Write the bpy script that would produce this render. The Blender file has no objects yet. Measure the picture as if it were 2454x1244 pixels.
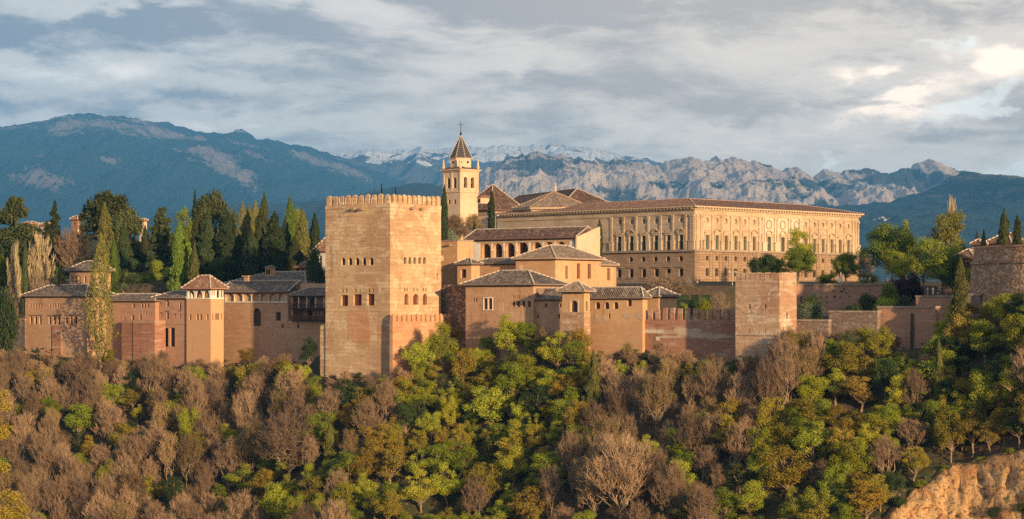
import bpy, math, random
import numpy as np
from mathutils import Vector, noise as mnoise

R_ = math.radians
scn = bpy.context.scene
col = scn.collection
# ------------------------------------------------------------------ camera
F = 4908.0; HX = 1227.0; HY = 720.0          # focal length and horizon of the photograph, in its own pixels
cd = bpy.data.cameras.new('camera'); cam = bpy.data.objects.new('camera', cd); col.objects.link(cam)
cam.location = (0, 0, 0); cam.rotation_euler = (R_(90), 0, 0)
cd.lens = 72; cd.sensor_width = 36; cd.shift_y = 0.0397
cd.clip_start = 0.5; cd.clip_end = 40000
scn.camera = cam
# ------------------------------------------------------------------ light
SUN_AZ, SUN_EL = 31.0, 9.0                    # degrees: right of straight behind the camera, above the horizon
S = Vector((math.sin(R_(SUN_AZ))*math.cos(R_(SUN_EL)), -math.cos(R_(SUN_AZ))*math.cos(R_(SUN_EL)), math.sin(R_(SUN_EL))))
ld = bpy.data.lights.new('sun', 'SUN'); sun = bpy.data.objects.new('sun', ld); col.objects.link(sun)
ld.energy = 5.0; ld.color = (1.0, 0.715, 0.395); ld.angle = R_(1.0)
sun.rotation_euler = (-S).to_track_quat('-Z', 'Y').to_euler()
vs = scn.view_settings
vs.view_transform = 'Standard'; vs.look = 'None'; vs.exposure = 0.48; vs.gamma = 1.0
scn.cycles.use_denoising = False
scn.cycles.max_bounces = 5; scn.cycles.diffuse_bounces = 2; scn.cycles.glossy_bounces = 1
scn.cycles.transmission_bounces = 3; scn.cycles.volume_bounces = 0; scn.cycles.transparent_max_bounces = 8

# ------------------------------------------------------------------ node helper
class NT:
    def __init__(s, tree): s.t = tree; s.n = tree.nodes; s.l = tree.links; s.n.clear()
    def node(s, typ, **kw):
        n = s.n.new(typ)
        for k, v in kw.items(): setattr(n, k, v)
        return n
    def put(s, sock, v):
        if isinstance(v, bpy.types.NodeSocket): s.l.new(v, sock)
        elif isinstance(v, (tuple, list)) and len(v) == 3 and sock.type == 'RGBA': sock.default_value = (*v, 1)
        else: sock.default_value = v
    def math(s, op, a, b=0.0, c=None, clamp=False):
        n = s.node('ShaderNodeMath', operation=op, use_clamp=clamp)
        s.put(n.inputs[0], a); s.put(n.inputs[1], b)
        if c is not None: s.put(n.inputs[2], c)
        return n.outputs[0]
    def mix(s, f, a, b, mode='MIX'):
        n = s.node('ShaderNodeMix', data_type='RGBA', blend_type=mode)
        s.put(n.inputs[0], f); s.put(n.inputs[6], a); s.put(n.inputs[7], b)
        return n.outputs[2]
    def ramp(s, v, lo, hi, a=0.0, b=1.0):
        n = s.node('ShaderNodeMapRange', interpolation_type='SMOOTHSTEP')
        s.put(n.inputs[0], v); n.inputs[1].default_value = lo; n.inputs[2].default_value = hi
        n.inputs[3].default_value = a; n.inputs[4].default_value = b
        return n.outputs[0]
    def vec(s, x, y, z):
        n = s.node('ShaderNodeCombineXYZ'); s.put(n.inputs[0], x); s.put(n.inputs[1], y); s.put(n.inputs[2], z)
        return n.outputs[0]
    def scale(s, v, sc):
        n = s.node('ShaderNodeMapping'); s.put(n.inputs[0], v); n.inputs[3].default_value = sc
        return n.outputs[0]
    def noise(s, v, scale, detail=4.0, rough=0.55, dist=0.0, lac=2.0):
        n = s.node('ShaderNodeTexNoise'); s.put(n.inputs['Vector'], v)
        n.inputs['Scale'].default_value = scale; n.inputs['Detail'].default_value = detail
        n.inputs['Roughness'].default_value = rough; n.inputs['Distortion'].default_value = dist
        n.inputs['Lacunarity'].default_value = lac
        return n.outputs[0]
    def pos(s): return s.node('ShaderNodeNewGeometry').outputs['Position']

# ------------------------------------------------------------------ sky: NISHITA air behind a broken layer of evening cloud
world = bpy.data.worlds.new('World'); scn.world = world; world.use_nodes = True
w = NT(world.node_tree)
sky = w.node('ShaderNodeTexSky', sky_type='NISHITA', sun_disc=False)
sky.sun_elevation = R_(SUN_EL); sky.sun_rotation = R_(180 - SUN_AZ)
dirn = w.node('ShaderNodeTexCoord').outputs['Generated']
sx = w.node('ShaderNodeSeparateXYZ'); w.put(sx.inputs[0], dirn)
AZ = w.math('ARCTAN2', sx.outputs[0], sx.outputs[1])       # azimuth from straight ahead
EL = w.math('ARCSINE', sx.outputs[2])                      # elevation
_e = w.vec(AZ, w.math('MULTIPLY', EL, 2.0), 3.3)
AZW = w.math('MULTIPLY_ADD', w.math('SUBTRACT', w.noise(_e, 26.0, 5.0, 0.6), 0.5), 0.085, AZ)   # ragged the way cloud edges are
ELW = w.math('MULTIPLY_ADD', w.math('SUBTRACT', w.noise(w.scale(_e, (1.0, 1.0, 2.7)), 30.0, 5.0, 0.6), 0.5), 0.030, EL)
def blob(px, py, rx, ry, tilt=0.0):                         # soft patch of sky at a bearing, in photograph pixels
    u0 = (px-HX)/F; v0 = (HY-py)/F
    du = w.math('SUBTRACT', AZW, u0); dv = w.math('SUBTRACT', ELW, v0)
    if tilt: dv = w.math('MULTIPLY_ADD', du, -tilt, dv)
    a = w.math('DIVIDE', du, rx/F); b = w.math('DIVIDE', dv, ry/F)
    d = w.math('ADD', w.math('MULTIPLY', a, a), w.math('MULTIPLY', b, b))
    return w.math('POWER', 2.718, w.math('MULTIPLY', d, -1.0))
warp = w.noise(w.vec(AZ, w.math('MULTIPLY', EL, 2.5), 7.7), 6.0, 3.0, 0.5)
EW = w.math('MULTIPLY_ADD', w.math('SUBTRACT', warp, 0.5), 0.05, EL)
n_big = w.noise(w.vec(AZ, w.math('MULTIPLY', EW, 4.6), 0.37), 8.0, 4.0, 0.5, 0.3)
n_band = w.noise(w.vec(AZ, w.math('MULTIPLY_ADD', EW, 5.5, w.math('MULTIPLY', AZ, 0.30)), 1.9), 8.0, 7.0, 0.58, 0.15)
n_fine = w.noise(w.vec(AZ, w.math('MULTIPLY', EW, 3.2), 4.2), 30.0, 6.0, 0.6, 0.4)
n_puff = w.noise(w.vec(AZ, w.math('MULTIPLY', EL, 3.0), 4.2), 20.0, 7.0, 0.6, 0.35)
light_ = w.math('ADD', w.math('MULTIPLY', n_big, 0.42), w.math('MULTIPLY', n_band, 0.58))
light_ = w.math('MULTIPLY_ADD', w.math('SUBTRACT', n_fine, 0.5), 0.24, light_)
light_ = w.math('MULTIPLY_ADD', w.math('SUBTRACT', n_puff, 0.5), 0.17, light_)
n_wisp = w.noise(w.vec(AZ, w.math('MULTIPLY', EW, 2.2), 2.2), 75.0, 5.0, 0.62, 0.3)
light_ = w.math('MULTIPLY_ADD', w.math('SUBTRACT', n_wisp, 0.5), 0.10, light_)
for (b, k) in ((blob(560, 45, 800, 42, -0.03), -0.17), (blob(60, 82, 300, 30), -0.13), (blob(120, 165, 420, 45), 0.12), (blob(1240, 200, 60, 60, 0.6), 0.10),
               (blob(330, 235, 500, 20), -0.07), (blob(760, 125, 420, 30), -0.08), (blob(300, 305, 700, 30), 0.10), (blob(1500, 10, 700, 40), -0.10), (blob(950, 85, 300, 30, 0.1), 0.05),
               (blob(1450, 195, 300, 32), -0.09), (blob(1280, 340, 700, 40), 0.07), (blob(2330, 40, 260, 50), -0.13), (blob(2280, 325, 220, 26), -0.20), (blob(2130, 160, 180, 26), -0.12), (blob(1700, 60, 260, 40), -0.05),
               (blob(2120, 262, 150, 44), 0.36), (blob(2180, 220, 100, 40), 0.16), (blob(1950, 335, 420, 50), 0.08), (blob(2400, 180, 120, 40), 0.30), (blob(2330, 150, 80, 26), 0.12)):
    light_ = w.math('MULTIPLY_ADD', b, w.math('MULTIPLY', k, w.ramp(n_puff, 0.36, 0.58, 0.05, 1.5)), light_)
side = w.ramp(AZ, -0.26, 0.14)                             # cool on the left, warm on the right, as the evening sun reaches in
dark = w.mix(side, (0.185, 0.20, 0.245), (0.42, 0.34, 0.285))
mid_ = w.mix(side, (0.475, 0.455, 0.445), (0.71, 0.585, 0.475))
bright = w.mix(side, (0.82, 0.745, 0.69), (1.25, 0.98, 0.75))
c1 = w.mix(w.ramp(light_, 0.34, 0.57), dark, mid_)
cl = w.mix(w.ramp(light_, 0.55, 0.92), c1, bright)
gaps = w.math('ADD', blob(2350, 258, 170, 30, 0.25), w.math('ADD', blob(2440, 400, 120, 40), w.math('ADD', w.math('MULTIPLY', blob(1930, 388, 70, 20), 0.9), w.math('MULTIPLY', blob(2270, 112, 90, 22, 0.2), 0.8))))
gapm = w.ramp(w.math('MULTIPLY_ADD', gaps, 0.50, w.math('MULTIPLY', n_puff, 0.95)), 0.66, 0.98)
cl = w.mix(w.math('MULTIPLY', gapm, 0.6), cl, (0.98, 0.98, 0.89))
low = w.ramp(EL, 0.0, 0.085, 0.72, 0.0)
cl = w.mix(low, cl, w.mix(side, (0.98, 0.87, 0.76), (1.05, 0.82, 0.61)))
up = w.ramp(EL, 0.15, 0.40)                                 # overhead the layer is an even blue-grey
cl = w.mix(up, cl, (0.27, 0.31, 0.38))
bgc = w.node('ShaderNodeBackground'); w.put(bgc.inputs[0], cl); bgc.inputs[1].default_value = 1.25
bgs = w.node('ShaderNodeBackground'); w.put(bgs.inputs[0], sky.outputs[0]); bgs.inputs[1].default_value = 0.1
mx = w.node('ShaderNodeMixShader'); w.put(mx.inputs[0], 0.90)
w.l.new(bgs.outputs[0], mx.inputs[1]); w.l.new(bgc.outputs[0], mx.inputs[2])
wo = w.node('ShaderNodeOutputWorld'); w.l.new(mx.outputs[0], wo.inputs[0])

# ------------------------------------------------------------------ objects
WORLD0 = {}                                                 # world origin of each root, so parts can be written in world metres
def at(px, py, Y): return Vector(((px-HX)/F*Y, Y, (HY-py)/F*Y))
def tag(o, label=None, cat=None, group=None, kind=None):
    if label: o['label'] = label
    if cat: o['category'] = cat
    if group: o['group'] = group
    if kind: o['kind'] = kind
    return o
def thing(name, loc, label, cat, group=None):
    o = bpy.data.objects.new(name, None); col.objects.link(o); o.location = loc; o.empty_display_size = 1
    WORLD0[o] = Vector(loc)
    return tag(o, label, cat, group)
class MB:
    def __init__(s): s.v = []; s.f = []; s.uv = []
    def face(s, pts, uv=None):
        i = len(s.v); s.v.extend([tuple(p) for p in pts]); s.f.append(tuple(range(i, i+len(pts))))
        s.uv.append(uv if uv else [(0, 0)]*len(pts))
    def box(s, fr, a0, a1, b0, b1, z0, z1, top=True, bottom=True):
        P = fr.P
        c = [P(a, b, z) for z in (z0, z1) for (a, b) in ((a0, b0), (a1, b0), (a1, b1), (a0, b1))]
        s.hexa(c, top, bottom)
    def hexa(s, c, top=True, bottom=True):
        q = [(0, 1, 5, 4), (1, 2, 6, 5), (2, 3, 7, 6), (3, 0, 4, 7)]
        if top: q.append((4, 5, 6, 7))
        if bottom: q.append((3, 2, 1, 0))
        for f in q: s.face([c[i] for i in f[::-1]])
    def tube(s, p0, p1, r0, r1, n=6, cap=True):
        p0 = Vector(p0); p1 = Vector(p1); d = (p1-p0)
        if d.length < 1e-6: return
        d.normalize(); x = d.orthogonal().normalized(); y = d.cross(x)
        A = [p0+(x*math.cos(2*math.pi*k/n)+y*math.sin(2*math.pi*k/n))*r0 for k in range(n)]
        B = [p1+(x*math.cos(2*math.pi*k/n)+y*math.sin(2*math.pi*k/n))*r1 for k in range(n)]
        for k in range(n): s.face([A[k], A[(k+1) % n], B[(k+1) % n], B[k]])
        if cap: s.face(B); s.face(A[::-1])
    def lathe(s, c, prof, n=12):
        rings = [[Vector(c)+Vector((r*math.cos(2*math.pi*k/n), r*math.sin(2*math.pi*k/n), z)) for k in range(n)] for (r, z) in prof]
        for A, B in zip(rings, rings[1:]):
            for k in range(n): s.face([A[k], A[(k+1) % n], B[(k+1) % n], B[k]])
        s.face(rings[-1]); s.face(rings[0][::-1])
    def build(s, name, mat, parent=None, smooth=False, loc=None):
        org = WORLD0[parent] if parent is not None else Vector(loc or (0, 0, 0))
        me = bpy.data.meshes.new(name)
        va = np.array(s.v, dtype=np.float64)-np.array(org) if s.v else np.zeros((0, 3))
        me.from_pydata(va.tolist(), [], s.f)
        ul = me.uv_layers.new(name='UVMap')
        flat = [c for u in s.uv for p in u for c in p]
        ul.data.foreach_set('uv', flat)
        me.materials.append(mat)
        if smooth: me.polygons.foreach_set('use_smooth', [True]*len(me.polygons))
        me.update()
        o = bpy.data.objects.new(name, me); col.objects.link(o)
        if parent is not None: o.parent = parent; WORLD0[o] = org
        else: o.location = org; WORLD0[o] = org
        return o
class Fr:
    """frame at a building's nearest corner: a runs along the face seen on the left, b along the face seen on the right"""
    def __init__(s, x, y, alpha=38.0):
        al = R_(alpha); s.x = x; s.y = y
        s.u = (-math.cos(al), math.sin(al)); s.w = (math.sin(al), math.cos(al))
    @classmethod
    def px(cls, px, Y, alpha=38.0): return cls((px-HX)/F*Y, Y, alpha)
    def P(s, a, b, z): return Vector((s.x+a*s.u[0]+b*s.w[0], s.y+a*s.u[1]+b*s.w[1], z))
    def a(s, px, b=0.0):
        k = (px-HX)/F; X = s.x+b*s.w[0]; Y = s.y+b*s.w[1]
        return (k*Y-X)/(s.u[0]-k*s.u[1])
    def b(s, px, a=0.0):
        k = (px-HX)/F; X = s.x+a*s.u[0]; Y = s.y+a*s.u[1]
        return (k*Y-X)/(s.w[0]-k*s.w[1])
    def z(s, py, a=0.0, b=0.0): return (HY-py)/F*(s.y+a*s.u[1]+b*s.w[1])
    def sub(s, a, b):
        o = Fr.__new__(Fr); p = s.P(a, b, 0); o.x = p.x; o.y = p.y; o.u = s.u; o.w = s.w
        return o

# ------------------------------------------------------------------ materials
MATS = {}
def principled(name, rough=0.9, spec=0.2):
    m = bpy.data.materials.new(name); m.use_nodes = True
    t = NT(m.node_tree)
    b = t.node('ShaderNodeBsdfPrincipled'); b.inputs['Roughness'].default_value = rough
    b.inputs['Specular IOR Level'].default_value = spec
    o = t.node('ShaderNodeOutputMaterial'); t.l.new(b.outputs[0], o.inputs[0])
    return m, t, b, o
def bump(t, b, h, strength, dist=0.2):
    n = t.node('ShaderNodeBump'); n.inputs['Strength'].default_value = strength; n.inputs['Distance'].default_value = dist
    t.put(n.inputs['Height'], h); t.l.new(n.outputs[0], b.inputs['Normal'])
def wall_mat(name, base, alt, pale, dark, band=0.5, patch=0.5, course=0.9, rubble=0.0, bumpk=0.6, seed=0.0):
    m, t, b, o = principled(name, 0.92, 0.1)
    p = t.pos()
    if seed:
        mp = t.node('ShaderNodeMapping'); t.put(mp.inputs[0], p); mp.inputs[1].default_value = (seed*13.1, seed*7.7, seed*5.3); p = mp.outputs[0]
    n1 = t.noise(p, 0.11, 5.0, 0.62, 0.3)
    n2 = t.noise(t.scale(p, (0.35, 0.35, 2.2)), 0.55, 5.0, 0.65, 0.2)
    n3 = t.noise(p, 1.4, 4.0, 0.7)
    n4 = t.noise(t.scale(p, (1.0, 1.0, 0.22)), 0.5, 3.0, 0.6)
    c = t.mix(t.ramp(n1, 0.40, 0.58), base, alt)
    c = t.mix(t.math('MULTIPLY', t.ramp(n2, 0.48, 0.70), band), c, pale)
    nb = t.noise(p, 0.21, 7.0, 0.68, 0.5)
    nc = t.noise(t.scale(p, (1.0, 1.0, 1.6)), 0.33, 7.0, 0.70, 0.7)
    c = t.mix(t.math('MULTIPLY', t.ramp(nb, 0.54, 0.60), patch), c, pale)
    c = t.mix(t.math('MULTIPLY', t.ramp(nc, 0.44, 0.34), 0.30+0.35*band), c, t.mix(0.35, alt, dark))
    c = t.mix(t.math('MULTIPLY', t.ramp(n2, 0.40, 0.27), 0.55*band+0.1), c, dark)
    c = t.mix(t.math('MULTIPLY', t.ramp(n4, 0.58, 0.74), 0.50), c, dark)
    c = t.mix(t.math('MULTIPLY', t.ramp(n3, 0.35, 0.70), 0.42), c, t.mix(0.5, c, dark))
    h = t.math('ADD', t.math('MULTIPLY', n3, 0.5), t.math('MULTIPLY', n2, 0.9))
    if course:                                              # lifts of rammed earth / courses of brick
        sep = t.node('ShaderNodeSeparateXYZ'); t.put(sep.inputs[0], p)
        zz = t.math('MULTIPLY_ADD', n3, 0.10, sep.outputs[2])
        f = t.math('FRACT', t.math('DIVIDE', zz, course))
        line = t.math('MULTIPLY', t.ramp(f, 0.0, 0.2, 1.0, 0.0), t.ramp(nb, 0.40, 0.62, 0.0, 0.55))
        c = t.mix(line, c, t.mix(0.5, c, dark)); h = t.math('MULTIPLY_ADD', line, -0.4, h)
    if rubble:
        v = t.node('ShaderNodeTexVoronoi'); t.put(v.inputs['Vector'], t.scale(p, (1, 1, 1.5))); v.inputs['Scale'].default_value = 1.5
        c = t.mix(t.math('MULTIPLY', t.ramp(v.outputs['Distance'], 0.18, 0.55, 0.0, 1.0), rubble), c, dark)
        cc = t.node('ShaderNodeSeparateColor'); t.put(cc.inputs[0], v.outputs['Color'])
        c = t.mix(t.math('MULTIPLY', t.ramp(cc.outputs[0], 0.72, 0.85), rubble), c, pale)
        h = t.math('MULTIPLY_ADD', v.outputs['Distance'], -1.2*rubble, h)
    t.put(b.inputs['Base Color'], c)
    bump(t, b, h, bumpk, 0.22)
    MATS[name] = m; return m
def roof_mat(name, c0, c1, c2):
    m, t, b, o = principled(name, 0.9, 0.1)
    uvn = t.node('ShaderNodeUVMap').outputs[0]; p = t.pos()
    sep = t.node('ShaderNodeSeparateXYZ'); t.put(sep.inputs[0], uvn)
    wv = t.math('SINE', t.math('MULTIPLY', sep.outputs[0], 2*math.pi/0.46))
    row = t.math('FRACT', t.math('DIVIDE', sep.outputs[1], 0.62))
    vo = t.node('ShaderNodeTexVoronoi'); t.put(vo.inputs['Vector'], t.scale(uvn, (2.2, 1.5, 1))); vo.inputs['Scale'].default_value = 1.0
    cs = t.node('ShaderNodeSeparateColor'); t.put(cs.inputs[0], vo.outputs['Color'])
    big = t.noise(p, 0.30, 4.0, 0.65)
    c = t.mix(t.ramp(cs.outputs[0], 0.1, 0.9), c0, c1)
    c = t.mix(t.math('MULTIPLY', t.ramp(cs.outputs[1], 0.62, 0.9), 0.8), c, c2)
    c = t.mix(t.math('MULTIPLY', t.ramp(big, 0.42, 0.72), 0.55), c, t.mix(0.5, c0, c1))
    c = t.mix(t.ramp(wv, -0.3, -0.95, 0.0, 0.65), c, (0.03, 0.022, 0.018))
    t.put(b.inputs['Base Color'], c)
    bump(t, b, t.math('ADD', wv, t.math('MULTIPLY', t.math('ADD', row, t.math('MULTIPLY', cs.outputs[2], 1.2)), 0.6)), 0.9, 0.12)
    MATS[name] = m; return m
def flat_mat(name, c, c2=None, scale=1.2, rough=0.85, spec=0.2, metallic=0.0):
    m, t, b, o = principled(name, rough, spec)
    b.inputs['Metallic'].default_value = metallic
    n = t.noise(t.pos(), scale, 4.0, 0.65)
    t.put(b.inputs['Base Color'], t.mix(t.ramp(n, 0.3, 0.7), c, c2 or tuple(x*0.72 for x in c)))
    MATS[name] = m; return m
def leaf_mat(name, c0, c1, c2=None, trans=0.35, scale=0.9):
    m, t, b, o = principled(name, 0.75, 0.15)
    oi = t.node('ShaderNodeObjectInfo')
    tc = t.node('ShaderNodeTexCoord').outputs['Object']
    n = t.noise(tc, scale, 3.0, 0.6)
    geo = t.node('ShaderNodeNewGeometry')
    f = t.math('ADD', t.math('MULTIPLY', geo.outputs['Random Per Island'], 0.45), t.math('MULTIPLY', n, 0.75))
    c = t.mix(t.ramp(f, 0.25, 0.85), c0, c1)
    if c2: c = t.mix(t.ramp(oi.outputs['Random'], 0.35, 1.0, 0.0, 0.85), c, c2)
    hs = t.node('ShaderNodeHueSaturation'); t.put(hs.inputs['Color'], c)
    t.put(hs.inputs['Value'], t.ramp(t.math('FRACT', t.math('MULTIPLY', oi.outputs['Random'], 7.31)), 0.0, 1.0, 0.75, 1.25))
    c = hs.outputs[0]
    t.put(b.inputs['Base Color'], c)
    tr = t.node('ShaderNodeBsdfTranslucent'); t.put(tr.inputs[0], c)
    mxs = t.node('ShaderNodeMixShader'); mxs.inputs[0].default_value = trans
    t.l.new(b.outputs[0], mxs.inputs[1]); t.l.new(tr.outputs[0], mxs.inputs[2]); t.l.new(mxs.outputs[0], o.inputs[0])
    MATS[name] = m; return m

wall_mat('tower_stone', (0.54, 0.345, 0.19), (0.43, 0.26, 0.145), (0.66, 0.49, 0.31), (0.20, 0.135, 0.09), band=0.8, patch=0.7, course=0.85, bumpk=0.8)
wall_mat('tower_red', (0.52, 0.28, 0.15), (0.46, 0.225, 0.12), (0.60, 0.39, 0.23), (0.24, 0.12, 0.075), band=0.7, patch=0.35, course=0.85)
wall_mat('ochre_plaster', (0.56, 0.335, 0.175), (0.50, 0.285, 0.15), (0.62, 0.42, 0.24), (0.28, 0.16, 0.09), band=0.4, patch=0.3, course=0, bumpk=0.25, seed=1)
wall_mat('smooth_plaster', (0.60, 0.335, 0.18), (0.56, 0.31, 0.165), (0.60, 0.35, 0.20), (0.38, 0.20, 0.11), band=0.15, patch=0.0, course=0, bumpk=0.15, seed=2)
wall_mat('brick_wall', (0.50, 0.295, 0.17), (0.44, 0.25, 0.145), (0.58, 0.40, 0.26), (0.22, 0.13, 0.08), band=0.5, patch=0.15, course=0.42, bumpk=0.5, seed=3)
wall_mat('pink_brick', (0.44, 0.24, 0.15), (0.40, 0.22, 0.14), (0.54, 0.36, 0.25), (0.20, 0.11, 0.075), band=0.45, patch=0.15, course=0.5, bumpk=0.5, seed=4)
wall_mat('weathered_wall', (0.47, 0.30, 0.185), (0.40, 0.22, 0.13), (0.64, 0.52, 0.39), (0.17, 0.12, 0.085), band=0.7, patch=0.75, course=0.85, bumpk=1.0, seed=5)
wall_mat('red_earth_wall', (0.40, 0.20, 0.12), (0.35, 0.165, 0.095), (0.56, 0.43, 0.32), (0.18, 0.095, 0.065), band=0.55, patch=0.45, course=0.85, bumpk=0.7, seed=6)
wall_mat('rubble_wall', (0.33, 0.20, 0.13), (0.26, 0.155, 0.105), (0.46, 0.32, 0.22), (0.09, 0.06, 0.045), band=0.35, patch=0.2, course=0, rubble=0.7, bumpk=1.0, seed=7)
wall_mat('grey_wall', (0.30, 0.21, 0.155), (0.24, 0.165, 0.125), (0.40, 0.31, 0.25), (0.10, 0.075, 0.06), band=0.5, patch=0.2, course=0, rubble=0.35, bumpk=0.8, seed=8)
wall_mat('bastion_stone', (0.50, 0.30, 0.17), (0.44, 0.23, 0.12), (0.60, 0.43, 0.27), (0.14, 0.09, 0.06), band=0.4, patch=0.25, course=0, rubble=0.6, bumpk=1.0, seed=9)
wall_mat('palace_stone', (0.51, 0.375, 0.245), (0.42, 0.295, 0.185), (0.60, 0.465, 0.325), (0.23, 0.155, 0.10), band=0.8, patch=0.35, course=0.7, bumpk=0.3, seed=10)
wall_mat('palace_ashlar', (0.36, 0.235, 0.145), (0.30, 0.19, 0.115), (0.44, 0.30, 0.195), (0.13, 0.08, 0.052), band=0.6, patch=0.2, course=0.75, bumpk=0.9, seed=11)  # lower storey stone kept darker brown, part of its shade put into the colour
wall_mat('church_stone', (0.64, 0.46, 0.31), (0.58, 0.40, 0.26), (0.68, 0.52, 0.37), (0.34, 0.23, 0.15), band=0.25, patch=0.05, course=0, bumpk=0.2, seed=12)
wall_mat('church_brick', (0.42, 0.32, 0.24), (0.37, 0.27, 0.20), (0.55, 0.45, 0.36), (0.20, 0.14, 0.10), band=0.4, patch=0.2, course=0.8, bumpk=0.4, seed=13)
wall_mat('retaining_red', (0.36, 0.165, 0.105), (0.31, 0.14, 0.09), (0.50, 0.32, 0.23), (0.15, 0.075, 0.055), band=0.75, patch=0.1, course=1.1, bumpk=0.8, seed=14)
wall_mat('lime_render', (0.50, 0.36, 0.25), (0.42, 0.27, 0.18), (0.60, 0.48, 0.36), (0.36, 0.22, 0.14), band=0.6, patch=0.3, course=0, bumpk=0.4, seed=16)
wall_mat('white_plaster', (0.78, 0.70, 0.60), (0.72, 0.62, 0.52), (0.82, 0.77, 0.68), (0.45, 0.36, 0.28), band=0.2, patch=0.1, course=0, bumpk=0.15, seed=15)
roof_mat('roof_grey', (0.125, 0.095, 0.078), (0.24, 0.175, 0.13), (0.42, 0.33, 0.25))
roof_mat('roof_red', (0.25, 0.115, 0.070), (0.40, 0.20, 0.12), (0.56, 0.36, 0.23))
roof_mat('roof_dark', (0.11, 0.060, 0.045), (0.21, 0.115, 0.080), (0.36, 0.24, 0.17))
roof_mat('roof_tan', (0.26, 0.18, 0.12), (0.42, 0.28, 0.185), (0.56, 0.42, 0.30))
flat_mat('mortar', (0.60, 0.50, 0.40), (0.38, 0.29, 0.21), 2.0)
flat_mat('eave_wood', (0.075, 0.042, 0.028), (0.05, 0.03, 0.02))
flat_mat('dark_wood', (0.060, 0.034, 0.024), (0.035, 0.02, 0.015), 2.0)
flat_mat('brown_wood', (0.13, 0.072, 0.045), (0.085, 0.045, 0.03), 2.0)
flat_mat('lattice_wood', (0.20, 0.062, 0.034), (0.11, 0.04, 0.025), 5.0)
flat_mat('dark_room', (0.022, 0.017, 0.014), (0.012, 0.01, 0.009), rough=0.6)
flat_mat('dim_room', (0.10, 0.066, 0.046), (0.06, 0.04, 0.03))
flat_mat('window_glass', (0.04, 0.045, 0.05), (0.02, 0.022, 0.025), rough=0.15, spec=0.5)
flat_mat('grey_glass', (0.20, 0.21, 0.21), (0.12, 0.13, 0.13), rough=0.25, spec=0.5)
flat_mat('green_shutter', (0.060, 0.085, 0.058), (0.04, 0.06, 0.042))
flat_mat('white_blind', (0.80, 0.76, 0.68), (0.72, 0.68, 0.60))
flat_mat('tan_screen', (0.50, 0.38, 0.23), (0.42, 0.31, 0.185), 0.4)
flat_mat('pale_stone', (0.62, 0.50, 0.36), (0.52, 0.40, 0.28))
flat_mat('trim_stone', (0.54, 0.40, 0.26), (0.43, 0.30, 0.19), 1.6)
flat_mat('weathered_trim', (0.36, 0.27, 0.19), (0.22, 0.16, 0.115), 1.2)
flat_mat('capstone', (0.36, 0.28, 0.21), (0.20, 0.155, 0.12), 1.0)
flat_mat('slate', (0.085, 0.072, 0.062), (0.055, 0.046, 0.04), 2.5, rough=0.55)
flat_mat('iron', (0.05, 0.045, 0.042), None, rough=0.5, metallic=0.6)
flat_mat('bronze', (0.10, 0.07, 0.035), None, rough=0.45, metallic=0.8)
flat_mat('lamp_grey', (0.42, 0.40, 0.37), None, rough=0.5)
flat_mat('cream_canvas', (0.78, 0.70, 0.57), (0.70, 0.62, 0.5))
# ------------------------------------------------------------------ noise on arrays
_rg = np.random.default_rng(11)
_perm = np.tile(_rg.permutation(256), 3); _ang = _rg.random(256)*2*np.pi
_gx = np.cos(_ang); _gy = np.sin(_ang)
def perlin(x, y):
    x = np.asarray(x, float); y = np.asarray(y, float)
    xi = np.floor(x).astype(int); yi = np.floor(y).astype(int); xf = x-xi; yf = y-yi; xi &= 255; yi &= 255
    def g(i, j, dx, dy):
        h = _perm[_perm[i]+j]; return _gx[h]*dx+_gy[h]*dy
    u = xf*xf*xf*(xf*(xf*6-15)+10); v = yf*yf*yf*(yf*(yf*6-15)+10)
    a = g(xi, yi, xf, yf); b = g(xi+1, yi, xf-1, yf); c = g(xi, yi+1, xf, yf-1); d = g(xi+1, yi+1, xf-1, yf-1)
    return (a*(1-u)+b*u)*(1-v)+(c*(1-u)+d*u)*v
def fbm(x, y, octv=5, gain=0.5, lac=2.03, ridged=False):
    s = 0; a = 1.0
    for k in range(octv):
        n = perlin(x*lac**k+17.3*k, y*lac**k+5.1*k)
        s = s+a*((1-2*np.abs(n)) if ridged else n); a *= gain
    return s
def sstep(t): t = np.clip(t, 0, 1); return t*t*(3-2*t)

# ------------------------------------------------------------------ ground
WL = [(-700, 560, 880), (-300, 540, 872), (0, 520, 855), (60, 511, 852), (260, 503, 864), (440, 496, 880), (500, 487, 886), (560, 494, 872), (690, 481, 868),
      (770, 459, 905), (935, 446, 918), (1060, 449, 892), (1150, 450, 868), (1278, 440, 852), (1400, 427, 870), (1560, 422, 850), (1762, 407, 870), (1868, 398, 888),
      (1910, 400, 868), (2100, 395, 845), (2230, 391, 832), (2345, 383, 800), (2454, 374, 775), (2800, 360, 760), (3400, 345, 760)]
WX = np.array([(p-HX)/F*Y for p, Y, q in WL]); WY = np.array([Y for p, Y, q in WL], float); WZ = np.array([(HY-q)/F*Y for p, Y, q in WL])
CL = [(2080, 1275), (2115, 1252), (2160, 1215), (2190, 1180), (2230, 1160), (2255, 1132), (2335, 1112), (2400, 1098), (2454, 1082), (2600, 1045), (2900, 1010)]
CLX = CLY = None
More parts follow.
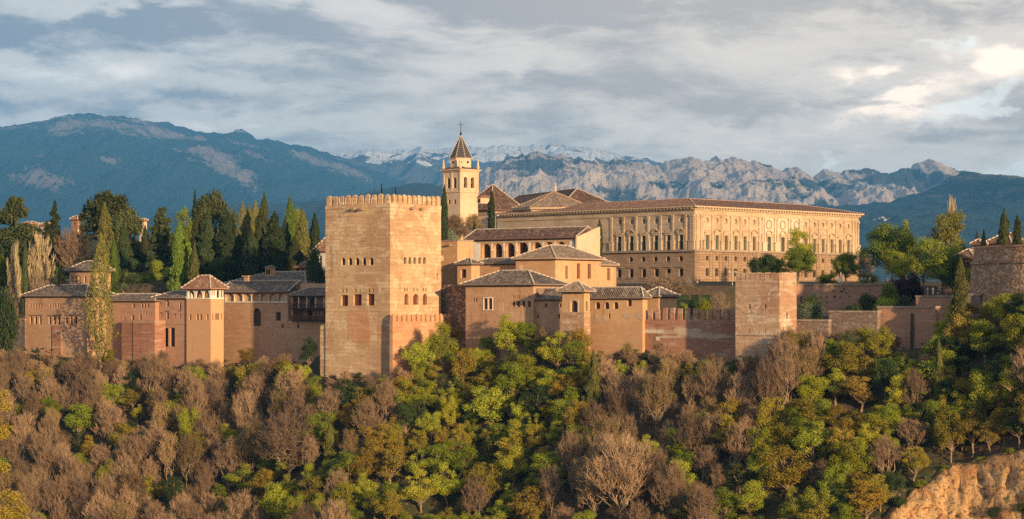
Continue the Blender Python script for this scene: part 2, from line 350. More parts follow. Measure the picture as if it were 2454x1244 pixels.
def ground(x, y):
    x = np.asarray(x, float); y = np.asarray(y, float)
    yw = np.interp(x, WX, WY); zw = np.interp(x, WX, WZ); e = y-yw; d = np.maximum(-e, 0)
    front = zw-0.25*np.minimum(d, 5)-0.64*np.maximum(d-5, 0)+0.9*perlin(x/14, y/14)*np.clip(d/8, 0, 1)
    if CLX is not None:
        dc = np.maximum(np.interp(x, CLX, CLY, left=-1e3)-y, 0)
        front = front-np.minimum(dc*1.1, 9)*sstep((x-CLX[0])/6)
    hill = -2.0-0.42*np.maximum(y-8, 0)
    front = np.maximum(np.maximum(front, -105.0), np.where(y < 290, hill, -200))
    lf = sstep((-25-x)/50); rt = sstep((x-20)/20)
    zp = np.interp(y, [430, 466.5, 470, 535, 640, 760, 1000], [-4.5, -3.6, 3.2, 4.9, 3, -8, -26])*rt \
        + np.interp(y, [440, 480, 535, 640, 760, 1000], [-3, 0, 4.5, 3, -8, -26])*(1-rt)
    zp = zp+lf*np.interp(y, [545, 575, 650, 760, 1000], [0, 3, 14, 30, 2])
    wgt = sstep((e-12)/22)
    z = np.where(e <= 0, front, zw*(1-wgt)+zp*wgt)
    return z+np.where(y > 1000, np.minimum((y-1000)*0.004, 12), 0)
def g1(x, y): return float(ground(np.array([x]), np.array([y]))[0])
def hit(px, py, y0=300, y1=560):
    """first point of the ground met by the bearing px, py"""
    ys = np.arange(y0, y1, 0.25); xs = (px-HX)/F*ys; zr = (HY-py)/F*ys
    k = np.nonzero(ground(xs, ys) >= zr)[0]
    i = k[0] if len(k) else len(ys)-1
    return float(xs[i]), float(ys[i])
_c = [hit(p, q) for p, q in CL]; CLX = np.array([a for a, b in _c]); CLY = np.array([b for a, b in _c])
def sheet(name, X, Y, Z, mat, attr=None, kind='structure'):
    ny, nx = Z.shape
    me = bpy.data.meshes.new(name); me.vertices.add(nx*ny)
    me.vertices.foreach_set('co', np.stack([X, Y, Z], -1).reshape(-1))
    i = np.arange(nx*ny).reshape(ny, nx)
    q = np.stack([i[:-1, :-1], i[:-1, 1:], i[1:, 1:], i[1:, :-1]], -1).reshape(-1, 4)
    me.loops.add(q.size); me.loops.foreach_set('vertex_index', q.reshape(-1))
    me.polygons.add(len(q)); me.polygons.foreach_set('loop_start', np.arange(0, q.size, 4)); me.polygons.foreach_set('use_smooth', [True]*len(q))
    if attr is not None:
        for k, v in attr.items():
            a = me.attributes.new(k, 'FLOAT', 'POINT'); a.data.foreach_set('value', v.reshape(-1).astype(np.float32))
    me.update(); me.validate(); me.materials.append(mat)
    o = bpy.data.objects.new(name, me); col.objects.link(o); o['kind'] = kind
    return o
m, t, b, o_ = principled('hillside_soil', 0.95, 0.05)
p = t.pos(); n1 = t.noise(p, 0.06, 5, 0.6); n2 = t.noise(p, 0.9, 5, 0.7)
c = t.mix(t.ramp(n1, 0.42, 0.6), (0.085, 0.055, 0.035), (0.045, 0.055, 0.022))
c = t.mix(t.ramp(n2, 0.4, 0.75), c, (0.12, 0.085, 0.05)); t.put(b.inputs['Base Color'], c); bump(t, b, n2, 0.8, 0.4)
def axis(parts):
    return np.concatenate([np.arange(a, b, s) for a, b, s in parts])
gx = axis([(-16000, -1000, 1500), (-1000, -200, 50), (-200, 200, 2.5), (200, 1000, 50), (1000, 16001, 1500)])
gy = axis([(-110, 300, 15), (300, 700, 2.5), (700, 1200, 25), (1200, 24001, 1240)])
GX, GY = np.meshgrid(gx, gy)
sheet('ground', GX, GY, ground(GX, GY), m)
# bare ochre bank at the lower right, finer than the ground it lies on
m, t, b, o_ = principled('ochre_soil', 0.95, 0.05)
p = t.pos(); n1 = t.noise(p, 0.22, 5, 0.6, 0.4); n2 = t.noise(p, 1.3, 6, 0.72); n3 = t.noise(p, 0.5, 4, 0.6, 0.5)
c = t.mix(t.ramp(n1, 0.38, 0.62), (0.47, 0.24, 0.095), (0.56, 0.35, 0.165)); c = t.mix(t.ramp(n3, 0.60, 0.68), c, (0.40, 0.15, 0.06))
c = t.mix(t.ramp(n2, 0.53, 0.36), c, (0.15, 0.08, 0.038)); t.put(b.inputs['Base Color'], c); bump(t, b, n2, 1.0, 0.5)
bx = np.arange(CLX[0]-2, CLX[-1], 0.45); bt = np.arange(0, 1.0001, 0.02)
BX, BT = np.meshgrid(bx, bt); BY = np.interp(BX, CLX, CLY)+1.2+1.3*fbm(BX/4.0, BX*0+1.7, 4)-BT*15
r1 = fbm(BX/3.2, BY/6.0, 5, 0.55, ridged=True)
edge = np.clip(np.minimum(BT*8, (1-BT)*8), 0, 1)*np.clip((BX-bx[0])/4, 0, 1)
sheet('soil_bank', BX, BY-1.5*r1*edge+0.8*edge, ground(BX, BY)+0.12*edge-0.25*(1-edge)+0.7*fbm(BX/1.4, BY/2.6, 5, 0.6, ridged=True)*edge-0.5*edge, m)

# ------------------------------------------------------------------ mountains
def mountain_mat(name, wood, wood2, rock, rock2, snow=None, rs=1.0, nk=0.8):
    rs = rs/2.3
    m, t, b, o = principled(name, 0.95, 0.05)
    p = t.pos(); a = t.node('ShaderNodeAttribute', attribute_name='rock').outputs['Fac']
    n = t.noise(p, 0.011*rs, 8, 0.70, 0.4); n2 = t.noise(p, 0.11*rs, 6, 0.75); n3 = t.noise(p, 0.3*rs, 4, 0.7)
    cw = t.mix(t.ramp(n2, 0.40, 0.60), wood, wood2); cw = t.mix(t.ramp(n3, 0.45, 0.62, 0.0, 0.45), cw, t.mix(0.5, wood2, rock2))
    cr = t.mix(t.ramp(n, 0.38, 0.62), rock, rock2)
    k = t.math('ADD', a, t.math('MULTIPLY', t.math('SUBTRACT', n, 0.5), 1.3))
    k = t.math('ADD', k, t.math('MULTIPLY', t.math('SUBTRACT', n2, 0.5), nk))
    c = t.mix(t.ramp(k, 0.44, 0.58), cw, cr)
    if snow:
        s = t.node('ShaderNodeAttribute', attribute_name='snow').outputs['Fac']
        ns = t.noise(t.scale(p, (1.0, 0.35, 1.0)), 0.016*rs, 5, 0.6, 0.6); ks = t.math('ADD', s, t.math('MULTIPLY', t.math('SUBTRACT', ns, 0.5), 1.5))
        c = t.mix(t.ramp(ks, 0.42, 0.56), c, snow)
    t.put(b.inputs['Base Color'], c); bump(t, b, t.math('ADD', n2, n), 0.9, 16.0/rs)
    return m
SURF = {}
MS = 2.3                                                   # the ranges stand this much farther (and larger) than first laid out
def mrange(name, prof, Yr, dfront, dback, amp, mat, gul=(260, 900), rough=0.0, rockf=None, snowf=None, nx=560, ny=110, pw=1.0, foot=-30, seed=0.0, crest=0.0):
    Yr *= MS; dfront *= MS; dback *= MS; amp *= MS; gul = (gul[0]*MS, gul[1]*MS); rough *= MS; crest *= MS
    p0, p1 = prof[0][0], prof[-1][0]
    xs = np.linspace((p0-HX)/F*Yr, (p1-HX)/F*Yr, nx)
    H = np.interp(xs, [(p-HX)/F*Yr for p, q in prof], [(HY-q)/F*Yr for p, q in prof])
    H = H+crest*fbm(xs/(Yr*0.010)+seed, xs*0+3.3, 5, 0.6)
    tf = np.linspace(0, 1, ny); tb = np.linspace(0, 1, 16)[1:]
    ys = np.concatenate([Yr-dfront*(1-tf), Yr+dback*tb]); sh = np.concatenate([tf**pw, 1-0.75*tb])
    tt = np.concatenate([tf, 1+tb*0])
    X, Y = np.meshgrid(xs, ys); SH = sh[:, None]+0*X; T = tt[:, None]+0*X
    warp = fbm(X/(gul[0]*2.4)+seed, Y/(gul[0]*2.4), 3)*gul[0]*0.6
    rid = fbm((X+warp)/gul[0]+seed, Y/gul[1]+seed, 6, 0.52, ridged=True)
    fine = fbm(X/(gul[0]*0.22)+seed*3, Y/(gul[0]*0.30), 4, 0.55, ridged=True)
    env = np.where(Y <= Yr, np.clip(T*1.5, 0, 1)*np.clip((1-T)*1.6, 0.0, 1)+0.02, 0.3)
    Z = foot+(H[None, :]-foot)*SH+amp*(rid-1.25)*env+rough*(fine-0.8)*np.clip(env+0.15, 0, 1)
    zr = np.gradient(Z, ys, axis=0); zx = np.gradient(Z, xs, axis=1); slope = np.hypot(zr, zx)
    SURF[name] = (X, Y, Z)
    PX = HX+F*X/Yr; PY = HY-F*Z/Yr
    at_ = {'rock': (rockf(X, Y, Z, PX, PY, slope, rid, fine) if rockf else 0*X)}
    if snowf: at_['snow'] = snowf(X, Y, Z, PX, PY, slope, rid, fine)
    return sheet(name, X, Y, Z, mat, at_)
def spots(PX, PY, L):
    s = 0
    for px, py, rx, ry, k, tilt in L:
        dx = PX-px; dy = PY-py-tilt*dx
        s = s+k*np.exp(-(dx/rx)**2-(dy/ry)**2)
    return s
P_LEFT = [(-500, 350), (-250, 325), (0, 306), (30, 307), (60, 298), (120, 291), (165, 279), (200, 279), (245, 275), (300, 281), (350, 290), (420, 303), (470, 316), (540, 323), (560, 322),
          (575, 316), (590, 319), (615, 333), (680, 342), (740, 357), (800, 380), (870, 401), (930, 424), (1000, 440), (1060, 455), (1200, 478), (1500, 520)]
mrange('left_mountain', P_LEFT, 7600, 3300, 2500, 130, mountain_mat('forest_hill', (0.016, 0.058, 0.072), (0.034, 0.082, 0.088), (0.36, 0.30, 0.28), (0.24, 0.22, 0.22)), gul=(520, 1900), rough=30, seed=2.2, pw=0.85, crest=14,  # forest tone dark and blue: cloud shade and haze partly put into it
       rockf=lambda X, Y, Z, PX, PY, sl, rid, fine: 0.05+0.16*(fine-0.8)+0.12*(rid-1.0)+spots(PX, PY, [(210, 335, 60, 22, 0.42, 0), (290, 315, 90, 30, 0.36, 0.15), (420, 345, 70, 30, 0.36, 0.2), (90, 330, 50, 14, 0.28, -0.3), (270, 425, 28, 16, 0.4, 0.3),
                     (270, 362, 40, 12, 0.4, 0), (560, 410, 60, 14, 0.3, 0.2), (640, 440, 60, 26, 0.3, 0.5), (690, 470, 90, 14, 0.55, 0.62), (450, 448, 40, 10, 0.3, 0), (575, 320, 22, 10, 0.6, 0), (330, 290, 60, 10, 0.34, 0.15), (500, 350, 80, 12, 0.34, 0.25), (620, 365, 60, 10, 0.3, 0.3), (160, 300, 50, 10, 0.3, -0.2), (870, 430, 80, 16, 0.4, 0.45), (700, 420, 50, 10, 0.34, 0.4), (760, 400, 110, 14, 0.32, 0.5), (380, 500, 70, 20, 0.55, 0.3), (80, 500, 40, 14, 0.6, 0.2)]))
P_SNOW = [(500, 372), (700, 366), (760, 364), (800, 370), (850, 369), (890, 357), (915, 361), (940, 365), (980, 362), (1010, 352), (1035, 356), (1060, 360), (1100, 354), (1180, 352), (1250, 350), (1330, 348), (1380, 353),
          (1430, 362), (1490, 376), (1560, 387), (1620, 393), (1700, 402), (1900, 435), (2100, 470)]
mrange('snowy_mountain', P_SNOW, 8300, 2000, 1300, 140, mountain_mat('snow_range', (0.10, 0.13, 0.16), (0.14, 0.16, 0.18), (0.22, 0.21, 0.22), (0.15, 0.155, 0.17), snow=(0.86, 0.86, 0.88), rs=0.6), gul=(520, 1700), rough=44, seed=5.1, pw=0.9, nx=560, ny=110, crest=10,
       rockf=lambda X, Y, Z, PX, PY, sl, rid, fine: 0.45+0*X,
       snowf=lambda X, Y, Z, PX, PY, sl, rid, fine: 0.74+0.010*(385-PY)+0.42*(0.8-fine)+0.10*(rid-0.9))
mrange('bare_spur', [(600, 420), (700, 385), (745, 366), (790, 372), (850, 385), (920, 398), (1000, 412), (1060, 424), (1150, 440), (1300, 470)], 7900, 1300, 300, 50,
       mountain_mat('bare_spur_ground', (0.10, 0.12, 0.12), (0.14, 0.15, 0.14), (0.24, 0.23, 0.23), (0.18, 0.18, 0.19), rs=0.8), gul=(420, 1500), rough=14, seed=8.8, nx=240, ny=70,
       rockf=lambda X, Y, Z, PX, PY, sl, rid, fine: 0.35+0.2*(fine-0.8))
P_CRAG = [(900, 500), (1000, 476), (1090, 447), (1145, 425), (1165, 408), (1190, 394), (1215, 378), (1230, 373), (1262, 371), (1290, 367), (1340, 371), (1400, 386), (1440, 392), (1470, 386), (1500, 389), (1560, 399), (1590, 395),
          (1612, 392), (1636, 384), (1648, 377), (1658, 374), (1668, 380), (1690, 389), (1705, 393), (1732, 389), (1757, 380), (1790, 391), (1830, 398), (1870, 407), (1910, 409), (1945, 423), (1962, 417), (1975, 408), (1988, 414),
          (2005, 420), (2050, 406), (2080, 408), (2110, 417), (2150, 412), (2185, 402), (2215, 389), (2235, 386), (2258, 394), (2290, 410), (2330, 418), (2400, 432), (2500, 446), (2700, 470)]
mrange('craggy_mountain', P_CRAG, 5300, 1100, 1000, 135, mountain_mat('crag_rock', (0.045, 0.075, 0.085), (0.085, 0.110, 0.115), (0.80, 0.64, 0.51), (0.56, 0.47, 0.40), nk=0.35), gul=(340, 1050), rough=26, seed=3.7, nx=900, ny=160, pw=0.9, crest=13,  # bare rock, its peach tone and patches also painting sunlit ridges and shaded hollows
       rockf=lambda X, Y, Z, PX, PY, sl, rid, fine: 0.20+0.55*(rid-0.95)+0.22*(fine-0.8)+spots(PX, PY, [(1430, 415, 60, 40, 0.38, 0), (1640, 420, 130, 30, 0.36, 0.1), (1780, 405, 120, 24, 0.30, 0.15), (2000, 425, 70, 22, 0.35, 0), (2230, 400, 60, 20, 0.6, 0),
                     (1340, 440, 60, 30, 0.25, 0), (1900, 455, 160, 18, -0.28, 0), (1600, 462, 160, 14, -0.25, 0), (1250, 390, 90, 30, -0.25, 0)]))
P_FOOT = [(500, 500), (800, 480), (930, 452), (1000, 440), (1060, 446), (1200, 474), (1400, 494), (1500, 500), (1600, 496), (1700, 490), (1800, 488), (1900, 492), (2000, 496), (2080, 492), (2150, 480), (2220, 458), (2270, 430), (2310, 414), (2350, 416),
          (2400, 426), (2454, 436), (2600, 470), (2900, 520)]
mrange('wooded_foothills', P_FOOT, 4150, 1900, 700, 38, mountain_mat('foothill_ground', (0.032, 0.074, 0.080), (0.070, 0.105, 0.096), (0.26, 0.20, 0.155), (0.19, 0.155, 0.13)), gul=(420, 1500), rough=12, seed=6.4, nx=420, ny=110, pw=0.75, crest=8,  # woods lightened towards blue, some of the haze put into their colour
       rockf=lambda X, Y, Z, PX, PY, sl, rid, fine: 0.05+0.12*(fine-0.8)+spots(PX, PY, [(2330, 450, 80, 24, 0.50, 0.1), (2420, 455, 60, 16, 0.42, 0.2), (2240, 490, 70, 8, 0.5, 0.1), (2290, 430, 50, 12, 0.3, 0.2), (1700, 488, 90, 8, 0.3, 0), (1950, 492, 80, 10, 0.3, 0.1), (2200, 470, 60, 16, 0.25, 0), (2150, 500, 60, 12, 0.3, 0.2), (2380, 500, 90, 8, 0.4, -0.1), (1000, 455, 60, 10, 0.2, 0)]))
# ------------------------------------------------------------------ haze over the valley
HAZE = True
if HAZE:
    hm = bpy.data.materials.new('evening_haze'); hm.use_nodes = True; t = NT(hm.node_tree)
    pv = t.node('ShaderNodeVolumePrincipled'); pv.inputs['Color'].default_value = (0.14, 0.50, 1.0, 1); pv.inputs['Density'].default_value = 4.3e-5
    pv.inputs['Anisotropy'].default_value = 0.0
    for _n in ('Density Attribute', 'Color Attribute', 'Temperature Attribute'): pv.inputs[_n].default_value = ''
    hm.cycles.homogeneous_volume = True
    oo = t.node('ShaderNodeOutputMaterial'); t.l.new(pv.outputs[0], oo.inputs['Volume'])
    hb = MB(); fr = Fr(0, -120, 0)
    hb.box(fr, -17000, 17000, 0, 24500, -108, 1600)
    ho = hb.build('haze', hm); ho['kind'] = 'stuff'
# ------------------------------------------------------------------ building kit
def wall_face(mb, fr, side, s0, s1, z0, z1, off, holes, depth=0.5):
    """one wall face with real openings; side L lies along a at b=off, side R along b at a=off; depth goes into the building"""
    if side == 'L': W = lambda s, z, d=0.0: fr.P(s, off+d, z)
    else: W = lambda s, z, d=0.0: fr.P(off+d, s, z)
    hs = [(c-w/2, c+w/2, zb, zt, kind) for (c, w, zb, zt, kind) in holes]
    S_ = sorted(set([s0, s1]+[v for h in hs for v in h[:2] if s0 < v < s1]))
    Z_ = sorted(set([z0, z1]+[v for h in hs for v in h[2:4] if z0 < v < z1]))
    for i in range(len(S_)-1):
        j = 0
        while j < len(Z_)-1:
            sc = (S_[i]+S_[i+1])/2
            def solid(k):
                zc = (Z_[k]+Z_[k+1])/2
                return not any(h[0] < sc < h[1] and h[2] < zc < h[3] for h in hs)
            if not solid(j): j += 1; continue
            k = j
            while k+1 < len(Z_)-1 and solid(k+1): k += 1
            mb.face([W(S_[i], Z_[j]), W(S_[i], Z_[k+1]), W(S_[i+1], Z_[k+1]), W(S_[i+1], Z_[j])]); j = k+1
    D = depth+0.04
    for (a, b, zb, zt, kind) in hs:
        w = b-a; c = (a+b)/2
        if kind == 'rect':
            pts = [(a, zb), (a, zt), (b, zt), (b, zb)]
        elif kind == 'arch':
            r = w/2; zs = max(zt-r, zb+0.01); rv = zt-zs
            arc = [(c-r*math.cos(math.pi*k/10), zs+rv*math.sin(math.pi*k/10)) for k in range(11)]
            for k in range(5):
                mb.face([W(a, zt), W(*arc[k+1]), W(*arc[k])]); mb.face([W(b, zt), W(*arc[10-k]), W(*arc[9-k])])
            pts = [(a, zb)]+arc+[(b, zb)]
        else:
            rz = (zt-zb)/2; zc = (zt+zb)/2; r = w/2
            pts = [(c-r*math.cos(2*math.pi*k/20), zc+rz*math.sin(2*math.pi*k/20)) for k in range(20)]
            for q, (cs, cz) in enumerate(((a, zt), (b, zt), (b, zb), (a, zb))):
                for k in range(q*5, q*5+5): mb.face([W(cs, cz), W(*pts[(k+1) % 20]), W(*pts[k])])
        for k in range(len(pts)):
            p, q = pts[k], pts[(k+1) % len(pts)]
            mb.face([W(*p), W(*q), W(*q, D), W(*p, D)])
def pane(parent, fr, side, off, hole, depth, mat, name='window', extra=None):
    c, w, zb, zt, kind = hole
    mb = MB(); e = 0.05; t = 0.05
    f = (lambda s0, s1, d0, d1, za, zb_: mb.box(fr, s0, s1, off+d0, off+d1, za, zb_)) if side == 'L' else (lambda s0, s1, d0, d1, za, zb_: mb.box(fr, off+d0, off+d1, s0, s1, za, zb_))
    f(c-w/2-e, c+w/2+e, depth, depth+t, zb-e, zt+e)
    if extra == 'lattice':
        n = max(2, int(w/0.42)); m_ = max(3, int((zt-zb)/0.5))
        for k in range(1, n): f(c-w/2+w*k/n-0.035, c-w/2+w*k/n+0.035, depth-0.06, depth, zb, zt)
        for k in range(1, m_): z = zb+(zt-zb)*k/m_; f(c-w/2, c+w/2, depth-0.05, depth-0.004, z-0.03, z+0.03)
    if extra == 'blind':                                    # a pale shutter leaf folded against the reveal
        f(c-w/2, c-w/2+w*0.42, depth-0.12, depth-0.05, zb, zt)
    if extra == 'bars':
        f(c-0.04, c+0.04, depth-0.06, depth, zb, zt); f(c-w/2, c+w/2, depth-0.05, depth-0.004, (zb+zt)/2-0.04, (zb+zt)/2+0.04)
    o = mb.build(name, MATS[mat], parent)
    return o
def shell(root, fr, A, B, z0, z1, mat, L=(), R=(), depth=0.5, a0=0.0, b0=0.0, name='wall', cap=True, pmat='dark_room'):
    """four walls; openings in the two faces that look at the camera. L/R entries are (centre, width, zb, zt, kind[, material[, extra[, part name]]])"""
    mb = MB()
    wall_face(mb, fr, 'L', a0, A, z0, z1, b0, [h[:5] for h in L], depth)
    wall_face(mb, fr, 'R', b0, B, z0, z1, a0, [h[:5] for h in R], depth)
    P = fr.P
    mb.face([P(A, b0, z0), P(A, B, z0), P(A, B, z1), P(A, b0, z1)]); mb.face([P(a0, B, z0), P(A, B, z0), P(A, B, z1), P(a0, B, z1)])
    if cap: mb.face([P(a0, b0, z1), P(A, b0, z1), P(A, B, z1), P(a0, B, z1)])
    o = mb.build(name, MATS[mat], root)
    for side, H, off in (('L', L, b0), ('R', R, a0)):
        for h in H:
            pm = h[5] if len(h) > 5 and h[5] else pmat
            pane(root, fr, side, off, h[:5], depth, pm, h[7] if len(h) > 7 else 'window', h[6] if len(h) > 6 else None)
    return o
def pxL(fr, b0, L):     # openings on the left face given in photograph pixels: (px, py top, py bottom, width px, kind, ...)
    out = []
    for h in L:
        a = fr.a(h[0], b0); k = abs(fr.a(h[0]+h[3]/2, b0)-fr.a(h[0]-h[3]/2, b0))
        out.append((a, k, fr.z(h[2], a, b0), fr.z(h[1], a, b0))+tuple(h[4:]))
    return out
def pxR(fr, a0, R):
    out = []
    for h in R:
        b = fr.b(h[0], a0); k = abs(fr.b(h[0]+h[3]/2, a0)-fr.b(h[0]-h[3]/2, a0))
        out.append((b, k, fr.z(h[2], a0, b), fr.z(h[1], a0, b))+tuple(h[4:]))
    return out
def slope_face(mb, pts, eave):   # uv: along the eave, up the slope
    e0, e1 = Vector(pts[eave[0]]), Vector(pts[eave[1]]); d = (e1-e0).normalized()
    nrm = (Vector(pts[1])-Vector(pts[0])).cross(Vector(pts[2])-Vector(pts[0])).normalized(); up = nrm.cross(d)
    mb.face(pts, [((Vector(p)-e0).dot(d), (Vector(p)-e0).dot(up)) for p in pts])
def ridge_tube(mb, p0, p1, r=0.17, seg=0.9):
    p0 = Vector(p0); p1 = Vector(p1); n = max(1, int((p1-p0).length/seg))
    for k in range(n):
        q0 = p0.lerp(p1, (k+0.04)/n); q1 = p0.lerp(p1, (k+0.80)/n)
        mb.tube(q0, q1, r*1.12, r*0.92, 5)
def hip_roof(root, fr, a0, a1, b0, b1, ze, zr, mat='roof_grey', ov=0.7, hipA=(True, True), inset=None, along='auto', caps='mortar', thick=0.28, name='roof', ridge_r=0.17):
    """hipped (or, where hipA is False, gabled) roof over a rectangle"""
    A0, A1, B0, B1 = a0-ov, a1+ov, b0-ov, b1+ov
    if along == 'auto': along = 'a' if (A1-A0) >= (B1-B0) else 'b'
    if along == 'a': lo, hi, half = A0, A1, (B1-B0)/2; Q = lambda s, c, z: fr.P(s, c, z); c0, c1 = B0, B1
    else: lo, hi, half = B0, B1, (A1-A0)/2; Q = lambda s, c, z: fr.P(c, s, z); c0, c1 = A0, A1
    cm = (c0+c1)/2; ins = half if inset is None else inset
    r0 = lo+(ins if hipA[0] else 0.0); r1 = hi-(ins if hipA[1] else 0.0)
    if r0 > r1: r0 = r1 = (lo+hi)/2
    mb = MB(); P00, P10, P11, P01 = Q(lo, c0, ze), Q(hi, c0, ze), Q(hi, c1, ze), Q(lo, c1, ze); R0, R1 = Q(r0, cm, zr), Q(r1, cm, zr)
    slope_face(mb, [P00, P10, R1, R0] if r1-r0 > 1e-3 else [P00, P10, R0], (0, 1)); slope_face(mb, [P11, P01, R0, R1] if r1-r0 > 1e-3 else [P11, P01, R0], (0, 1))
    slope_face(mb, [P01, P00, R0], (0, 1)); slope_face(mb, [P10, P11, R1], (0, 1))
    d = Vector((0, 0, -thick))
    for p, q in ((P00, P10), (P10, P11), (P11, P01), (P01, P00)): mb.face([p, q, q+d, p+d])
    mb.face([P00+d, P10+d, P11+d, P01+d])
    o = mb.build(name, MATS[mat], root)
    cb = MB(); dz = Vector((0, 0, 0.05))
    if r1-r0 > 0.3: ridge_tube(cb, R0+dz, R1+dz, ridge_r)
    for h, p, q, r in ((hipA[0], P00, P01, R0), (hipA[1], P10, P11, R1)):
        ridge_tube(cb, p+dz, r+dz, ridge_r); ridge_tube(cb, q+dz, r+dz, ridge_r)
    c = cb.build('ridge_tiles', MATS[caps], o)
    eb = MB(); g = 0.06
    eb.box(fr, a0-ov*0.55, a1+ov*0.55, b0-ov*0.55, b1+ov*0.55, ze-thick-0.22, ze-thick-g)
    eb.build('eaves', MATS['eave_wood'], o)
    return o
def merlon_mesh(w, t, h, cap, mat, pointed=True):
    """one merlon, standing at the origin, its width along x; the same mesh serves a whole battlement"""
    mb = MB(); x = w/2; y = t/2; hb = h-cap
    f0 = Fr(0, 0, 0)
    def hx(z0, z1, x0, y0, x1, y1):
        mb.hexa([Vector(p) for p in ((x0, -y0, z0), (-x0, -y0, z0), (-x0, y0, z0), (x0, y0, z0), (x1, -y1, z1), (-x1, -y1, z1), (-x1, y1, z1), (x1, y1, z1))])
    hx(-0.15, hb, x, y, x*0.96, y*0.96)
    if pointed: hx(hb+0.003, h, x*1.06, y*1.06, x*0.30, y*0.30)
    else: hx(hb+0.003, h, x*1.05, y*1.05, x*0.80, y*0.8)
    o = mb.build('merlon', MATS[mat]); me = o.data; bpy.data.objects.remove(o); return me
def merlons(root, me, fr, pts, alpha=38.0, jit=0.05, rg=random.Random(4)):
    for (a, b, z, ang) in pts:
        o = bpy.data.objects.new('merlon', me); col.objects.link(o); o.parent = root
        o.location = fr.P(a, b, z)-WORLD0[root]; o.rotation_euler = (rg.uniform(-.02, .02), rg.uniform(-.02, .02), ang)
        k = rg.uniform(1-jit, 1+jit); o.scale = (k, 1, rg.uniform(1-jit*1.6, 1+jit))
def angL(alpha): return -R_(alpha)                 # heading of the left-hand face (u direction)
def angR(alpha): return R_(90)-R_(alpha)
def rootat(name, fr, z, label, cat, group=None): return thing(name, fr.P(0, 0, z), label, cat, group)
def add(parent, name, mat, fn):
    mb = MB(); fn(mb); return mb.build(name, MATS[mat], parent)

# ================================================================== the great tower
fr = Fr.px(935, 450); A = fr.a(780); B = fr.b(1057); zt = fr.z(487); z0 = -26
t_ = rootat('castle_tower', fr, z0, 'tall square crenellated stone tower, the largest and highest of the fortress towers', 'tower')
L = pxL(fr, 0, [(p, 618.5, 636, 9.5, 'arch') for p in (822.5, 839, 856, 872.5, 890)] +
        [(p, y0, y1, w_, 'rect', 'lattice_wood', 'lattice') for p, y0, y1, w_ in ((825.5, 708, 734, 17), (856.5, 706, 733, 20), (888.5, 705, 732.5, 17))] +
        [(p, 692, 702, 3.6, 'arch') for p in (821, 830, 852, 862, 884, 894)])
Rr = pxR(fr, 0, [(p, 617, 633, 6.5, 'arch') for p in (971, 982.5, 994, 1006, 1017.5)] +
        [(p, y0, 731, w_, 'arch', 'lattice_wood', 'lattice') for p, y0, w_ in ((974, 705, 9.5), (996.5, 705, 13), (1018.5, 704.5, 10))] +
        [(p, 691, 699, 3.2, 'arch') for p in (970, 976, 992, 1000, 1015, 1021)] + [(1048, 655, 664, 2.5, 'rect')])
shell(t_, fr, A, B, z0, zt, 'tower_stone', L, Rr, depth=0.55)
me = merlon_mesh(1.22, 0.62, 2.1, 0.42, 'tower_stone')
pts = []
nL, nR = 10, 10
for k in range(nL): pts.append((A*(k+0.5)/nL, 0.33, zt, angL(38)))
for k in range(nR): pts.append((0.33, 0.95+(B-0.95)*(k+0.5)/nR, zt, angR(38)))
for k in range(nL): pts.append((A*(k+0.5)/nL, B-0.33, zt, angL(38)))
for k in range(nR): pts.append((A-0.33, B*(k+0.5)/nR, zt, angR(38)))
merlons(t_, me, fr, pts)
add(t_, 'parapet', 'tower_stone', lambda mb: (mb.box(fr, -0.06, A+0.06, -0.06, 0.66, zt-0.95, zt-0.02), mb.box(fr, -0.06, 0.66, 0.66, B+0.06, zt-0.95, zt-0.02)))
for p in (851, 870): add(t_, 'water_spout', 'weathered_trim', lambda mb: mb.box(fr, fr.a(p)-0.35, fr.a(p)+0.35, -1.0, 0.1, fr.z(502), fr.z(496)))
for p in (983, 1006): add(t_, 'water_spout', 'weathered_trim', lambda mb: mb.box(fr, -1.0, 0.1, fr.b(p)-0.4, fr.b(p)+0.4, fr.z(500), fr.z(495)))
zb = fr.z(781, A)
add(t_, 'buttress', 'tower_stone', lambda mb: (mb.box(fr, A-0.003, A+2.0, 0.35, 5, z0, zb), mb.box(fr, A+0.2, A+1.8, 0.7, 4, zb+0.003, zb+0.35)))
def patch_(mb, pl, w_=0.10):                             # a repaired skin of red rammed earth standing a hand proud of the tower face
    P = [fr.P(fr.a(p), -w_, fr.z(q, fr.a(p))) for p, q in pl]; Q = [fr.P(fr.a(p), 0.05, fr.z(q, fr.a(p))) for p, q in pl]
    mb.face(P); [mb.face([P[k], P[(k+1) % len(P)], Q[(k+1) % len(P)], Q[k]]) for k in range(len(P))]
def rag(pl):                                               # tear the outline of a patch
    out = []
    for (x0, y0), (x1, y1) in zip(pl, pl[1:]+pl[:1]):
        for k in range(9):
            t = k/9; x = x0+(x1-x0)*t; y = y0+(y1-y0)*t; out.append((x+2.2*mnoise.fractal(Vector((x*.13, y*.13, 1)), 0.7, 2, 4), y+2.8*mnoise.fractal(Vector((x*.13, y*.13, 9)), 0.7, 2, 4)))
    return out
add(t_, 'repaired_patch', 'tower_red', lambda mb: patch_(mb, rag([(834, 750), (834, 818), (886, 822), (888, 795), (884, 748), (868, 742), (840, 744)]), 0.05))
add(t_, 'repaired_patch', 'tower_red', lambda mb: patch_(mb, rag([(905, 783), (905, 825), (933, 826), (933, 782), (918, 779)]), 0.05))
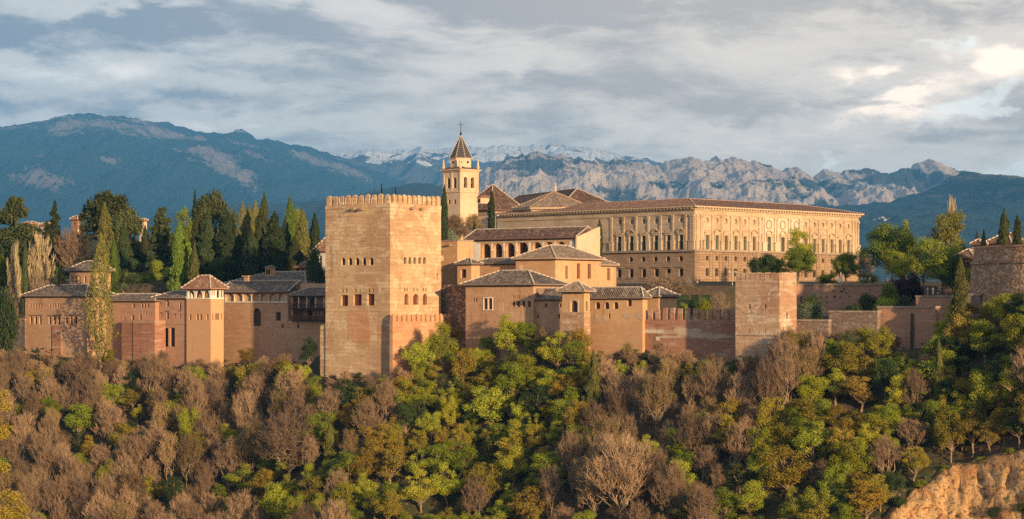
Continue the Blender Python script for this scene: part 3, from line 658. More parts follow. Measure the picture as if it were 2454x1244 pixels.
# low fore-wall with pointed merlons beside the tower's foot
f2 = Fr.px(941, 447.6); ztw = f2.z(772)
t_ = rootat('battlement_wall', f2, z0, 'low reddish wall with pointed merlons at the right foot of the tall crenellated tower', 'wall')
BL = f2.b(1116)
add(t_, 'wall', 'tower_red', lambda mb: mb.box(f2, 0.0, 0.9, 0, BL, z0, ztw))
me = merlon_mesh(1.15, 0.8, 1.75, 0.75, 'tower_red')
merlons(t_, me, f2, [(0.45, 0.7+k*1.62, ztw, angR(38)) for k in range(int((BL-0.5)/1.62))])
add(t_, 'buttress', 'tower_red', lambda mb: mb.box(f2, -1.3, -0.003, 12.2, 13.0, z0, f2.z(790, 0, 12)))

# ================================================================== wall and gallery between the towers
ff = Fr(fr.P(0, 14.5, 0).x, fr.P(0, 14.5, 0).y)              # the plane of the long wall
a0, a1 = ff.a(800), ff.a(535); am = ff.a(690)
zt = ff.z(699, am); zt2 = ff.z(770, ff.a(735))
root = thing('gallery_wall', ff.P(am, 0, -24), 'long brick rampart with a row of seven screened arches under a tiled roof', 'building')
L = pxL(ff, 0, [(p, 704.5, 722.5, 18.6, 'arch', 'tan_screen') for p in (551.5, 572, 592.7, 613.2, 633.8, 654.4)] + [(675.5, 704.5, 722, 17, 'arch', 'tan_screen')] +
        [(615.5, 739, 782, 19, 'arch', 'dim_room'), (666.5, 749, 769, 12, 'rect', 'dark_wood', 'lattice'), (677, 777, 787.5, 5, 'arch')])
shell(root, ff, a1, 7, -24, zt, 'brick_wall', L, [], depth=0.5, a0=am)
cols = MB()
for p in (541, 561.8, 582.4, 603, 623.5, 644, 664.6, 685.5):
    a_ = ff.a(p); cols.tube(ff.P(a_, -0.02, ff.z(723, a_)), ff.P(a_, -0.02, ff.z(708, a_)), 0.13, 0.11, 8)
    cols.box(ff, a_-0.2, a_+0.2, -0.2, 0.1, ff.z(708.5, a_), ff.z(706.5, a_))
cols.box(ff, am+0.1, a1-0.1, -0.16, 0.03, ff.z(726, am), ff.z(723.3, am))
cols.build('colonnade', MATS['white_plaster'], root)
add(root, 'doorway', 'dark_wood', lambda mb: mb.box(ff, ff.a(664), ff.a(658.5), 0.38, 0.5, ff.z(722.4, am), ff.z(710, am)))
hip_roof(root, ff, am, a1, 0, 7, zt+0.05, ff.z(673, am, 4), 'roof_grey', ov=0.75, hipA=(False, False), along='a')
# wall under and behind the timber balconies
root = thing('rampart_wall', ff.P(a0, 0, -24), 'brick rampart beneath the two dark timber balconies beside the tall tower', 'wall')
L = pxL(ff, 0.0, [(714.5, 777, 787, 5, 'rect')])
shell(root, ff, am-0.004, 6, -24, zt2, 'brick_wall', L, [], a0=a0)
# two timber balconies
fb = ff.sub(0, -1.0)
bl, br = fb.a(698), fb.a(800)
root = thing('timber_balcony', fb.P(br, 0, fb.z(770, br)), 'dark two-storey timber balcony with white columns left of the tall tower', 'balcony')
zf0, zf1, zf2 = fb.z(770, am), fb.z(738.5, am), fb.z(710, am)
add(root, 'back_wall', 'ochre_plaster', lambda mb: mb.box(fb, br, bl+0.3, 3.4, 3.8, zf0, zf2+3.0))
add(root, 'deck', 'dark_wood', lambda mb: (mb.box(fb, br, bl, 0, 3.39, zf0, zf0+0.25), mb.box(fb, br, bl+0.4, -0.3, 3.39, zf1-0.3, zf1)))
add(root, 'side_wall', 'brick_wall', lambda mb: mb.box(fb, bl+0.05, bl+0.6, 0.6, 3.39, zf0, zf2+0.2))
for p in (715, 734.5, 756, 776):
    a_ = fb.a(p)
    add(root, 'white_column', 'white_plaster', lambda mb: (mb.tube(fb.P(a_, 0.15, zf1), fb.P(a_, 0.15, zf2-0.25), 0.15, 0.13, 8), mb.box(fb, a_-0.24, a_+0.24, -0.05, 0.35, zf2-0.25, zf2)))
    add(root, 'timber_post', 'brown_wood', lambda mb: (mb.box(fb, a_-0.12, a_+0.12, 0.05, 0.29, zf0+0.25, zf1-0.3), mb.box(fb, a_-0.55, a_+0.55, 0.08, 0.26, zf1-0.62, zf1-0.31)))
def rail(mb, z):
    mb.box(fb, br, bl, 0.02, 0.10, z+0.95, z+1.05); mb.box(fb, br, bl, 0.02, 0.10, z+0.06, z+0.14)
    n = int((bl-br)/0.22)
    for k in range(n+1):
        a_ = br+(bl-br)*k/n; mb.box(fb, a_-0.04, a_+0.04, 0.03, 0.09, z+0.14, z+0.95)
add(root, 'railing', 'brown_wood', lambda mb: rail(mb, zf0+0.25)); add(root, 'railing', 'brown_wood', lambda mb: rail(mb, zf1))
for p, zz in ((724, zf1), (766, zf1), (720, zf0+0.25), (760, zf0+0.25)):
    add(root, 'doorway', 'dark_room', lambda mb: mb.box(fb, fb.a(p)-0.55, fb.a(p)+0.55, 3.32, 3.398, zz+0.02, zz+2.2))
hip_roof(root, fb, br, bl-0.2, 0.0, 6.0, zf2+0.32, fb.z(690, am, 3), 'roof_grey', ov=0.55, hipA=(False, True), along='a')
# hall behind the gallery
fh = Fr.px(733, 500); ah = fh.a(530)
root = rootat('hall_house', fh, -5, 'plastered hall with a broad grey tiled roof and roof lantern behind the screened gallery', 'house')
shell(root, fh, ah, fh.b(845), -5, fh.z(683), 'ochre_plaster')
hip_roof(root, fh, 0, ah, 0, fh.b(845), fh.z(682), fh.z(651.5, 6, 6), 'roof_grey', ov=0.8)
fl = Fr.px(650, 507)
lt = add(root, 'roof_lantern', 'ochre_plaster', lambda mb: mb.box(fl, 0, fl.a(636), 0, 1.4, fl.z(662), fl.z(642)))
mb = MB(); fa = fl.a(636)
slope_face(mb, [fl.P(-.4, -.4, fl.z(642)), fl.P(fa+.4, -.4, fl.z(642)), fl.P(fa/2, 0.7, fl.z(634.5))], (0, 1)); slope_face(mb, [fl.P(-.4, 1.8, fl.z(642)), fl.P(-.4, -.4, fl.z(642)), fl.P(fa/2, 0.7, fl.z(634.5))], (0, 1))
slope_face(mb, [fl.P(fa+.4, -.4, fl.z(642)), fl.P(fa+.4, 1.8, fl.z(642)), fl.P(fa/2, 0.7, fl.z(634.5))], (0, 1)); mb.build('lantern_roof', MATS['roof_grey'], lt)
add(lt, 'vent_opening', 'dark_room', lambda mb: [mb.box(fl, fl.a(q)-0.3, fl.a(q)+0.3, -0.04, 0.01, fl.z(658), fl.z(646)) for q in (640, 645.5)])
f3 = Fr.px(594, 498); add(root, 'chimney', 'brick_wall', lambda mb: (mb.box(f3, 0, 1.3, 0, 1.0, f3.z(675), f3.z(664)), mb.box(f3, -0.4, 1.8, -0.3, 1.3, f3.z(664)+0.003, f3.z(661))))

# ================================================================== loggia tower
fp = Fr.px(505, 489); Ap = fp.a(447); Bp = fp.b(536)
root = rootat('loggia_tower', fp, -22, 'slender smooth plastered tower with an open arcaded loggia and pyramid tiled roof', 'tower')
zl = fp.z(716); ze = fp.z(693.5)
L = pxL(fp, 0, [(456, 753, 768, 4.6, 'arch'), (473.2, 752.5, 768, 5.4, 'arch'), (481, 752.5, 768, 5.4, 'arch'), (497, 752.5, 768, 4.4, 'arch')])
Rr = pxR(fp, 0, [(510, 751.5, 767.5, 2.6, 'arch', 'dim_room'), (518.3, 751, 767, 4, 'arch'), (523, 751, 767, 4, 'arch'), (531, 751, 767, 2.4, 'arch', 'dim_room')])
shell(root, fp, Ap, Bp, -22, zl, 'smooth_plaster', L, Rr, depth=0.4)
Lw = pxL(fp, 0, [(457.5, 697, 714.5, 14.5, 'arch'), (476.3, 697, 714.5, 15.2, 'arch'), (494, 697, 714.5, 13.6, 'arch')])
Rw = pxR(fp, 0, [(509, 697, 709, 3, 'arch', 'dim_room'), (514, 697, 709, 3, 'arch', 'dim_room'), (523, 696.5, 714, 6.5, 'arch', 'dim_room'), (531.5, 697, 714, 4, 'arch', 'dim_room')])
lg = MB(); wall_face(lg, fp, 'L', 0.05, Ap-0.05, zl+0.02, ze, 0.05, [h[:5] for h in Lw], 0.3); wall_face(lg, fp, 'R', 0.05, Bp-0.05, zl+0.02, ze, 0.05, [h[:5] for h in Rw], 0.3)
lg.face([fp.P(Ap-.05, .05, zl), fp.P(Ap-.05, Bp-.05, zl), fp.P(Ap-.05, Bp-.05, ze), fp.P(Ap-.05, .05, ze)])
lg.box(fp, -0.1, Ap+0.1, -0.1, 0.04, zl-0.12, zl+0.14); lg.box(fp, -0.1, 0.04, 0.041, Bp+0.1, zl-0.12, zl+0.14)
lg.build('loggia', MATS['white_plaster'], root)
lc = MB()
wall_face(lc, fp, 'L', 1.3, Ap-1.0, zl+0.05, ze-0.05, 1.7, [(Ap*0.30, 0.7, zl+0.9, zl+1.7, 'arch'), (Ap*0.55, 0.8, zl+0.9, zl+1.8, 'arch')], 0.3)
wall_face(lc, fp, 'R', 1.7, Bp-1.0, zl+0.05, ze-0.05, 1.3, [(Bp*0.55, 0.6, zl+0.9, zl+1.7, 'arch')], 0.3)
lc.build('inner_room', MATS['ochre_plaster'], root)
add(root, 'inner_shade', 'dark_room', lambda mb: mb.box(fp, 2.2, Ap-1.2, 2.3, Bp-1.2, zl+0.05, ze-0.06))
for p in (456.5, 449.6): add(root, 'loggia_column', 'white_plaster', lambda mb: mb.tube(fp.P(fp.a(p), 0.2, zl), fp.P(fp.a(p), 0.2, ze-0.9), 0.11, 0.10, 8))
hip_roof(root, fp, 0, Ap, 0, Bp, ze+0.28, fp.z(661, 2.6, 2.6), 'roof_red', ov=0.95, along='a', inset=3.4, ridge_r=0.2)

# ================================================================== small houses between the cypresses and the tall tower
f4 = Fr.px(745, 530)
root = rootat('garden_house', f4, -2, 'small ochre garden house with two arched windows beside a dark ivy-clad tree', 'house')
shell(root, f4, f4.a(705), f4.b(775), -2, f4.z(640), 'smooth_plaster', pxL(f4, 0, [(713, 643, 652, 5, 'arch'), (725, 643, 652, 5, 'arch')]))
hip_roof(root, f4, 0, f4.a(705), 0, f4.b(775), f4.z(639.5), f4.z(626, 3, 3), 'roof_red', ov=0.6)
f4 = Fr.px(790, 520)
root = rootat('garden_house', f4, -2, 'pale house with an arched window and red tiled roof, partly hidden behind the tall tower', 'house')
shell(root, f4, f4.a(757), f4.b(830), -2, f4.z(601), 'white_plaster', pxL(f4, 0, [(768, 613, 635, 7, 'arch', 'dim_room')]))
hip_roof(root, f4, 0, f4.a(757), 0, f4.b(830), f4.z(600.5), f4.z(562, 3, 4), 'roof_red', ov=0.7)
# ================================================================== tiled palace blocks right of the great tower
def block(name, label, cat, px, Y, left, right, top, bottom, mat, L=(), R=(), alpha=38.0, roof=None, depth=0.45, pm='dark_room', zbot=None, group=None):
    f = Fr.px(px, Y, alpha); A = f.a(left) if left is not None else 6.0
    B = f.b(right[0]) if isinstance(right, tuple) else right
    zb = f.z(bottom) if zbot is None else zbot
    root = thing(name, f.P(0, 0, zb), label, cat, group)
    zt = f.z(top)
    shell(root, f, A, B, zb, zt, mat, pxL(f, 0, L), pxR(f, 0, R), depth=depth, pmat=pm)
    if roof:
        rd = dict(roof); ry = rd.pop('ridge'); zr = f.z(ry, A/2, B/2)
        hip_roof(root, f, 0, A, 0, B, zt+0.30, zr, **rd)
    return root, f, A, B, zt
def ragged(mb, f, p, q, w_, h_, d=0.04):               # a flake of render with a torn edge
    P = []
    for k in range(72):
        x = k*2*math.pi/72; r = 1+0.5*(mnoise.fractal(Vector((2.2*math.cos(x)+p, 2.2*math.sin(x), 0.3)), 0.7, 2.0, 5))
        P.append(f.P(f.a(p+w_*r*math.cos(x)), -d, f.z(q+h_*r*math.sin(x), f.a(p))))
    c = f.P(f.a(p), -d, f.z(q, f.a(p)))
    for k in range(72): mb.face([c, P[k], P[(k+1) % 72]])
# the arcaded court with its long roof
root, f, A, B, zt = block('arcaded_palace', 'palace wing with seven round arches on slim columns under a long brown tiled roof', 'palace', 1378, 492, 1134, 9.0, 571.5, 650, 'ochre_plaster',
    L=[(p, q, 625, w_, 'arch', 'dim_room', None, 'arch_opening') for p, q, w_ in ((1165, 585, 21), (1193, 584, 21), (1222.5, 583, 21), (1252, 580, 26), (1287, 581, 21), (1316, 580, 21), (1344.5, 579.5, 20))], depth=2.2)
hip_roof(root, f, 0, A+1.6, 0, 8.4, zt+0.35, f.z(546.5, 12, 4.2), 'roof_dark', ov=0.9, hipA=(False, False), along='a')
add(root, 'end_gable', 'church_stone', lambda mb: mb.hexa([f.P(-0.95, -0.6, -2), f.P(-0.55, -0.6, -2), f.P(-0.55, 9, -2), f.P(-0.95, 9, -2), f.P(-0.95, -0.6, zt+0.3), f.P(-0.55, -0.6, zt+0.3), f.P(-0.55, 9, zt+3.0), f.P(-0.95, 9, zt+3.0)]))
for x0, x1 in ((1134.5, 1151), (1364.5, 1377)):
    add(root, 'white_pier', 'white_plaster', lambda mb: mb.box(f, f.a(x1), f.a(x0), -0.08, 0.05, f.z(622, A/2), zt-0.4))
for p in (1179, 1208, 1237.5, 1269, 1302, 1330.5):
    add(root, 'column', 'white_plaster', lambda mb: (mb.tube(f.P(f.a(p), 0.1, f.z(625, 10)), f.P(f.a(p), 0.1, f.z(602, f.a(p))), 0.17, 0.15, 8), mb.box(f, f.a(p)-0.32, f.a(p)+0.32, -0.14, 0.3, f.z(602, f.a(p)), f.z(599, f.a(p))),
        mb.box(f, f.a(p)-0.28, f.a(p)+0.28, -0.07, 0.05, f.z(599, f.a(p))+0.003, f.z(577, f.a(p)))))
add(root, 'frieze', 'trim_stone', lambda mb: mb.box(f, 0.3, A-1.2, -0.10, 0.05, zt-0.75, zt-0.35))
for p, w_ in ((1165, 6), (1252, 8), (1266, 7)): add(root, 'inner_door', 'dark_room', lambda mb: mb.box(f, f.a(p)-w_/22, f.a(p)+w_/22, 2.12, 2.199, f.z(625, 10), f.z(606, f.a(p))))
# square flat topped block at the right shoulder of the great tower
root, f, A, B, zt = block('flat_roofed_turret', 'square flat topped ochre turret directly right of the tall crenellated tower', 'tower', 1096, 474, 1040, (1134,), 578, 760, 'ochre_plaster')
add(root, 'coping', 'capstone', lambda mb: mb.box(f, -0.15, A+0.15, -0.15, B+0.15, zt+0.003, zt+0.3))
add(root, 'water_spout', 'weathered_trim', lambda mb: mb.box(f, f.a(1079)-0.4, f.a(1079)+0.4, -0.8, 0.1, f.z(590), f.z(586)))
# dark rubble wall below it
f = Fr.px(1120, 461)
root = rootat('rubble_rampart', f, -22, 'dark rough rubble wall between the tall tower and the palace with twin windows', 'wall')
add(root, 'wall', 'rubble_wall', lambda mb: mb.box(f, 0, f.a(1030), 0, 3, -22, f.z(683)))
add(root, 'ledge', 'tower_stone', lambda mb: mb.box(f, f.a(1063), f.a(1055), -0.8, -0.003, f.z(625), f.z(612)))
# narrow linking wing with one window
root, f, A, B, zt = block('linking_wing', 'low ochre wing with one square window and a grey roof beside the flat topped turret', 'house', 1129.5, 468, 1096, (1150,), 634.5, 720, 'ochre_plaster', L=[(1110.5, 646, 666.5, 13, 'rect', 'brown_wood', 'bars')],
    roof=dict(ridge=620, mat='roof_grey', ov=0.6, along='a'))
root, f, A, B, zt = block('linking_wing', 'plain ochre wing under a thin grey roof, below the seven round arches', 'house', 1240, 476, 1130, 6.0, 633.0, 720, 'ochre_plaster',
    roof=dict(ridge=619.5, mat='roof_grey', ov=0.5, along='a'))
# tall hall with three slot windows
root, f, A, B, zt = block('great_hall', 'tall sunlit hall with three narrow latticed windows under a hipped roof with white ridges', 'palace', 1331, 466, 1236, (1440,), 621.5, 740, 'ochre_plaster',
    R=[(1358, 638, 669, 6, 'rect', 'lattice_wood', 'bars'), (1386.5, 632, 668.5, 8, 'rect', 'lattice_wood', 'lattice'), (1412.5, 633, 668.5, 8, 'rect', 'lattice_wood', 'lattice'), (1350, 679, 691, 7, 'round', 'dim_room')],
    roof=dict(ridge=588.5, mat='roof_tan', ov=0.8, along='b'))
add(root, 'blocked_opening', 'pale_stone', lambda mb: mb.box(f, f.a(1248)-0.5, f.a(1248)+0.5, -0.05, 0.05, f.z(648), f.z(635)))
f5 = f.sub(0.4, B+0.004); B5 = f5.b(1477)
root2 = thing('hall_annex', f5.P(0, 0, -4), 'lower sunlit annex with one tall latticed window at the right end of the tall hall', 'house')
shell(root2, f5, A-3, B5, -4, f5.z(634.5), 'ochre_plaster', [], pxR(f5, 0, [(1459, 643.5, 672.5, 7.5, 'rect', 'lattice_wood', 'bars')]))
hip_roof(root2, f5, 0, A-3, 0, B5, f5.z(634), f5.z(612, 3, 3), 'roof_tan', ov=0.6, along='b', hipA=(False, True))
# council hall with twin window
root, f, A, B, zt = block('council_hall', 'broad brick palace block with a white twin window and a big grey hipped roof', 'palace', 1278, 441, 1116, 11.0, 684, 900, 'brick_wall',
    L=[(1164.3, 715.5, 742.3, 9.3, 'arch', 'window_glass', 'bars'), (1175.2, 715.5, 742.3, 9.3, 'arch', 'window_glass', 'bars'), (1135.5, 714, 724.5, 4.2, 'arch', 'dim_room'), (1141.5, 714, 724.5, 4.2, 'arch', 'dim_room')] +
      [(p, 722, 736.5, w_, 'rect', 'dim_room', 'bars') for p, w_ in ((1231, 5), (1242, 7.5), (1255, 7), (1268.5, 7.5))] + [(p, 708, 715.5, 2.3, 'arch', 'dim_room') for p in (1230, 1233.5, 1240, 1244.5, 1252.5, 1257, 1265.5, 1270.5)] + [(1289, 0, 0, 0.01, 'rect')][:0],
    roof=dict(ridge=649, mat='roof_grey', ov=0.95, along='a'))
add(root, 'window_surround', 'white_plaster', lambda mb: (mb.box(f, f.a(1181.5)-0.0, f.a(1180.3), -0.10, 0.06, f.z(743), f.z(715)), mb.box(f, f.a(1159.3), f.a(1158.1), -0.10, 0.06, f.z(743), f.z(715)), mb.box(f, f.a(1170.3), f.a(1169.2), -0.10, 0.06, f.z(743), f.z(715)),
    mb.box(f, f.a(1181.5), f.a(1158.1), -0.13, 0.06, f.z(744.5), f.z(743.05)), mb.box(f, f.a(1181.5), f.a(1158.1), -0.12, 0.06, f.z(714.9), f.z(712.8))))
add(root, 'blocked_opening', 'ochre_plaster', lambda mb: mb.box(f, f.a(1207), f.a(1194), -0.06, 0.05, f.z(748), f.z(727)))
add(root, 'small_canopy', 'roof_grey', lambda mb: mb.hexa([f.P(-0.7, 1.0, f.z(709)), f.P(-0.003, 1.0, f.z(694)), f.P(-0.003, 5.6, f.z(694)), f.P(-0.7, 5.6, f.z(709)), f.P(-0.7, 1.0, f.z(706)), f.P(-0.003, 1.0, f.z(691)), f.P(-0.003, 5.6, f.z(691)), f.P(-0.7, 5.6, f.z(706))]))
# wing under a dark low roof
root, f, A, B, zt = block('low_wing', 'low brick wing with tiny square windows and dark roof left of the little arched tower', 'house', 1352, 437, 1278.5, 7.0, 719, 900, 'brick_wall',
    L=[(1308.5, 728, 737, 5, 'rect'), (1343, 728, 736.5, 5, 'rect'), (1339, 753.5, 764.5, 6, 'rect'), (1288.5, 753, 762.5, 4, 'rect')], roof=dict(ridge=692, mat='roof_grey', ov=0.5, along='a', hipA=(True, False)))
# little tower with one arched window
root, f, A, B, zt = block('arched_turret', 'little square tower with one large arched window and a pyramid tiled roof', 'tower', 1399.5, 426, 1347.5, (1413.5,), 700.5, 900, 'ochre_plaster',
    L=[(1376, 721, 748.5, 16, 'arch', 'dim_room')], R=[(1406, 722, 746, 4.5, 'arch', 'dim_room')], roof=dict(ridge=677, mat='roof_tan', ov=0.95, along='a', inset=3.0))
add(root, 'rendered_base', 'weathered_wall', lambda mb: (mb.box(f, -0.12, A+0.05, -0.12, -0.003, -24, f.z(749)), mb.box(f, -0.12, -0.003, -0.003, B, -24, f.z(749))))
add(root, 'window_surround', 'pale_stone', lambda mb: (mb.box(f, f.a(1367), f.a(1364.5), -0.06, 0.05, f.z(749), f.z(719)), mb.box(f, f.a(1387), f.a(1384.7), -0.06, 0.05, f.z(749), f.z(719)), mb.box(f, f.a(1387), f.a(1364.5), -0.062, 0.05, f.z(718.9), f.z(717))))
# long wing with three arched windows
root, f, A, B, zt = block('oratory_wing', 'long plastered wing with three small arched windows and peeling white render', 'palace', 1540, 424, 1412, (1551.5,), 716, 900, 'ochre_plaster',
    L=[(p, 724.5, 741, 11.5, 'arch', 'dim_room') for p in (1432.3, 1454, 1476)] + [(1508.5, 719.5, 734.5, 10.5, 'rect', 'brown_wood'), (1460.3, 752.5, 764, 4.5, 'rect'), (1504.5, 762, 766, 2, 'rect'), (1530, 762, 766, 2, 'rect')],
    roof=dict(ridge=689.5, mat='roof_grey', ov=0.7, along='a', hipA=(True, False)))
for p, q, w_, h_ in ((1431, 762, 8, 10), (1452, 764, 6, 7), (1501, 758, 8, 6), (1532, 757, 8, 7)): add(root, 'peeling_render', 'lime_render', lambda mb: ragged(mb, f, p, q, w_, h_))
root, f, A, B, zt = block('end_pavilion', 'small sunlit end pavilion at the left end of the battlemented wall', 'house', 1551.5, 430, 1520, 6.0, 709, 900, 'ochre_plaster')
f6 = Fr.px(1578, 426); Ae = f6.a(1551)
root = rootat('gable_pavilion', f6, -14, 'small plain gabled pavilion in half shade beside the clipped dark hedge', 'house')
shell(root, f6, Ae, 7, -14, f6.z(709.5), 'ochre_plaster')
hip_roof(root, f6, 0, f6.a(1538), 0, 7, f6.z(709), f6.z(688, 4, 4), 'roof_grey', ov=0.55, along='a', hipA=(True, True))
# ================================================================== battlemented wall and weathered tower
f = Fr.px(1765, 411); A = f.a(1546); zt = f.z(768)
root = rootat('battlement_wall', f, -20, 'battlemented red earth wall with white weathered streaks and blocky merlons', 'wall')
add(root, 'wall', 'red_earth_wall', lambda mb: mb.box(f, -2, A, 0, 1.4, -22, zt))
me = merlon_mesh(1.08, 0.62, 2.3, 0.35, 'red_earth_wall', pointed=False)
n = 12; merlons(root, me, f, [(0.8+k*(A-0.9)/(n-0.4), 0.34, zt, angL(38)) for k in range(n)], jit=0.08)
for p, q, w_, h_ in ((1640, 796, 48, 9), (1690, 806, 62, 6), (1610, 808, 30, 4)): add(root, 'lime_render', 'lime_render', lambda mb: ragged(mb, f, p, q, w_, h_, 0.03+0.01*(p % 3)))
add(root, 'parapet_ledge', 'red_earth_wall', lambda mb: mb.box(f, -2, A, -0.07, -0.003, zt-0.9, zt-0.45))
add(root, 'stone_frame', 'pale_stone', lambda mb: (mb.box(f, f.a(1590), f.a(1545), -0.1, -0.004, f.z(800, 14), f.z(791, 14)), mb.box(f, f.a(1582), f.a(1572), -0.14, -0.101, f.z(818, 14), f.z(808, 14))))
f = Fr.px(1868, 398); A = f.a(1762.5); B = f.b(1909); zt = f.z(672)
root = rootat('weathered_tower', f, -20, 'weathered square tower with slim merlons and blotchy mossy render, right of the battlemented wall', 'tower')
shell(root, f, A, B, -22, zt, 'weathered_wall', pxL(f, 0, [(1796.5, 729, 741, 4.6, 'arch'), (1834.5, 729, 740, 4.2, 'arch'), (1796.5, 787, 801, 2.2, 'rect'), (1834.5, 787, 801, 2.2, 'rect')]), pxR(f, 0, [(1886, 749, 764, 4, 'arch', 'dim_room')]))
me = merlon_mesh(0.98, 0.55, 1.5, 0.3, 'weathered_wall', pointed=False)
merlons(root, me, f, [(A*(k+0.5)/9, 0.3, zt, angL(38)) for k in range(9)]+[(0.3, 0.75+(B-0.75)*(k+0.5)/6, zt, angR(38)) for k in range(6)]+[(A*(k+0.5)/9, B-0.3, zt, angL(38)) for k in range(9)]+[(A-0.3, 0.75+(B-0.75)*(k+0.5)/6, zt, angR(38)) for k in range(6)])
add(root, 'ledge', 'weathered_trim', lambda mb: mb.box(f, -0.1, A*0.95, -0.12, -0.003, f.z(806), f.z(804)))
# garden ramparts right of it
f = Fr.px(1985, 399); root = rootat('garden_rampart', f, -16, 'grey garden rampart with a stone coping beside the weathered tower', 'wall')
def coped(root, f, a0, a1, z0, zt, mat, t=1.2, b0=0.0):
    add(root, 'wall', mat, lambda mb: mb.box(f, a0, a1, b0, b0+t, z0, zt)); add(root, 'coping', 'capstone', lambda mb: mb.box(f, a0-0.1, a1+0.1, b0-0.18, b0+t+0.18, zt+0.003, zt+0.38))
coped(root, f, 0, f.a(1884), -24, f.z(771), 'grey_wall')
f = Fr.px(2102, 395); root = rootat('garden_rampart', f, -16, 'brownish stretch of rampart, one step higher than the grey one beside the weathered tower', 'wall'); coped(root, f, 0, f.a(1986.5), -24, f.z(750), 'grey_wall', 1.4)
f = Fr.px(2242, 390); root = rootat('garden_rampart', f, -16, 'highest stepped stretch of rampart with dark water stains, below the visitors on the terrace', 'wall'); coped(root, f, 0, f.a(2103.5), -24, f.z(739), 'pink_brick', 1.6)
add(root, 'water_stain', 'dim_room', lambda mb: mb.face([f.P(f.a(2186+dx), -0.03, f.z(q, f.a(2186))) for dx, q in ((-3, 752), (4, 752), (6, 790), (4, 840), (-5, 850), (-5, 790))]))
f = Fr.px(2350, 402); root = rootat('visitor_terrace', f, -10, 'viewing terrace with a pale parapet where visitors stand, left of the round bastion', 'terrace'); coped(root, f, -3, f.a(2195), -10, f.z(713), 'pink_brick', 7)
f = Fr.px(2350, 396); root = rootat('parapet_wall', f, -10, 'short low parapet between the leaning cypress and the round bastion', 'wall'); coped(root, f, 0, f.a(2290), -10, f.z(709), 'grey_wall', 0.6)
f = Fr.px(2140, 463, 6); root = rootat('terrace_wall', f, -6, 'pinkish terrace wall dotted with holes and tufts, below the parasol and palace trees', 'wall')
coped(root, f, -4, f.a(1800), -6, f.z(684.5), 'pink_brick', 1.2)
for k in range(26):
    rr = random.Random(k*7+1); p = rr.uniform(1912, 2125); q = rr.uniform(691, 727)
    add(root, 'putlog_hole', 'dark_room', lambda mb: mb.box(f, f.a(p)-0.17, f.a(p)+0.17, -0.02, 0.03, f.z(q+1.7, f.a(p)), f.z(q-1.7, f.a(p))))
# garden walls and terraces in front of the palace
f = Fr.px(1668, 512, 45); root = rootat('palace_forecourt_wall', f, -4, 'long low retaining wall with a dark coping along the foot of the stone palace', 'wall'); coped(root, f, 0, f.a(1425), -6, f.z(679), 'palace_ashlar', 1.0)
f = Fr.px(1705, 488); root = rootat('garden_wall', f, -6, 'low garden wall with a pale coping below the palace corner', 'wall'); coped(root, f, 0, f.a(1592), -6, f.z(699), 'pink_brick', 1.0)
f = Fr.px(1770, 470, 30); root = rootat('garden_wall', f, -6, 'reddish garden wall left of the weathered tower, a lamp standing behind it', 'wall'); coped(root, f, -3, f.a(1703), -6, f.z(691), 'pink_brick', 4.0)
f = Fr.px(60, 520, 45); root = rootat('orchard_wall', f, -16, 'dark mossy garden wall at the far left edge beside the long house', 'wall'); coped(root, f, 0, f.a(-60), -20, f.z(768), 'grey_wall', 1.2)
# round bastion
ctr = at(2640, 720, 402); rb = 24.0
root = thing('round_bastion', (ctr.x, ctr.y, -9), 'huge round stone bastion with sloping sides at the right edge', 'bastion')
zt = (HY-589)/F*380; zs = (HY-626)/F*380
mb = MB(); mb.lathe(ctr*Vector((1, 1, 0)), [(rb+2.6, -14), (rb+1.0, zs-0.25), (rb+1.25, zs-0.25), (rb+1.25, zs+0.25), (rb+0.75, zs+0.25), (rb+0.35, zt)], 64); mb.build('wall', MATS['bastion_stone'], root)
mb = MB(); mb.lathe(ctr*Vector((1, 1, 0)), [(rb+0.45, zt+0.003), (rb+0.45, zt+0.4)], 64); mb.build('coping', MATS['tower_red'], root)
# house behind the bastion
root, f, A, B, zt = block('gate_house', 'brown house with a hipped roof half hidden behind the round bastion and its cypresses', 'house', 2420, 440, 2370, 8.0, 584, 700, 'pink_brick', roof=dict(ridge=556, mat='roof_dark', ov=0.8, along='a', inset=4.2))
root, f, A, B, zt = block('gate_turret', 'slim turret with a small pyramid roof between two short cypresses', 'tower', 2349, 428, 2331, 2.5, 588, 720, 'pink_brick', roof=dict(ridge=573, mat='roof_dark', ov=0.5, along='a'))
root, f, A, B, zt = block('gate_lodge', 'low lodge with one dark window and grey roof left of the slim turret', 'house', 2333, 434, 2285, 5.0, 621, 720, 'pink_brick', L=[(2322, 629, 643, 12, 'rect', 'lattice_wood')], roof=dict(ridge=597, mat='roof_dark', ov=0.6, along='a'))
# ================================================================== palace houses at the far left
root, f, A, B, zt = block('long_house', 'leftmost palace house with arched triple windows and a low grey hipped roof', 'palace', 206, 506, 60, 9.0, 711, 900, 'brick_wall',
    L=[(p, 727, 738, 3.5, 'arch', 'dark_room') for p in (73, 79.5, 86, 92.5, 99)] + [(p, 727, 738, 3.5, 'arch', 'dark_room') for p in (119.5, 126, 132.5, 139, 144.5)] +
      [(c+d, 758, 777.5, 6.2, 'arch', 'dark_room', 'bars') for c in (85.5, 130.5, 170.5) for d in (-11, 0, 11)] + [(199.5, 712, 721, 4.5, 'rect')], roof=dict(ridge=683.5, mat='roof_grey', ov=0.9, along='a'))
add(root, 'side_wing', 'pink_brick', lambda mb: mb.box(f, A+0.003, A+1.7, 1.2, 8, f.z(900), zt-0.05))
add(root, 'buttress', 'red_earth_wall', lambda mb: mb.box(f, f.a(149), f.a(128), -0.35, -0.003, f.z(900), f.z(781, 10)))
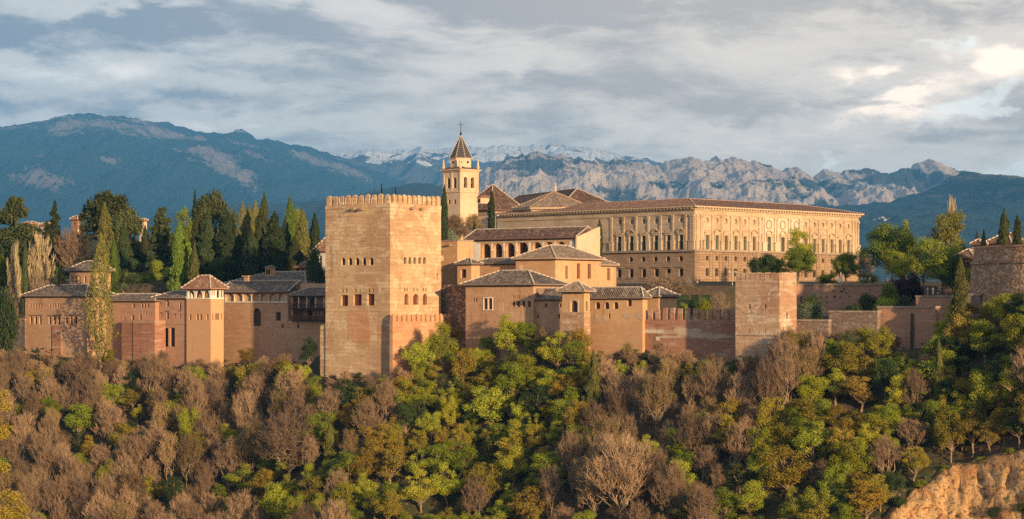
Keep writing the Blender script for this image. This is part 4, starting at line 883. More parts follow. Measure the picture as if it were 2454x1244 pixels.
for c in (85.5, 130.5, 170.5): add(root, 'window_lintel', 'dim_room', lambda mb: mb.box(f, f.a(c+17), f.a(c-17), -0.06, -0.002, f.z(757, f.a(c)), f.z(755.6, f.a(c))))
root, f, A, B, zt = block('lookout_house', 'small upper lookout with four pale glazed windows rising above the leftmost house', 'house', 221, 514, 166, 6.0, 650, 720, 'brick_wall',
    L=[(173.5, 663.5, 679, 5.5, 'rect', 'grey_glass', 'bars'), (182, 663.5, 679, 5.5, 'rect', 'grey_glass', 'bars'), (190.5, 663.5, 679, 5.5, 'rect', 'grey_glass', 'bars'), (204, 663, 679, 6, 'rect', 'grey_glass', 'bars'), (185.5, 690, 695, 3.5, 'arch'), (202.5, 688, 694, 4, 'arch')],
    roof=dict(ridge=626, mat='roof_grey', ov=0.9, along='a'))
root, f, A, B, zt = block('garden_palace', 'low brown palace house with small wooden windows above the red retaining wall', 'palace', 372, 500, 224, 8.0, 722.5, 900, 'pink_brick',
    L=[(320, 729, 737.5, 6, 'rect', 'lattice_wood'), (340.5, 728, 737.5, 4.2, 'rect', 'dark_room'), (347.5, 728, 737.5, 4.2, 'rect', 'dark_room'), (355, 728, 737.5, 4.2, 'rect', 'dark_room'), (350.5, 750, 757, 3.2, 'rect', 'dark_room'), (356, 750, 757, 3.2, 'rect', 'dark_room'), (361.5, 750, 757, 3.2, 'rect', 'dark_room'),
       (336.5, 753.5, 768, 5, 'rect', 'lattice_wood'), (318, 756.5, 768, 6, 'rect', 'dark_wood'), (298.5, 760, 768, 4, 'rect', 'dark_wood')], roof=dict(ridge=705, mat='roof_grey', ov=0.7, along='a'))
root, f, A, B, zt = block('side_palace', 'brown house with dark wooden shutters above three tall dark archways', 'palace', 446, 495, 371, 7.0, 716, 900, 'pink_brick',
    L=[(384.5, 723.5, 731.5, 3, 'rect', 'dark_wood'), (401.5, 722.5, 735.5, 6, 'rect', 'lattice_wood'), (431.5, 726.5, 744, 4.6, 'rect', 'dark_wood'), (386.5, 751.5, 760, 3, 'rect', 'dark_wood'), (401.5, 748, 765.5, 6, 'rect', 'lattice_wood'), (420, 755, 762, 3, 'rect', 'dark_wood'), (431, 751, 764, 3.5, 'rect', 'dark_wood'),
       (376.5, 787, 827, 6, 'rect'), (396.5, 786.5, 832, 13, 'rect'), (413, 786, 832, 12, 'rect')], roof=dict(ridge=698, mat='roof_grey', ov=0.7, along='a'))
add(root, 'string_course', 'capstone', lambda mb: mb.box(f, f.a(445), A, -0.12, -0.003, f.z(777.5), f.z(776)))
for p, y0_, w_ in ((401.5, 747, 9), (401.5, 721.8, 8), (431.5, 746, 7), (420, 754.2, 6), (386.5, 750.8, 6)): add(root, 'lintel', 'dark_wood', lambda mb: mb.box(f, f.a(p+w_/2), f.a(p-w_/2), -0.12, -0.003, f.z(y0_, f.a(p)), f.z(y0_-1.2, f.a(p))))
f = Fr.px(371, 496.5); root = rootat('retaining_wall', f, -22, 'deep red retaining wall with pale horizontal bands below the low brown house', 'wall')
add(root, 'wall', 'retaining_red', lambda mb: mb.box(f, 0, f.a(292), 0, 3.5, -24, f.z(776)))
add(root, 'parapet', 'pink_brick', lambda mb: mb.box(f, -0.05, f.a(291.5), -0.08, 3.5, f.z(776)+0.003, f.z(768.5)))
add(root, 'drain_pipe', 'dim_room', lambda mb: mb.box(f, f.a(319), f.a(317.5), -0.1, -0.003, -24, f.z(772)))
f = Fr.px(449, 495.6); root = rootat('courtyard_wall', f, -22, 'stained grey courtyard wall below the tall dark archways', 'wall'); coped(root, f, 0, f.a(394), -24, f.z(835), 'grey_wall', 0.8)
f = Fr.px(286, 540, 70); root = rootat('garden_parapet', f, -2, 'grey garden parapet behind the low brown house, below a clipped green hedge', 'wall')
add(root, 'wall', 'grey_wall', lambda mb: mb.box(f, 0, 1.2, 0, f.b(404), -6, f.z(686)))
add(root, 'coping', 'capstone', lambda mb: mb.box(f, -0.15, 1.35, -0.1, f.b(404.8), f.z(686)+0.003, f.z(684)))
# ================================================================== church
f = Fr.px(1103, 603, 45)
root = rootat('church_tower', f, 0, 'cream church bell tower with paired belfry arches and a dark eight-sided spire', 'tower')
A = f.a(1063); B = f.b(1145.5); z1, z2, z3 = f.z(461), f.z(411), f.z(403)
shell(root, f, A, B, 0, z1, 'church_stone', pxL(f, 0, [(p, 479, 489.5, 5, 'rect') for p in (1076.5, 1090)]), pxR(f, 0, []), depth=0.4)
add(root, 'string_course', 'church_stone', lambda mb: mb.box(f, -0.25, A+0.25, -0.25, B+0.25, z1+0.003, z1+0.5))
shell(root, f, A, B, z1+0.503, z2, 'church_stone', [(a_, 1.45, f.z(450.5), f.z(425), 'arch', 'dim_room', None, 'belfry_arch') for a_ in (A*0.33, A*0.70)], [(b_, 1.45, f.z(450), f.z(424), 'arch', 'dark_room', None, 'belfry_arch') for b_ in (B*0.30, B*0.69)], depth=0.9)
for k in (0.02, 0.51, 0.98):
    add(root, 'pilaster', 'church_stone', lambda mb: mb.box(f, A*k-0.3, A*k+0.3, -0.14, -0.003, z1+0.503, z2-0.003)); add(root, 'pilaster', 'church_stone', lambda mb: mb.box(f, -0.14, -0.003, B*k-0.3, B*k+0.3, z1+0.503, z2-0.003))
for b_ in (B*0.30, B*0.69):
    bl_ = MB(); p = f.P(0.5, b_, f.z(441)); bl_.lathe(p, [(0.50, 0), (0.40, 0.35), (0.30, 0.85), (0.10, 1.05)], 12); bl_.build('bell', MATS['bronze'], root)
add(root, 'cornice', 'church_stone', lambda mb: (mb.box(f, -0.35, A+0.35, -0.35, B+0.35, z2+0.003, z2+0.4), mb.box(f, -0.75, A+0.75, -0.75, B+0.75, z2+0.403, z2+0.75)))
mb = MB(); e = 0.8; zz = z2+0.753; q = [f.P(-e, -e, zz), f.P(A+e, -e, zz), f.P(A+e, B+e, zz), f.P(-e, B+e, zz)]; i_ = [f.P(1.6, 1.6, zz+1.0), f.P(A-1.6, 1.6, zz+1.0), f.P(A-1.6, B-1.6, zz+1.0), f.P(1.6, B-1.6, zz+1.0)]
for k in range(4): slope_face(mb, [q[k], q[(k+1) % 4], i_[(k+1) % 4], i_[k]], (0, 1))
mb.build('skirt_roof', MATS['roof_dark'], root)
cc = f.P(A/2, B/2, 0); zo = z2+1.0; zo1 = f.z(380, A/2, B/2); ro = 26.5/F*606
def octo(mb, r0, r1, za, zb_, cap=True, rot=math.pi/8):
    p = [[cc+Vector((r*math.cos(rot+k*math.pi/4), r*math.sin(rot+k*math.pi/4), z)) for k in range(8)] for r, z in ((r0, za), (r1, zb_))]
    for k in range(8): mb.face([p[0][k], p[0][(k+1) % 8], p[1][(k+1) % 8], p[1][k]])
    if cap: mb.face(p[1]); mb.face(p[0][::-1])
add(root, 'octagon_drum', 'church_stone', lambda mb: (octo(mb, ro, ro, zo, zo1-0.3), octo(mb, ro*1.07, ro*1.07, zo1-0.297, zo1)))
for k in (4, 5, 6):
    an = math.pi/8+k*math.pi/4+math.pi/8; d = Vector((math.cos(an), math.sin(an), 0)); p = cc+d*(ro*0.925)+Vector((0, 0, zo*0.42+zo1*0.58))
    add(root, 'round_window', 'dark_room', lambda mb: mb.tube(p-d*0.2, p+d*0.03, 0.42, 0.42, 12))
spire_z = f.z(325, A/2, B/2)
sp = MB(); octo(sp, ro*1.12, 0.12, zo1+0.003, spire_z); so = sp.build('spire', MATS['slate'], root)
sb = MB()
for k in range(8):
    d = Vector((math.cos(math.pi/8+k*math.pi/4), math.sin(math.pi/8+k*math.pi/4), 0)); ridge_tube(sb, cc+d*(ro*1.12)+Vector((0, 0, zo1+0.05)), cc+d*0.15+Vector((0, 0, spire_z)), 0.11, 0.75)
sb.build('spire_ridge', MATS['mortar'], so)
fn = MB(); top = f.z(291, A/2, B/2); fn.lathe(cc+Vector((0, 0, spire_z)), [(0.10, -0.2), (0.28, 0.3), (0.34, 0.55), (0.20, 0.85), (0.10, 1.1)], 10); fn.tube(cc+Vector((0, 0, spire_z+1)), cc+Vector((0, 0, top)), 0.09, 0.06, 6)
zx = spire_z+(top-spire_z)*0.74; fn.tube(cc+Vector((-0.62, 0, zx)), cc+Vector((0.62, 0, zx)), 0.085, 0.085, 6); fn.build('cross', MATS['iron'], so)
for a_, b_ in ((0, 0), (A, 0), (0, B), (A, B)):
    pn = MB(); p = f.P(a_, b_, z2+0.75); pn.lathe(p, [(0.42, 0), (0.42, 0.55), (0.55, 0.6), (0.55, 0.8), (0.34, 0.85), (0.30, 1.6), (0.12, 3.1)], 8); pn.build('pinnacle', MATS['church_stone'], root)
f = Fr.px(1176, 612, 45); A = f.a(1107); B = f.b(1255)
root = rootat('church', f, 0, 'church with steep dark tiled roofs and white ridge lines beside its bell tower', 'church')
shell(root, f, A, B, 0, f.z(503), 'church_brick', pxL(f, 0, [(1153, 541, 553, 5, 'rect')]))
hip_roof(root, f, 0, A, 0, B, f.z(502), f.z(442, A/2, B/2), 'roof_dark', ov=0.8, along='a', inset=A/2+0.8)
fd = Fr.px(1152, 607, 45); dm = add(root, 'dormer', 'church_stone', lambda mb: mb.box(fd, 0, fd.a(1143), 0, 4, fd.z(488), fd.z(474)))
add(dm, 'dormer_roof', 'roof_dark', lambda mb: mb.hexa([fd.P(-.4, -.4, fd.z(474)+.003), fd.P(fd.a(1143)+.4, -.4, fd.z(474)+.003), fd.P(fd.a(1143)+.4, 4, fd.z(474)+.003), fd.P(-.4, 4, fd.z(474)+.003), fd.P(.1, .6, fd.z(468)), fd.P(fd.a(1143)-.1, .6, fd.z(468)), fd.P(fd.a(1143)-.1, 4, fd.z(468)), fd.P(.1, 4, fd.z(468))]))
add(dm, 'dormer_window', 'dark_room', lambda mb: mb.box(fd, 0.25, fd.a(1143)-0.25, -0.03, 0.01, fd.z(486), fd.z(477)))
fn_ = Fr.px(1352, 622, 68)
nv = add(root, 'nave_wall', 'church_brick', lambda mb: mb.box(fn_, 0, fn_.a(1180), 0, 12, 0, fn_.z(492)))
hip_roof(root, fn_, -4.5, fn_.a(1180), -2, 14, fn_.z(491), fn_.z(455, 10, 6), 'roof_dark', ov=0.6, along='a', hipA=(True, True), inset=9, name='nave_roof')
add(root, 'finial', 'church_stone', lambda mb: mb.lathe(at(1331, 457, 632), [(0.35, -1), (0.3, 0.2), (0.55, 0.6), (0.3, 1.1), (0.08, 2.4)], 8))
# ================================================================== Renaissance palace
fr = Fr.px(1665, 535, 45); A = 73.5; B = fr.b(2057.5)
root = rootat('stone_palace', fr, 3, 'massive square stone palace with two rows of windows between pilasters under a tiled roof', 'palace')
zb = fr.z(690); zs = fr.z(599); zc0 = fr.z(514); zc = fr.z(502.5); ztop = fr.z(493.5)
LU = [1485, 1514, 1543, 1573, 1603, 1633]                   # upper windows of the left front
RU = [1695, 1718, 1740, 1763, 1785, 1807]; RP = [1842, 1875, 1908]; RU2 = [1931, 1951.6, 1972, 1993, 2013, 2033]
def LA(p): return fr.a(p)
def RB(p): return fr.b(p)
zu0, zu1 = fr.z(597.5), fr.z(563.5); zr0, zr1 = fr.z(533.5), fr.z(521.0)
L = [(LA(p), 1.35, zu0, zu1, 'rect', 'green_shutter') for p in LU] + [(LA(p), 1.45, zr0, zr1, 'round', 'grey_glass', None, 'round_window') for p in LU]
Rr = [(RB(p), 1.35, zu0, zu1, 'rect', 'green_shutter', 'blind') for p in RU+RU2] + [(RB(p), 1.3, zr0, zr1, 'round', 'tan_screen', None, 'round_window') for p in RU+RU2] + [(RB(p), 1.7, zu0, fr.z(561), 'rect', 'green_shutter', 'blind') for p in RP]
shell(root, fr, A, B, zs, zc0, 'palace_stone', L, Rr, depth=0.55, name='upper_storey', cap=False)
zl0, zl1, zo0, zo1_ = fr.z(662), fr.z(643), fr.z(625.5), fr.z(612.5)
LL = [1484, 1513, 1543, 1573, 1602, 1632]
RBb = [RB(p) for p in RU+RP+RU2]
L = [(LA(p), 1.5, fr.z(664), fr.z(644), 'rect', 'dark_room', 'bars') for p in LL] + [(LA(p), 1.5, fr.z(627), fr.z(613.5), 'round', 'dim_room', None, 'round_window') for p in (1512, 1541.6, 1571, 1601, 1631.6)]
Rr = [(b_, 1.35, zl0, zl1, 'rect') for b_ in RBb] + [(b_, 1.2, zo0, zo1_, 'round', 'dark_room', None, 'round_window') for b_ in RBb]
shell(root, fr, A, B, zb, zs-0.003, 'palace_ashlar', L, Rr, depth=0.7, name='lower_storey', cap=False)
add(root, 'string_course', 'weathered_trim', lambda mb: (mb.box(fr, -0.55, LA(1446), -0.55, -0.004, zs-0.45, zs+0.05), mb.box(fr, -0.55, -0.004, -0.003, B+0.3, zs-0.45, zs+0.05)))
add(root, 'entablature', 'palace_stone', lambda mb: (mb.box(fr, -0.2, A+0.2, -0.2, B+0.2, zc0+0.003, zc0+0.35), mb.box(fr, -0.05, A+0.05, -0.05, B+0.05, zc0+0.353, zc)))
def cornice(mb):
    mb.box(fr, -0.5, A+0.5, -0.5, B+0.5, zc+0.003, zc+0.28); mb.box(fr, -1.15, A+1.15, -1.15, B+1.15, zc+0.62, ztop)
    n = int(A/1.15)
    for k in range(n): s = (k+0.5)*A/n; mb.box(fr, s-0.25, s+0.25, -0.95, 0.3, zc+0.283, zc+0.617)
    n = int(B/1.15)
    for k in range(n): s = (k+0.5)*B/n; mb.box(fr, -0.95, 0.3, s-0.25, s+0.25, zc+0.283, zc+0.617)
add(root, 'cornice', 'trim_stone', cornice)
# roof of the four ranges round the court
zr_ = fr.z(475.5, 6, 6)+0.25; ov = 1.2; ins = 11.5
mb = MB(); ze = ztop+0.05
o4 = [fr.P(-ov, -ov, ze), fr.P(A+ov, -ov, ze), fr.P(A+ov, B+ov, ze), fr.P(-ov, B+ov, ze)]; i4 = [fr.P(ins, ins, zr_), fr.P(A-ins, ins, zr_), fr.P(A-ins, B-ins, zr_), fr.P(ins, B-ins, zr_)]; c4 = [fr.P(2*ins, 2*ins, ze), fr.P(A-2*ins, 2*ins, ze), fr.P(A-2*ins, B-2*ins, ze), fr.P(2*ins, B-2*ins, ze)]
for k in range(4): slope_face(mb, [o4[k], o4[(k+1) % 4], i4[(k+1) % 4], i4[k]], (0, 1)); slope_face(mb, [c4[(k+1) % 4], c4[k], i4[k], i4[(k+1) % 4]], (0, 1))
ro_ = mb.build('roof', MATS['roof_red'], root)
cb = MB()
for k in range(4): ridge_tube(cb, i4[k], i4[(k+1) % 4], 0.16); ridge_tube(cb, o4[k], i4[k], 0.16)
cb.build('ridge_tiles', MATS['roof_tan'], ro_)
# pilasters, pediments, pedestals
def pil(side, s, w_, d, z0_, z1_, mat='palace_stone', ped=True):
    bx = (lambda mb, s0, s1, dd, za, zb_: mb.box(fr, s0, s1, -dd, -0.004, za, zb_)) if side == 'L' else (lambda mb, s0, s1, dd, za, zb_: mb.box(fr, -dd, -0.004, s0, s1, za, zb_))
    def fn(mb):
        zp = z0_+(z1_-z0_)*0.27 if ped else z0_
        if ped:
            bx(mb, s-w_*0.95, s+w_*0.95, d*1.9, z0_, zp-0.3); bx(mb, s-w_*1.15, s+w_*1.15, d*2.3, zp-0.297, zp)
        bx(mb, s-w_/2, s+w_/2, d, zp+0.003, z1_-0.55); bx(mb, s-w_*0.72, s+w_*0.72, d*1.5, z1_-0.547, z1_-0.003)
    add(root, 'pilaster', mat, fn)
for p in (1466, 1495, 1525, 1554, 1583.5, 1613, 1644, 1656): pil('L', LA(p), 0.62, 0.22, zs+0.06, zc0)
pil('L', 0.55, 0.7, 0.24, zs+0.06, zc0)
for b_ in [0.75, 2.6]+[(RB(p)+RB(q))/2 for p, q in zip(RU, RU[1:])]+[RB(1683.5), RB(1819)]+[(RB(p)+RB(q))/2 for p, q in zip(RU2, RU2[1:])]+[RB(1921.5), RB(2043), RB(2050), RB(2056)]: pil('R', b_, 0.62, 0.24, zs+0.06, zc0)
for p in (1826, 1831, 1855.5, 1861.5, 1888.5, 1894.5, 1915, 1919): pil('R', RB(p), 0.5, 0.42, zs+0.06, zc0, 'pale_stone')
def pediment(side, s, tri, seg=False):
    W = (lambda x, d, z: fr.P(x, -d, z)) if side == 'L' else (lambda x, d, z: fr.P(-d, x, z))
    bx = (lambda mb, s0, s1, dd, za, zb_: mb.box(fr, s0, s1, -dd, -0.004, za, zb_)) if side == 'L' else (lambda mb, s0, s1, dd, za, zb_: mb.box(fr, -dd, -0.004, s0, s1, za, zb_))
    z = zu1+0.15
    def fn(mb):
        bx(mb, s-1.05, s-0.78, 0.20, zu0+0.1, z); bx(mb, s+0.78, s+1.05, 0.20, zu0+0.1, z)
        bx(mb, s-1.15, s+1.15, 0.30, z+0.003, z+0.55); bx(mb, s-1.35, s+1.35, 0.45, z+0.553, z+0.78)
        if tri or seg:
            n = 2 if tri else 8; h = 0.85
            top = [(-1.35+2.7*k/n, (h*(1-abs(2*k/n-1)) if tri else h*math.sin(math.pi*k/n))) for k in range(n+1)]
            for (x0, y0), (x1, y1) in zip(top, top[1:]):
                q = [W(s+x0, 0.45, z+0.783+y0), W(s+x1, 0.45, z+0.783+y1), W(s+x1, 0.45, z+0.99+y1), W(s+x0, 0.45, z+0.99+y0)]; g = [W(s+x0, 0.0, z+0.783+y0), W(s+x1, 0.0, z+0.783+y1), W(s+x1, 0.0, z+0.99+y1), W(s+x0, 0.0, z+0.99+y0)]
                mb.face(q); mb.face([q[3], q[2], g[2], g[3]]); mb.face([q[0], q[1], g[1], g[0]])
        else:
            for k in range(-2, 3): bx(mb, s+k*0.5-0.10, s+k*0.5+0.10, 0.14, z+0.783, z+1.5-0.12*abs(k))
    add(root, 'pediment', 'trim_stone', fn)
for k, p in enumerate(LU): pediment('L', LA(p), k % 2 == 1)
for k, p in enumerate(RU): pediment('R', RB(p), k % 2 == 1)
for k, p in enumerate(RU2): pediment('R', RB(p), k % 2 == 1)
for p in RP: pediment('R', RB(p), False, True)
# portal bay: pale marble front with three medallions
p0, p1 = RB(1822), RB(1922.5)
add(root, 'portal_front', 'pale_stone', lambda mb: [mb.box(fr, -0.06, -0.004, s0, s1, za, zb_) for s0, s1, za, zb_ in ((p0, p1, fr.z(556), zc0-0.01),)] )
for p in RP:
    c = fr.P(-0.07, RB(p), fr.z(531.5)); n_ = -Vector((fr.u[0], fr.u[1], 0))
    def med(mb):
        for k in range(24):
            a0, a1 = 2*math.pi*k/24, 2*math.pi*(k+1)/24
            for r0, r1, d in ((1.02, 1.22, 0.16),):
                P_ = lambda r, a, dd: fr.P(-0.07-dd, RB(p)+r*math.cos(a), fr.z(531.5)+r*1.05*math.sin(a))
                mb.face([P_(r0, a0, d), P_(r0, a1, d), P_(r1, a1, d), P_(r1, a0, d)]); mb.face([P_(r1, a0, d), P_(r1, a1, d), P_(r1, a1, 0), P_(r1, a0, 0)]); mb.face([P_(r0, a0, d), P_(r0, a1, d), P_(r0, a1, 0), P_(r0, a0, 0)])
    add(root, 'medallion', 'weathered_trim', med)
# rusticated lower front on the right: raised courses and vertical bands
def rustic(mb):
    edges = sorted([0.3]+[(a+b)/2 for a, b in zip(RBb, RBb[1:])]+[B-0.2])
    rows = 13; h = (zs-0.5-zb)/rows
    for r in range(rows):
        za, zb_ = zb+r*h+0.07, zb+(r+1)*h-0.07
        for (s0, s1), c in zip(zip(edges, edges[1:]), RBb):
            for q0, q1 in ((s0+0.08, s0+0.95), (s0+1.08, c-0.85), (c+0.85, s1-0.08)):
                if q1-q0 > 0.2: mb.box(fr, -0.22, -0.004, q0, q1, za, zb_, bottom=True)
            if not (zb_ > zl0-0.2 and za < zo1_+0.25): mb.box(fr, -0.22, -0.004, c-0.75, c+0.75, za, zb_)
add(root, 'rusticated_blocks', 'palace_ashlar', rustic)
for p in LL: add(root, 'window_cornice', 'weathered_trim', lambda mb: (mb.box(fr, LA(p)-1.15, LA(p)+1.15, -0.30, -0.004, fr.z(640), fr.z(638.3)), mb.box(fr, LA(p)-1.0, LA(p)+1.0, -0.2, -0.004, fr.z(666.5), fr.z(664.8))))
add(root, 'base_ledge', 'capstone', lambda mb: mb.box(fr, -0.4, LA(1446), -0.5, -0.004, fr.z(676), fr.z(674)))
# octagonal chapel at the far corner of the palace
cx = fr.P(61.5, 11.0, 0); rc = 11.5
def oct8(mb, r0, r1, za, zb_, sl=False):
    p = [[cx+Vector((r*math.cos(R_(10)+k*math.pi/4), r*math.sin(R_(10)+k*math.pi/4), z)) for k in range(8)] for r, z in ((r0, za), (r1, zb_))]
    for k in range(8):
        q = [p[0][k], p[0][(k+1) % 8], p[1][(k+1) % 8], p[1][k]]
        slope_face(mb, q, (0, 1)) if sl else mb.face(q)
zk0 = (HY-497)/F*575; zk1 = (HY-459.5)/F*585
ch = thing('octagon_chapel', (cx.x, cx.y, ze), 'octagonal stone chapel with an eight-sided tan tiled roof rising behind the palace', 'chapel')
add(ch, 'wall', 'palace_stone', lambda mb: oct8(mb, rc, rc, ztop-1, zk0)); add(ch, 'cornice', 'trim_stone', lambda mb: (oct8(mb, rc+0.7, rc+0.7, zk0-0.5, zk0+0.05), oct8(mb, rc+0.7, rc-0.5, zk0-0.5, zk0-0.9)))
rf = add(ch, 'roof', 'roof_tan', lambda mb: oct8(mb, rc+0.9, 0.15, zk0+0.053, zk1, True))
rt_ = MB()
for k in range(8):
    d = Vector((math.cos(R_(10)+k*math.pi/4), math.sin(R_(10)+k*math.pi/4), 0)); ridge_tube(rt_, cx+d*(rc+0.9)+Vector((0, 0, zk0+0.1)), cx+d*0.2+Vector((0, 0, zk1+0.05)), 0.14)
rt_.build('ridge_tiles', MATS['roof_tan'], rf)
# rough lower wing between the church and the palace
f = Fr.px(1200, 594, 45)
root = rootat('church_sacristy', f, 0, 'low cream rendered sacristy wall beside the bell tower, behind leafless trees', 'house')
shell(root, f, f.a(1075), 8, 0, f.z(517), 'church_stone', pxL(f, 0, [(1153, 541, 554, 5.5, 'rect')]))
# ================================================================== far town
def townhouse(px, Y, left, right, top, bot, mat, ridge, label, rm='roof_red', L=(), R=()):
    block('town_house', label, 'house', px, Y, left, right, top, bot, mat, L=L, R=R, roof=dict(ridge=ridge, mat=rm, ov=0.5))
townhouse(186, 690, 171, (195,), 527, 580, 'retaining_red', 518, 'tall red brick house far off between the trees', L=[(178, 534, 541, 4, 'rect')], R=[(189, 548, 556, 4, 'rect', 'white_blind')])
townhouse(118, 700, 96, (128,), 541, 580, 'church_stone', 534, 'pale pinkish house far off between the cedar and the fir', L=[(103, 546, 551, 3, 'rect'), (111, 546, 551, 3, 'rect')])
townhouse(346, 690, 334, (352,), 530, 580, 'church_stone', 524, 'pale house far off beside the great umbrella pine')
townhouse(75, 720, 55, (92,), 538, 580, 'smooth_plaster', 531, 'ochre house far off behind the cedar')
rgh = random.Random(5)
vill = [(2068, 524), (2079, 521), (2090, 523), (2101, 522), (2108, 526), (2116, 523), (2122, 528), (2074, 530), (2086, 529), (2097, 529), (2131, 526)]
words = ['leftmost', 'second', 'third', 'fourth', 'fifth', 'sixth', 'seventh', 'eighth', 'ninth', 'tenth', 'last']
def on_range(px, py, XYZ):                                   # where a bearing meets a mountain's surface
    X, Y, Z = XYZ; j = np.argmin(np.abs(HX+F*X/Y-px), axis=1); i = np.arange(len(j)); q = HY-F*Z[i, j]/Y[i, j]
    k = int(np.argmin(np.abs(q-py)+1e-3*np.arange(len(q)))); return float(Y[k, j[k]])
for k, (p, q) in enumerate(sorted(vill)):
    w_ = rgh.uniform(2.5, 5); Yv = on_range(p, q, SURF['wooded_foothills'])
    block('village_house', '%s white house from the left in the distant hillside village beyond the palace' % words[k], 'house', p, Yv, p-w_, (p+w_*0.7,), q-2.5, q+3, 'white_plaster', roof=dict(ridge=q-4.2, mat='roof_red', ov=0.4, ridge_r=0.2), group='white houses of the far village')
# ================================================================== plants
leaf_mat('leaf_lime', (0.25, 0.275, 0.022), (0.43, 0.44, 0.045), (0.40, 0.36, 0.035), 0.38)
leaf_mat('leaf_green', (0.15, 0.19, 0.016), (0.27, 0.31, 0.030), (0.32, 0.30, 0.022), 0.35)
leaf_mat('leaf_olive', (0.20, 0.17, 0.018), (0.35, 0.28, 0.034), (0.30, 0.19, 0.026), 0.30)
leaf_mat('leaf_dark', (0.035, 0.058, 0.018), (0.070, 0.10, 0.026), (0.085, 0.085, 0.025), 0.22)
leaf_mat('leaf_gold', (0.26, 0.185, 0.028), (0.36, 0.27, 0.05), (0.30, 0.20, 0.03), 0.32)
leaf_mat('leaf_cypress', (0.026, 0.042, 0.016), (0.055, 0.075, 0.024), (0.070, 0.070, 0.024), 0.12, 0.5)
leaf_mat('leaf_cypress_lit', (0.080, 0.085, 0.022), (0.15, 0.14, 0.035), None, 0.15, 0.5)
leaf_mat('leaf_bright', (0.080, 0.125, 0.018), (0.145, 0.205, 0.028), None, 0.30, 0.5)
leaf_mat('leaf_pine', (0.045, 0.060, 0.018), (0.095, 0.10, 0.028), None, 0.12, 0.5)
leaf_mat('leaf_fir', (0.040, 0.058, 0.022), (0.085, 0.095, 0.030), None, 0.12, 0.5)
leaf_mat('leaf_poplar', (0.15, 0.145, 0.034), (0.26, 0.23, 0.055), None, 0.35, 0.35)
leaf_mat('leaf_pale', (0.19, 0.19, 0.035), (0.32, 0.30, 0.07), None, 0.35)
leaf_mat('leaf_spring', (0.13, 0.175, 0.018), (0.23, 0.28, 0.032), None, 0.36)
leaf_mat('leaf_silver', (0.13, 0.155, 0.085), (0.20, 0.225, 0.13), None, 0.25)
leaf_mat('leaf_purple', (0.045, 0.018, 0.022), (0.08, 0.03, 0.035), None, 0.2)
leaf_mat('leaf_hedge', (0.018, 0.032, 0.011), (0.032, 0.052, 0.016), None, 0.1)
leaf_mat('twig_brown', (0.20, 0.123, 0.070), (0.40, 0.26, 0.15), (0.155, 0.098, 0.062), 0.0, 0.5)
leaf_mat('twig_pale', (0.40, 0.30, 0.16), (0.50, 0.39, 0.22), None, 0.0, 0.5)
leaf_mat('undergrowth_leaf', (0.055, 0.050, 0.022), (0.13, 0.085, 0.045), None, 0.1, 0.12)
flat_mat('bark_brown', (0.34, 0.24, 0.145), (0.20, 0.135, 0.085), 3.0)
flat_mat('bark_pale', (0.42, 0.30, 0.19), (0.26, 0.18, 0.11), 3.0)
flat_mat('bark_dark', (0.06, 0.042, 0.03), (0.035, 0.026, 0.02), 3.0)

def rawmesh(name, V, Fq, mat):
    """V (n,3); Fq (m,k) index array of equal polygons"""
    me = bpy.data.meshes.new(name); V = np.asarray(V, np.float32); Fq = np.asarray(Fq, np.int32)
    me.vertices.add(len(V)); me.vertices.foreach_set('co', V.reshape(-1)); k = Fq.shape[1]
    me.loops.add(Fq.size); me.loops.foreach_set('vertex_index', Fq.reshape(-1))
    me.polygons.add(len(Fq)); me.polygons.foreach_set('loop_start', np.arange(0, Fq.size, k))
    me.update(calc_edges=True); me.materials.append(mat); return me
def unit(rg, n):
    v = rg.normal(size=(n, 3)); return v/np.linalg.norm(v, axis=1)[:, None]
def leaf_quads(P, N, size, rg, aspect=0.6):
    n = len(P); r = unit(rg, n); N = N/np.linalg.norm(N, axis=1)[:, None]
    a = np.cross(N, r); a /= np.linalg.norm(a, axis=1)[:, None]+1e-9; b = np.cross(N, a)
    s = (size*rg.uniform(0.6, 1.35, n))[:, None]
    V = np.stack([P+a*s*0.5, P+b*s*0.5*aspect+N*s*0.10, P-a*s*0.5, P-b*s*0.5*aspect+N*s*0.10], 1).reshape(-1, 3)
    return V, np.arange(4*n).reshape(n, 4)
def tubes(segs, n=4):
    """tapered open tubes from (p0, p1, r0, r1)"""
    p0 = np.array([s[0] for s in segs], float); p1 = np.array([s[1] for s in segs], float); r0 = np.array([s[2] for s in segs]); r1 = np.array([s[3] for s in segs])
    d = p1-p0; d /= np.linalg.norm(d, axis=1)[:, None]+1e-9
    ref = np.where(np.abs(d[:, 2:3]) < 0.9, np.array([[0, 0, 1.0]]), np.array([[1.0, 0, 0]]))
    x = np.cross(d, ref); x /= np.linalg.norm(x, axis=1)[:, None]; y = np.cross(d, x)
    m = len(segs); V = np.zeros((m, 2*n, 3))
    for k in range(n):
        c, s = math.cos(2*math.pi*k/n), math.sin(2*math.pi*k/n); o = x*c+y*s
        V[:, k] = p0+o*r0[:, None]; V[:, n+k] = p1+o*r1[:, None]
    Fq = np.array([[k, (k+1) % n, n+(k+1) % n, n+k] for k in range(n)])
    return V.reshape(-1, 3), (np.arange(m)[:, None, None]*2*n+Fq[None]).reshape(-1, 4)
def ribbons(segs, rg):
    p0 = np.array([s[0] for s in segs], float); p1 = np.array([s[1] for s in segs], float); r0 = np.array([s[2] for s in segs]); r1 = np.array([s[3] for s in segs])
    d = p1-p0; o = np.cross(d, unit(rg, len(segs))); o /= np.linalg.norm(o, axis=1)[:, None]+1e-9
    V = np.stack([p0+o*r0[:, None], p1+o*r1[:, None], p1-o*r1[:, None], p0-o*r0[:, None]], 1).reshape(-1, 3)
    return V, np.arange(4*len(segs)).reshape(-1, 4)
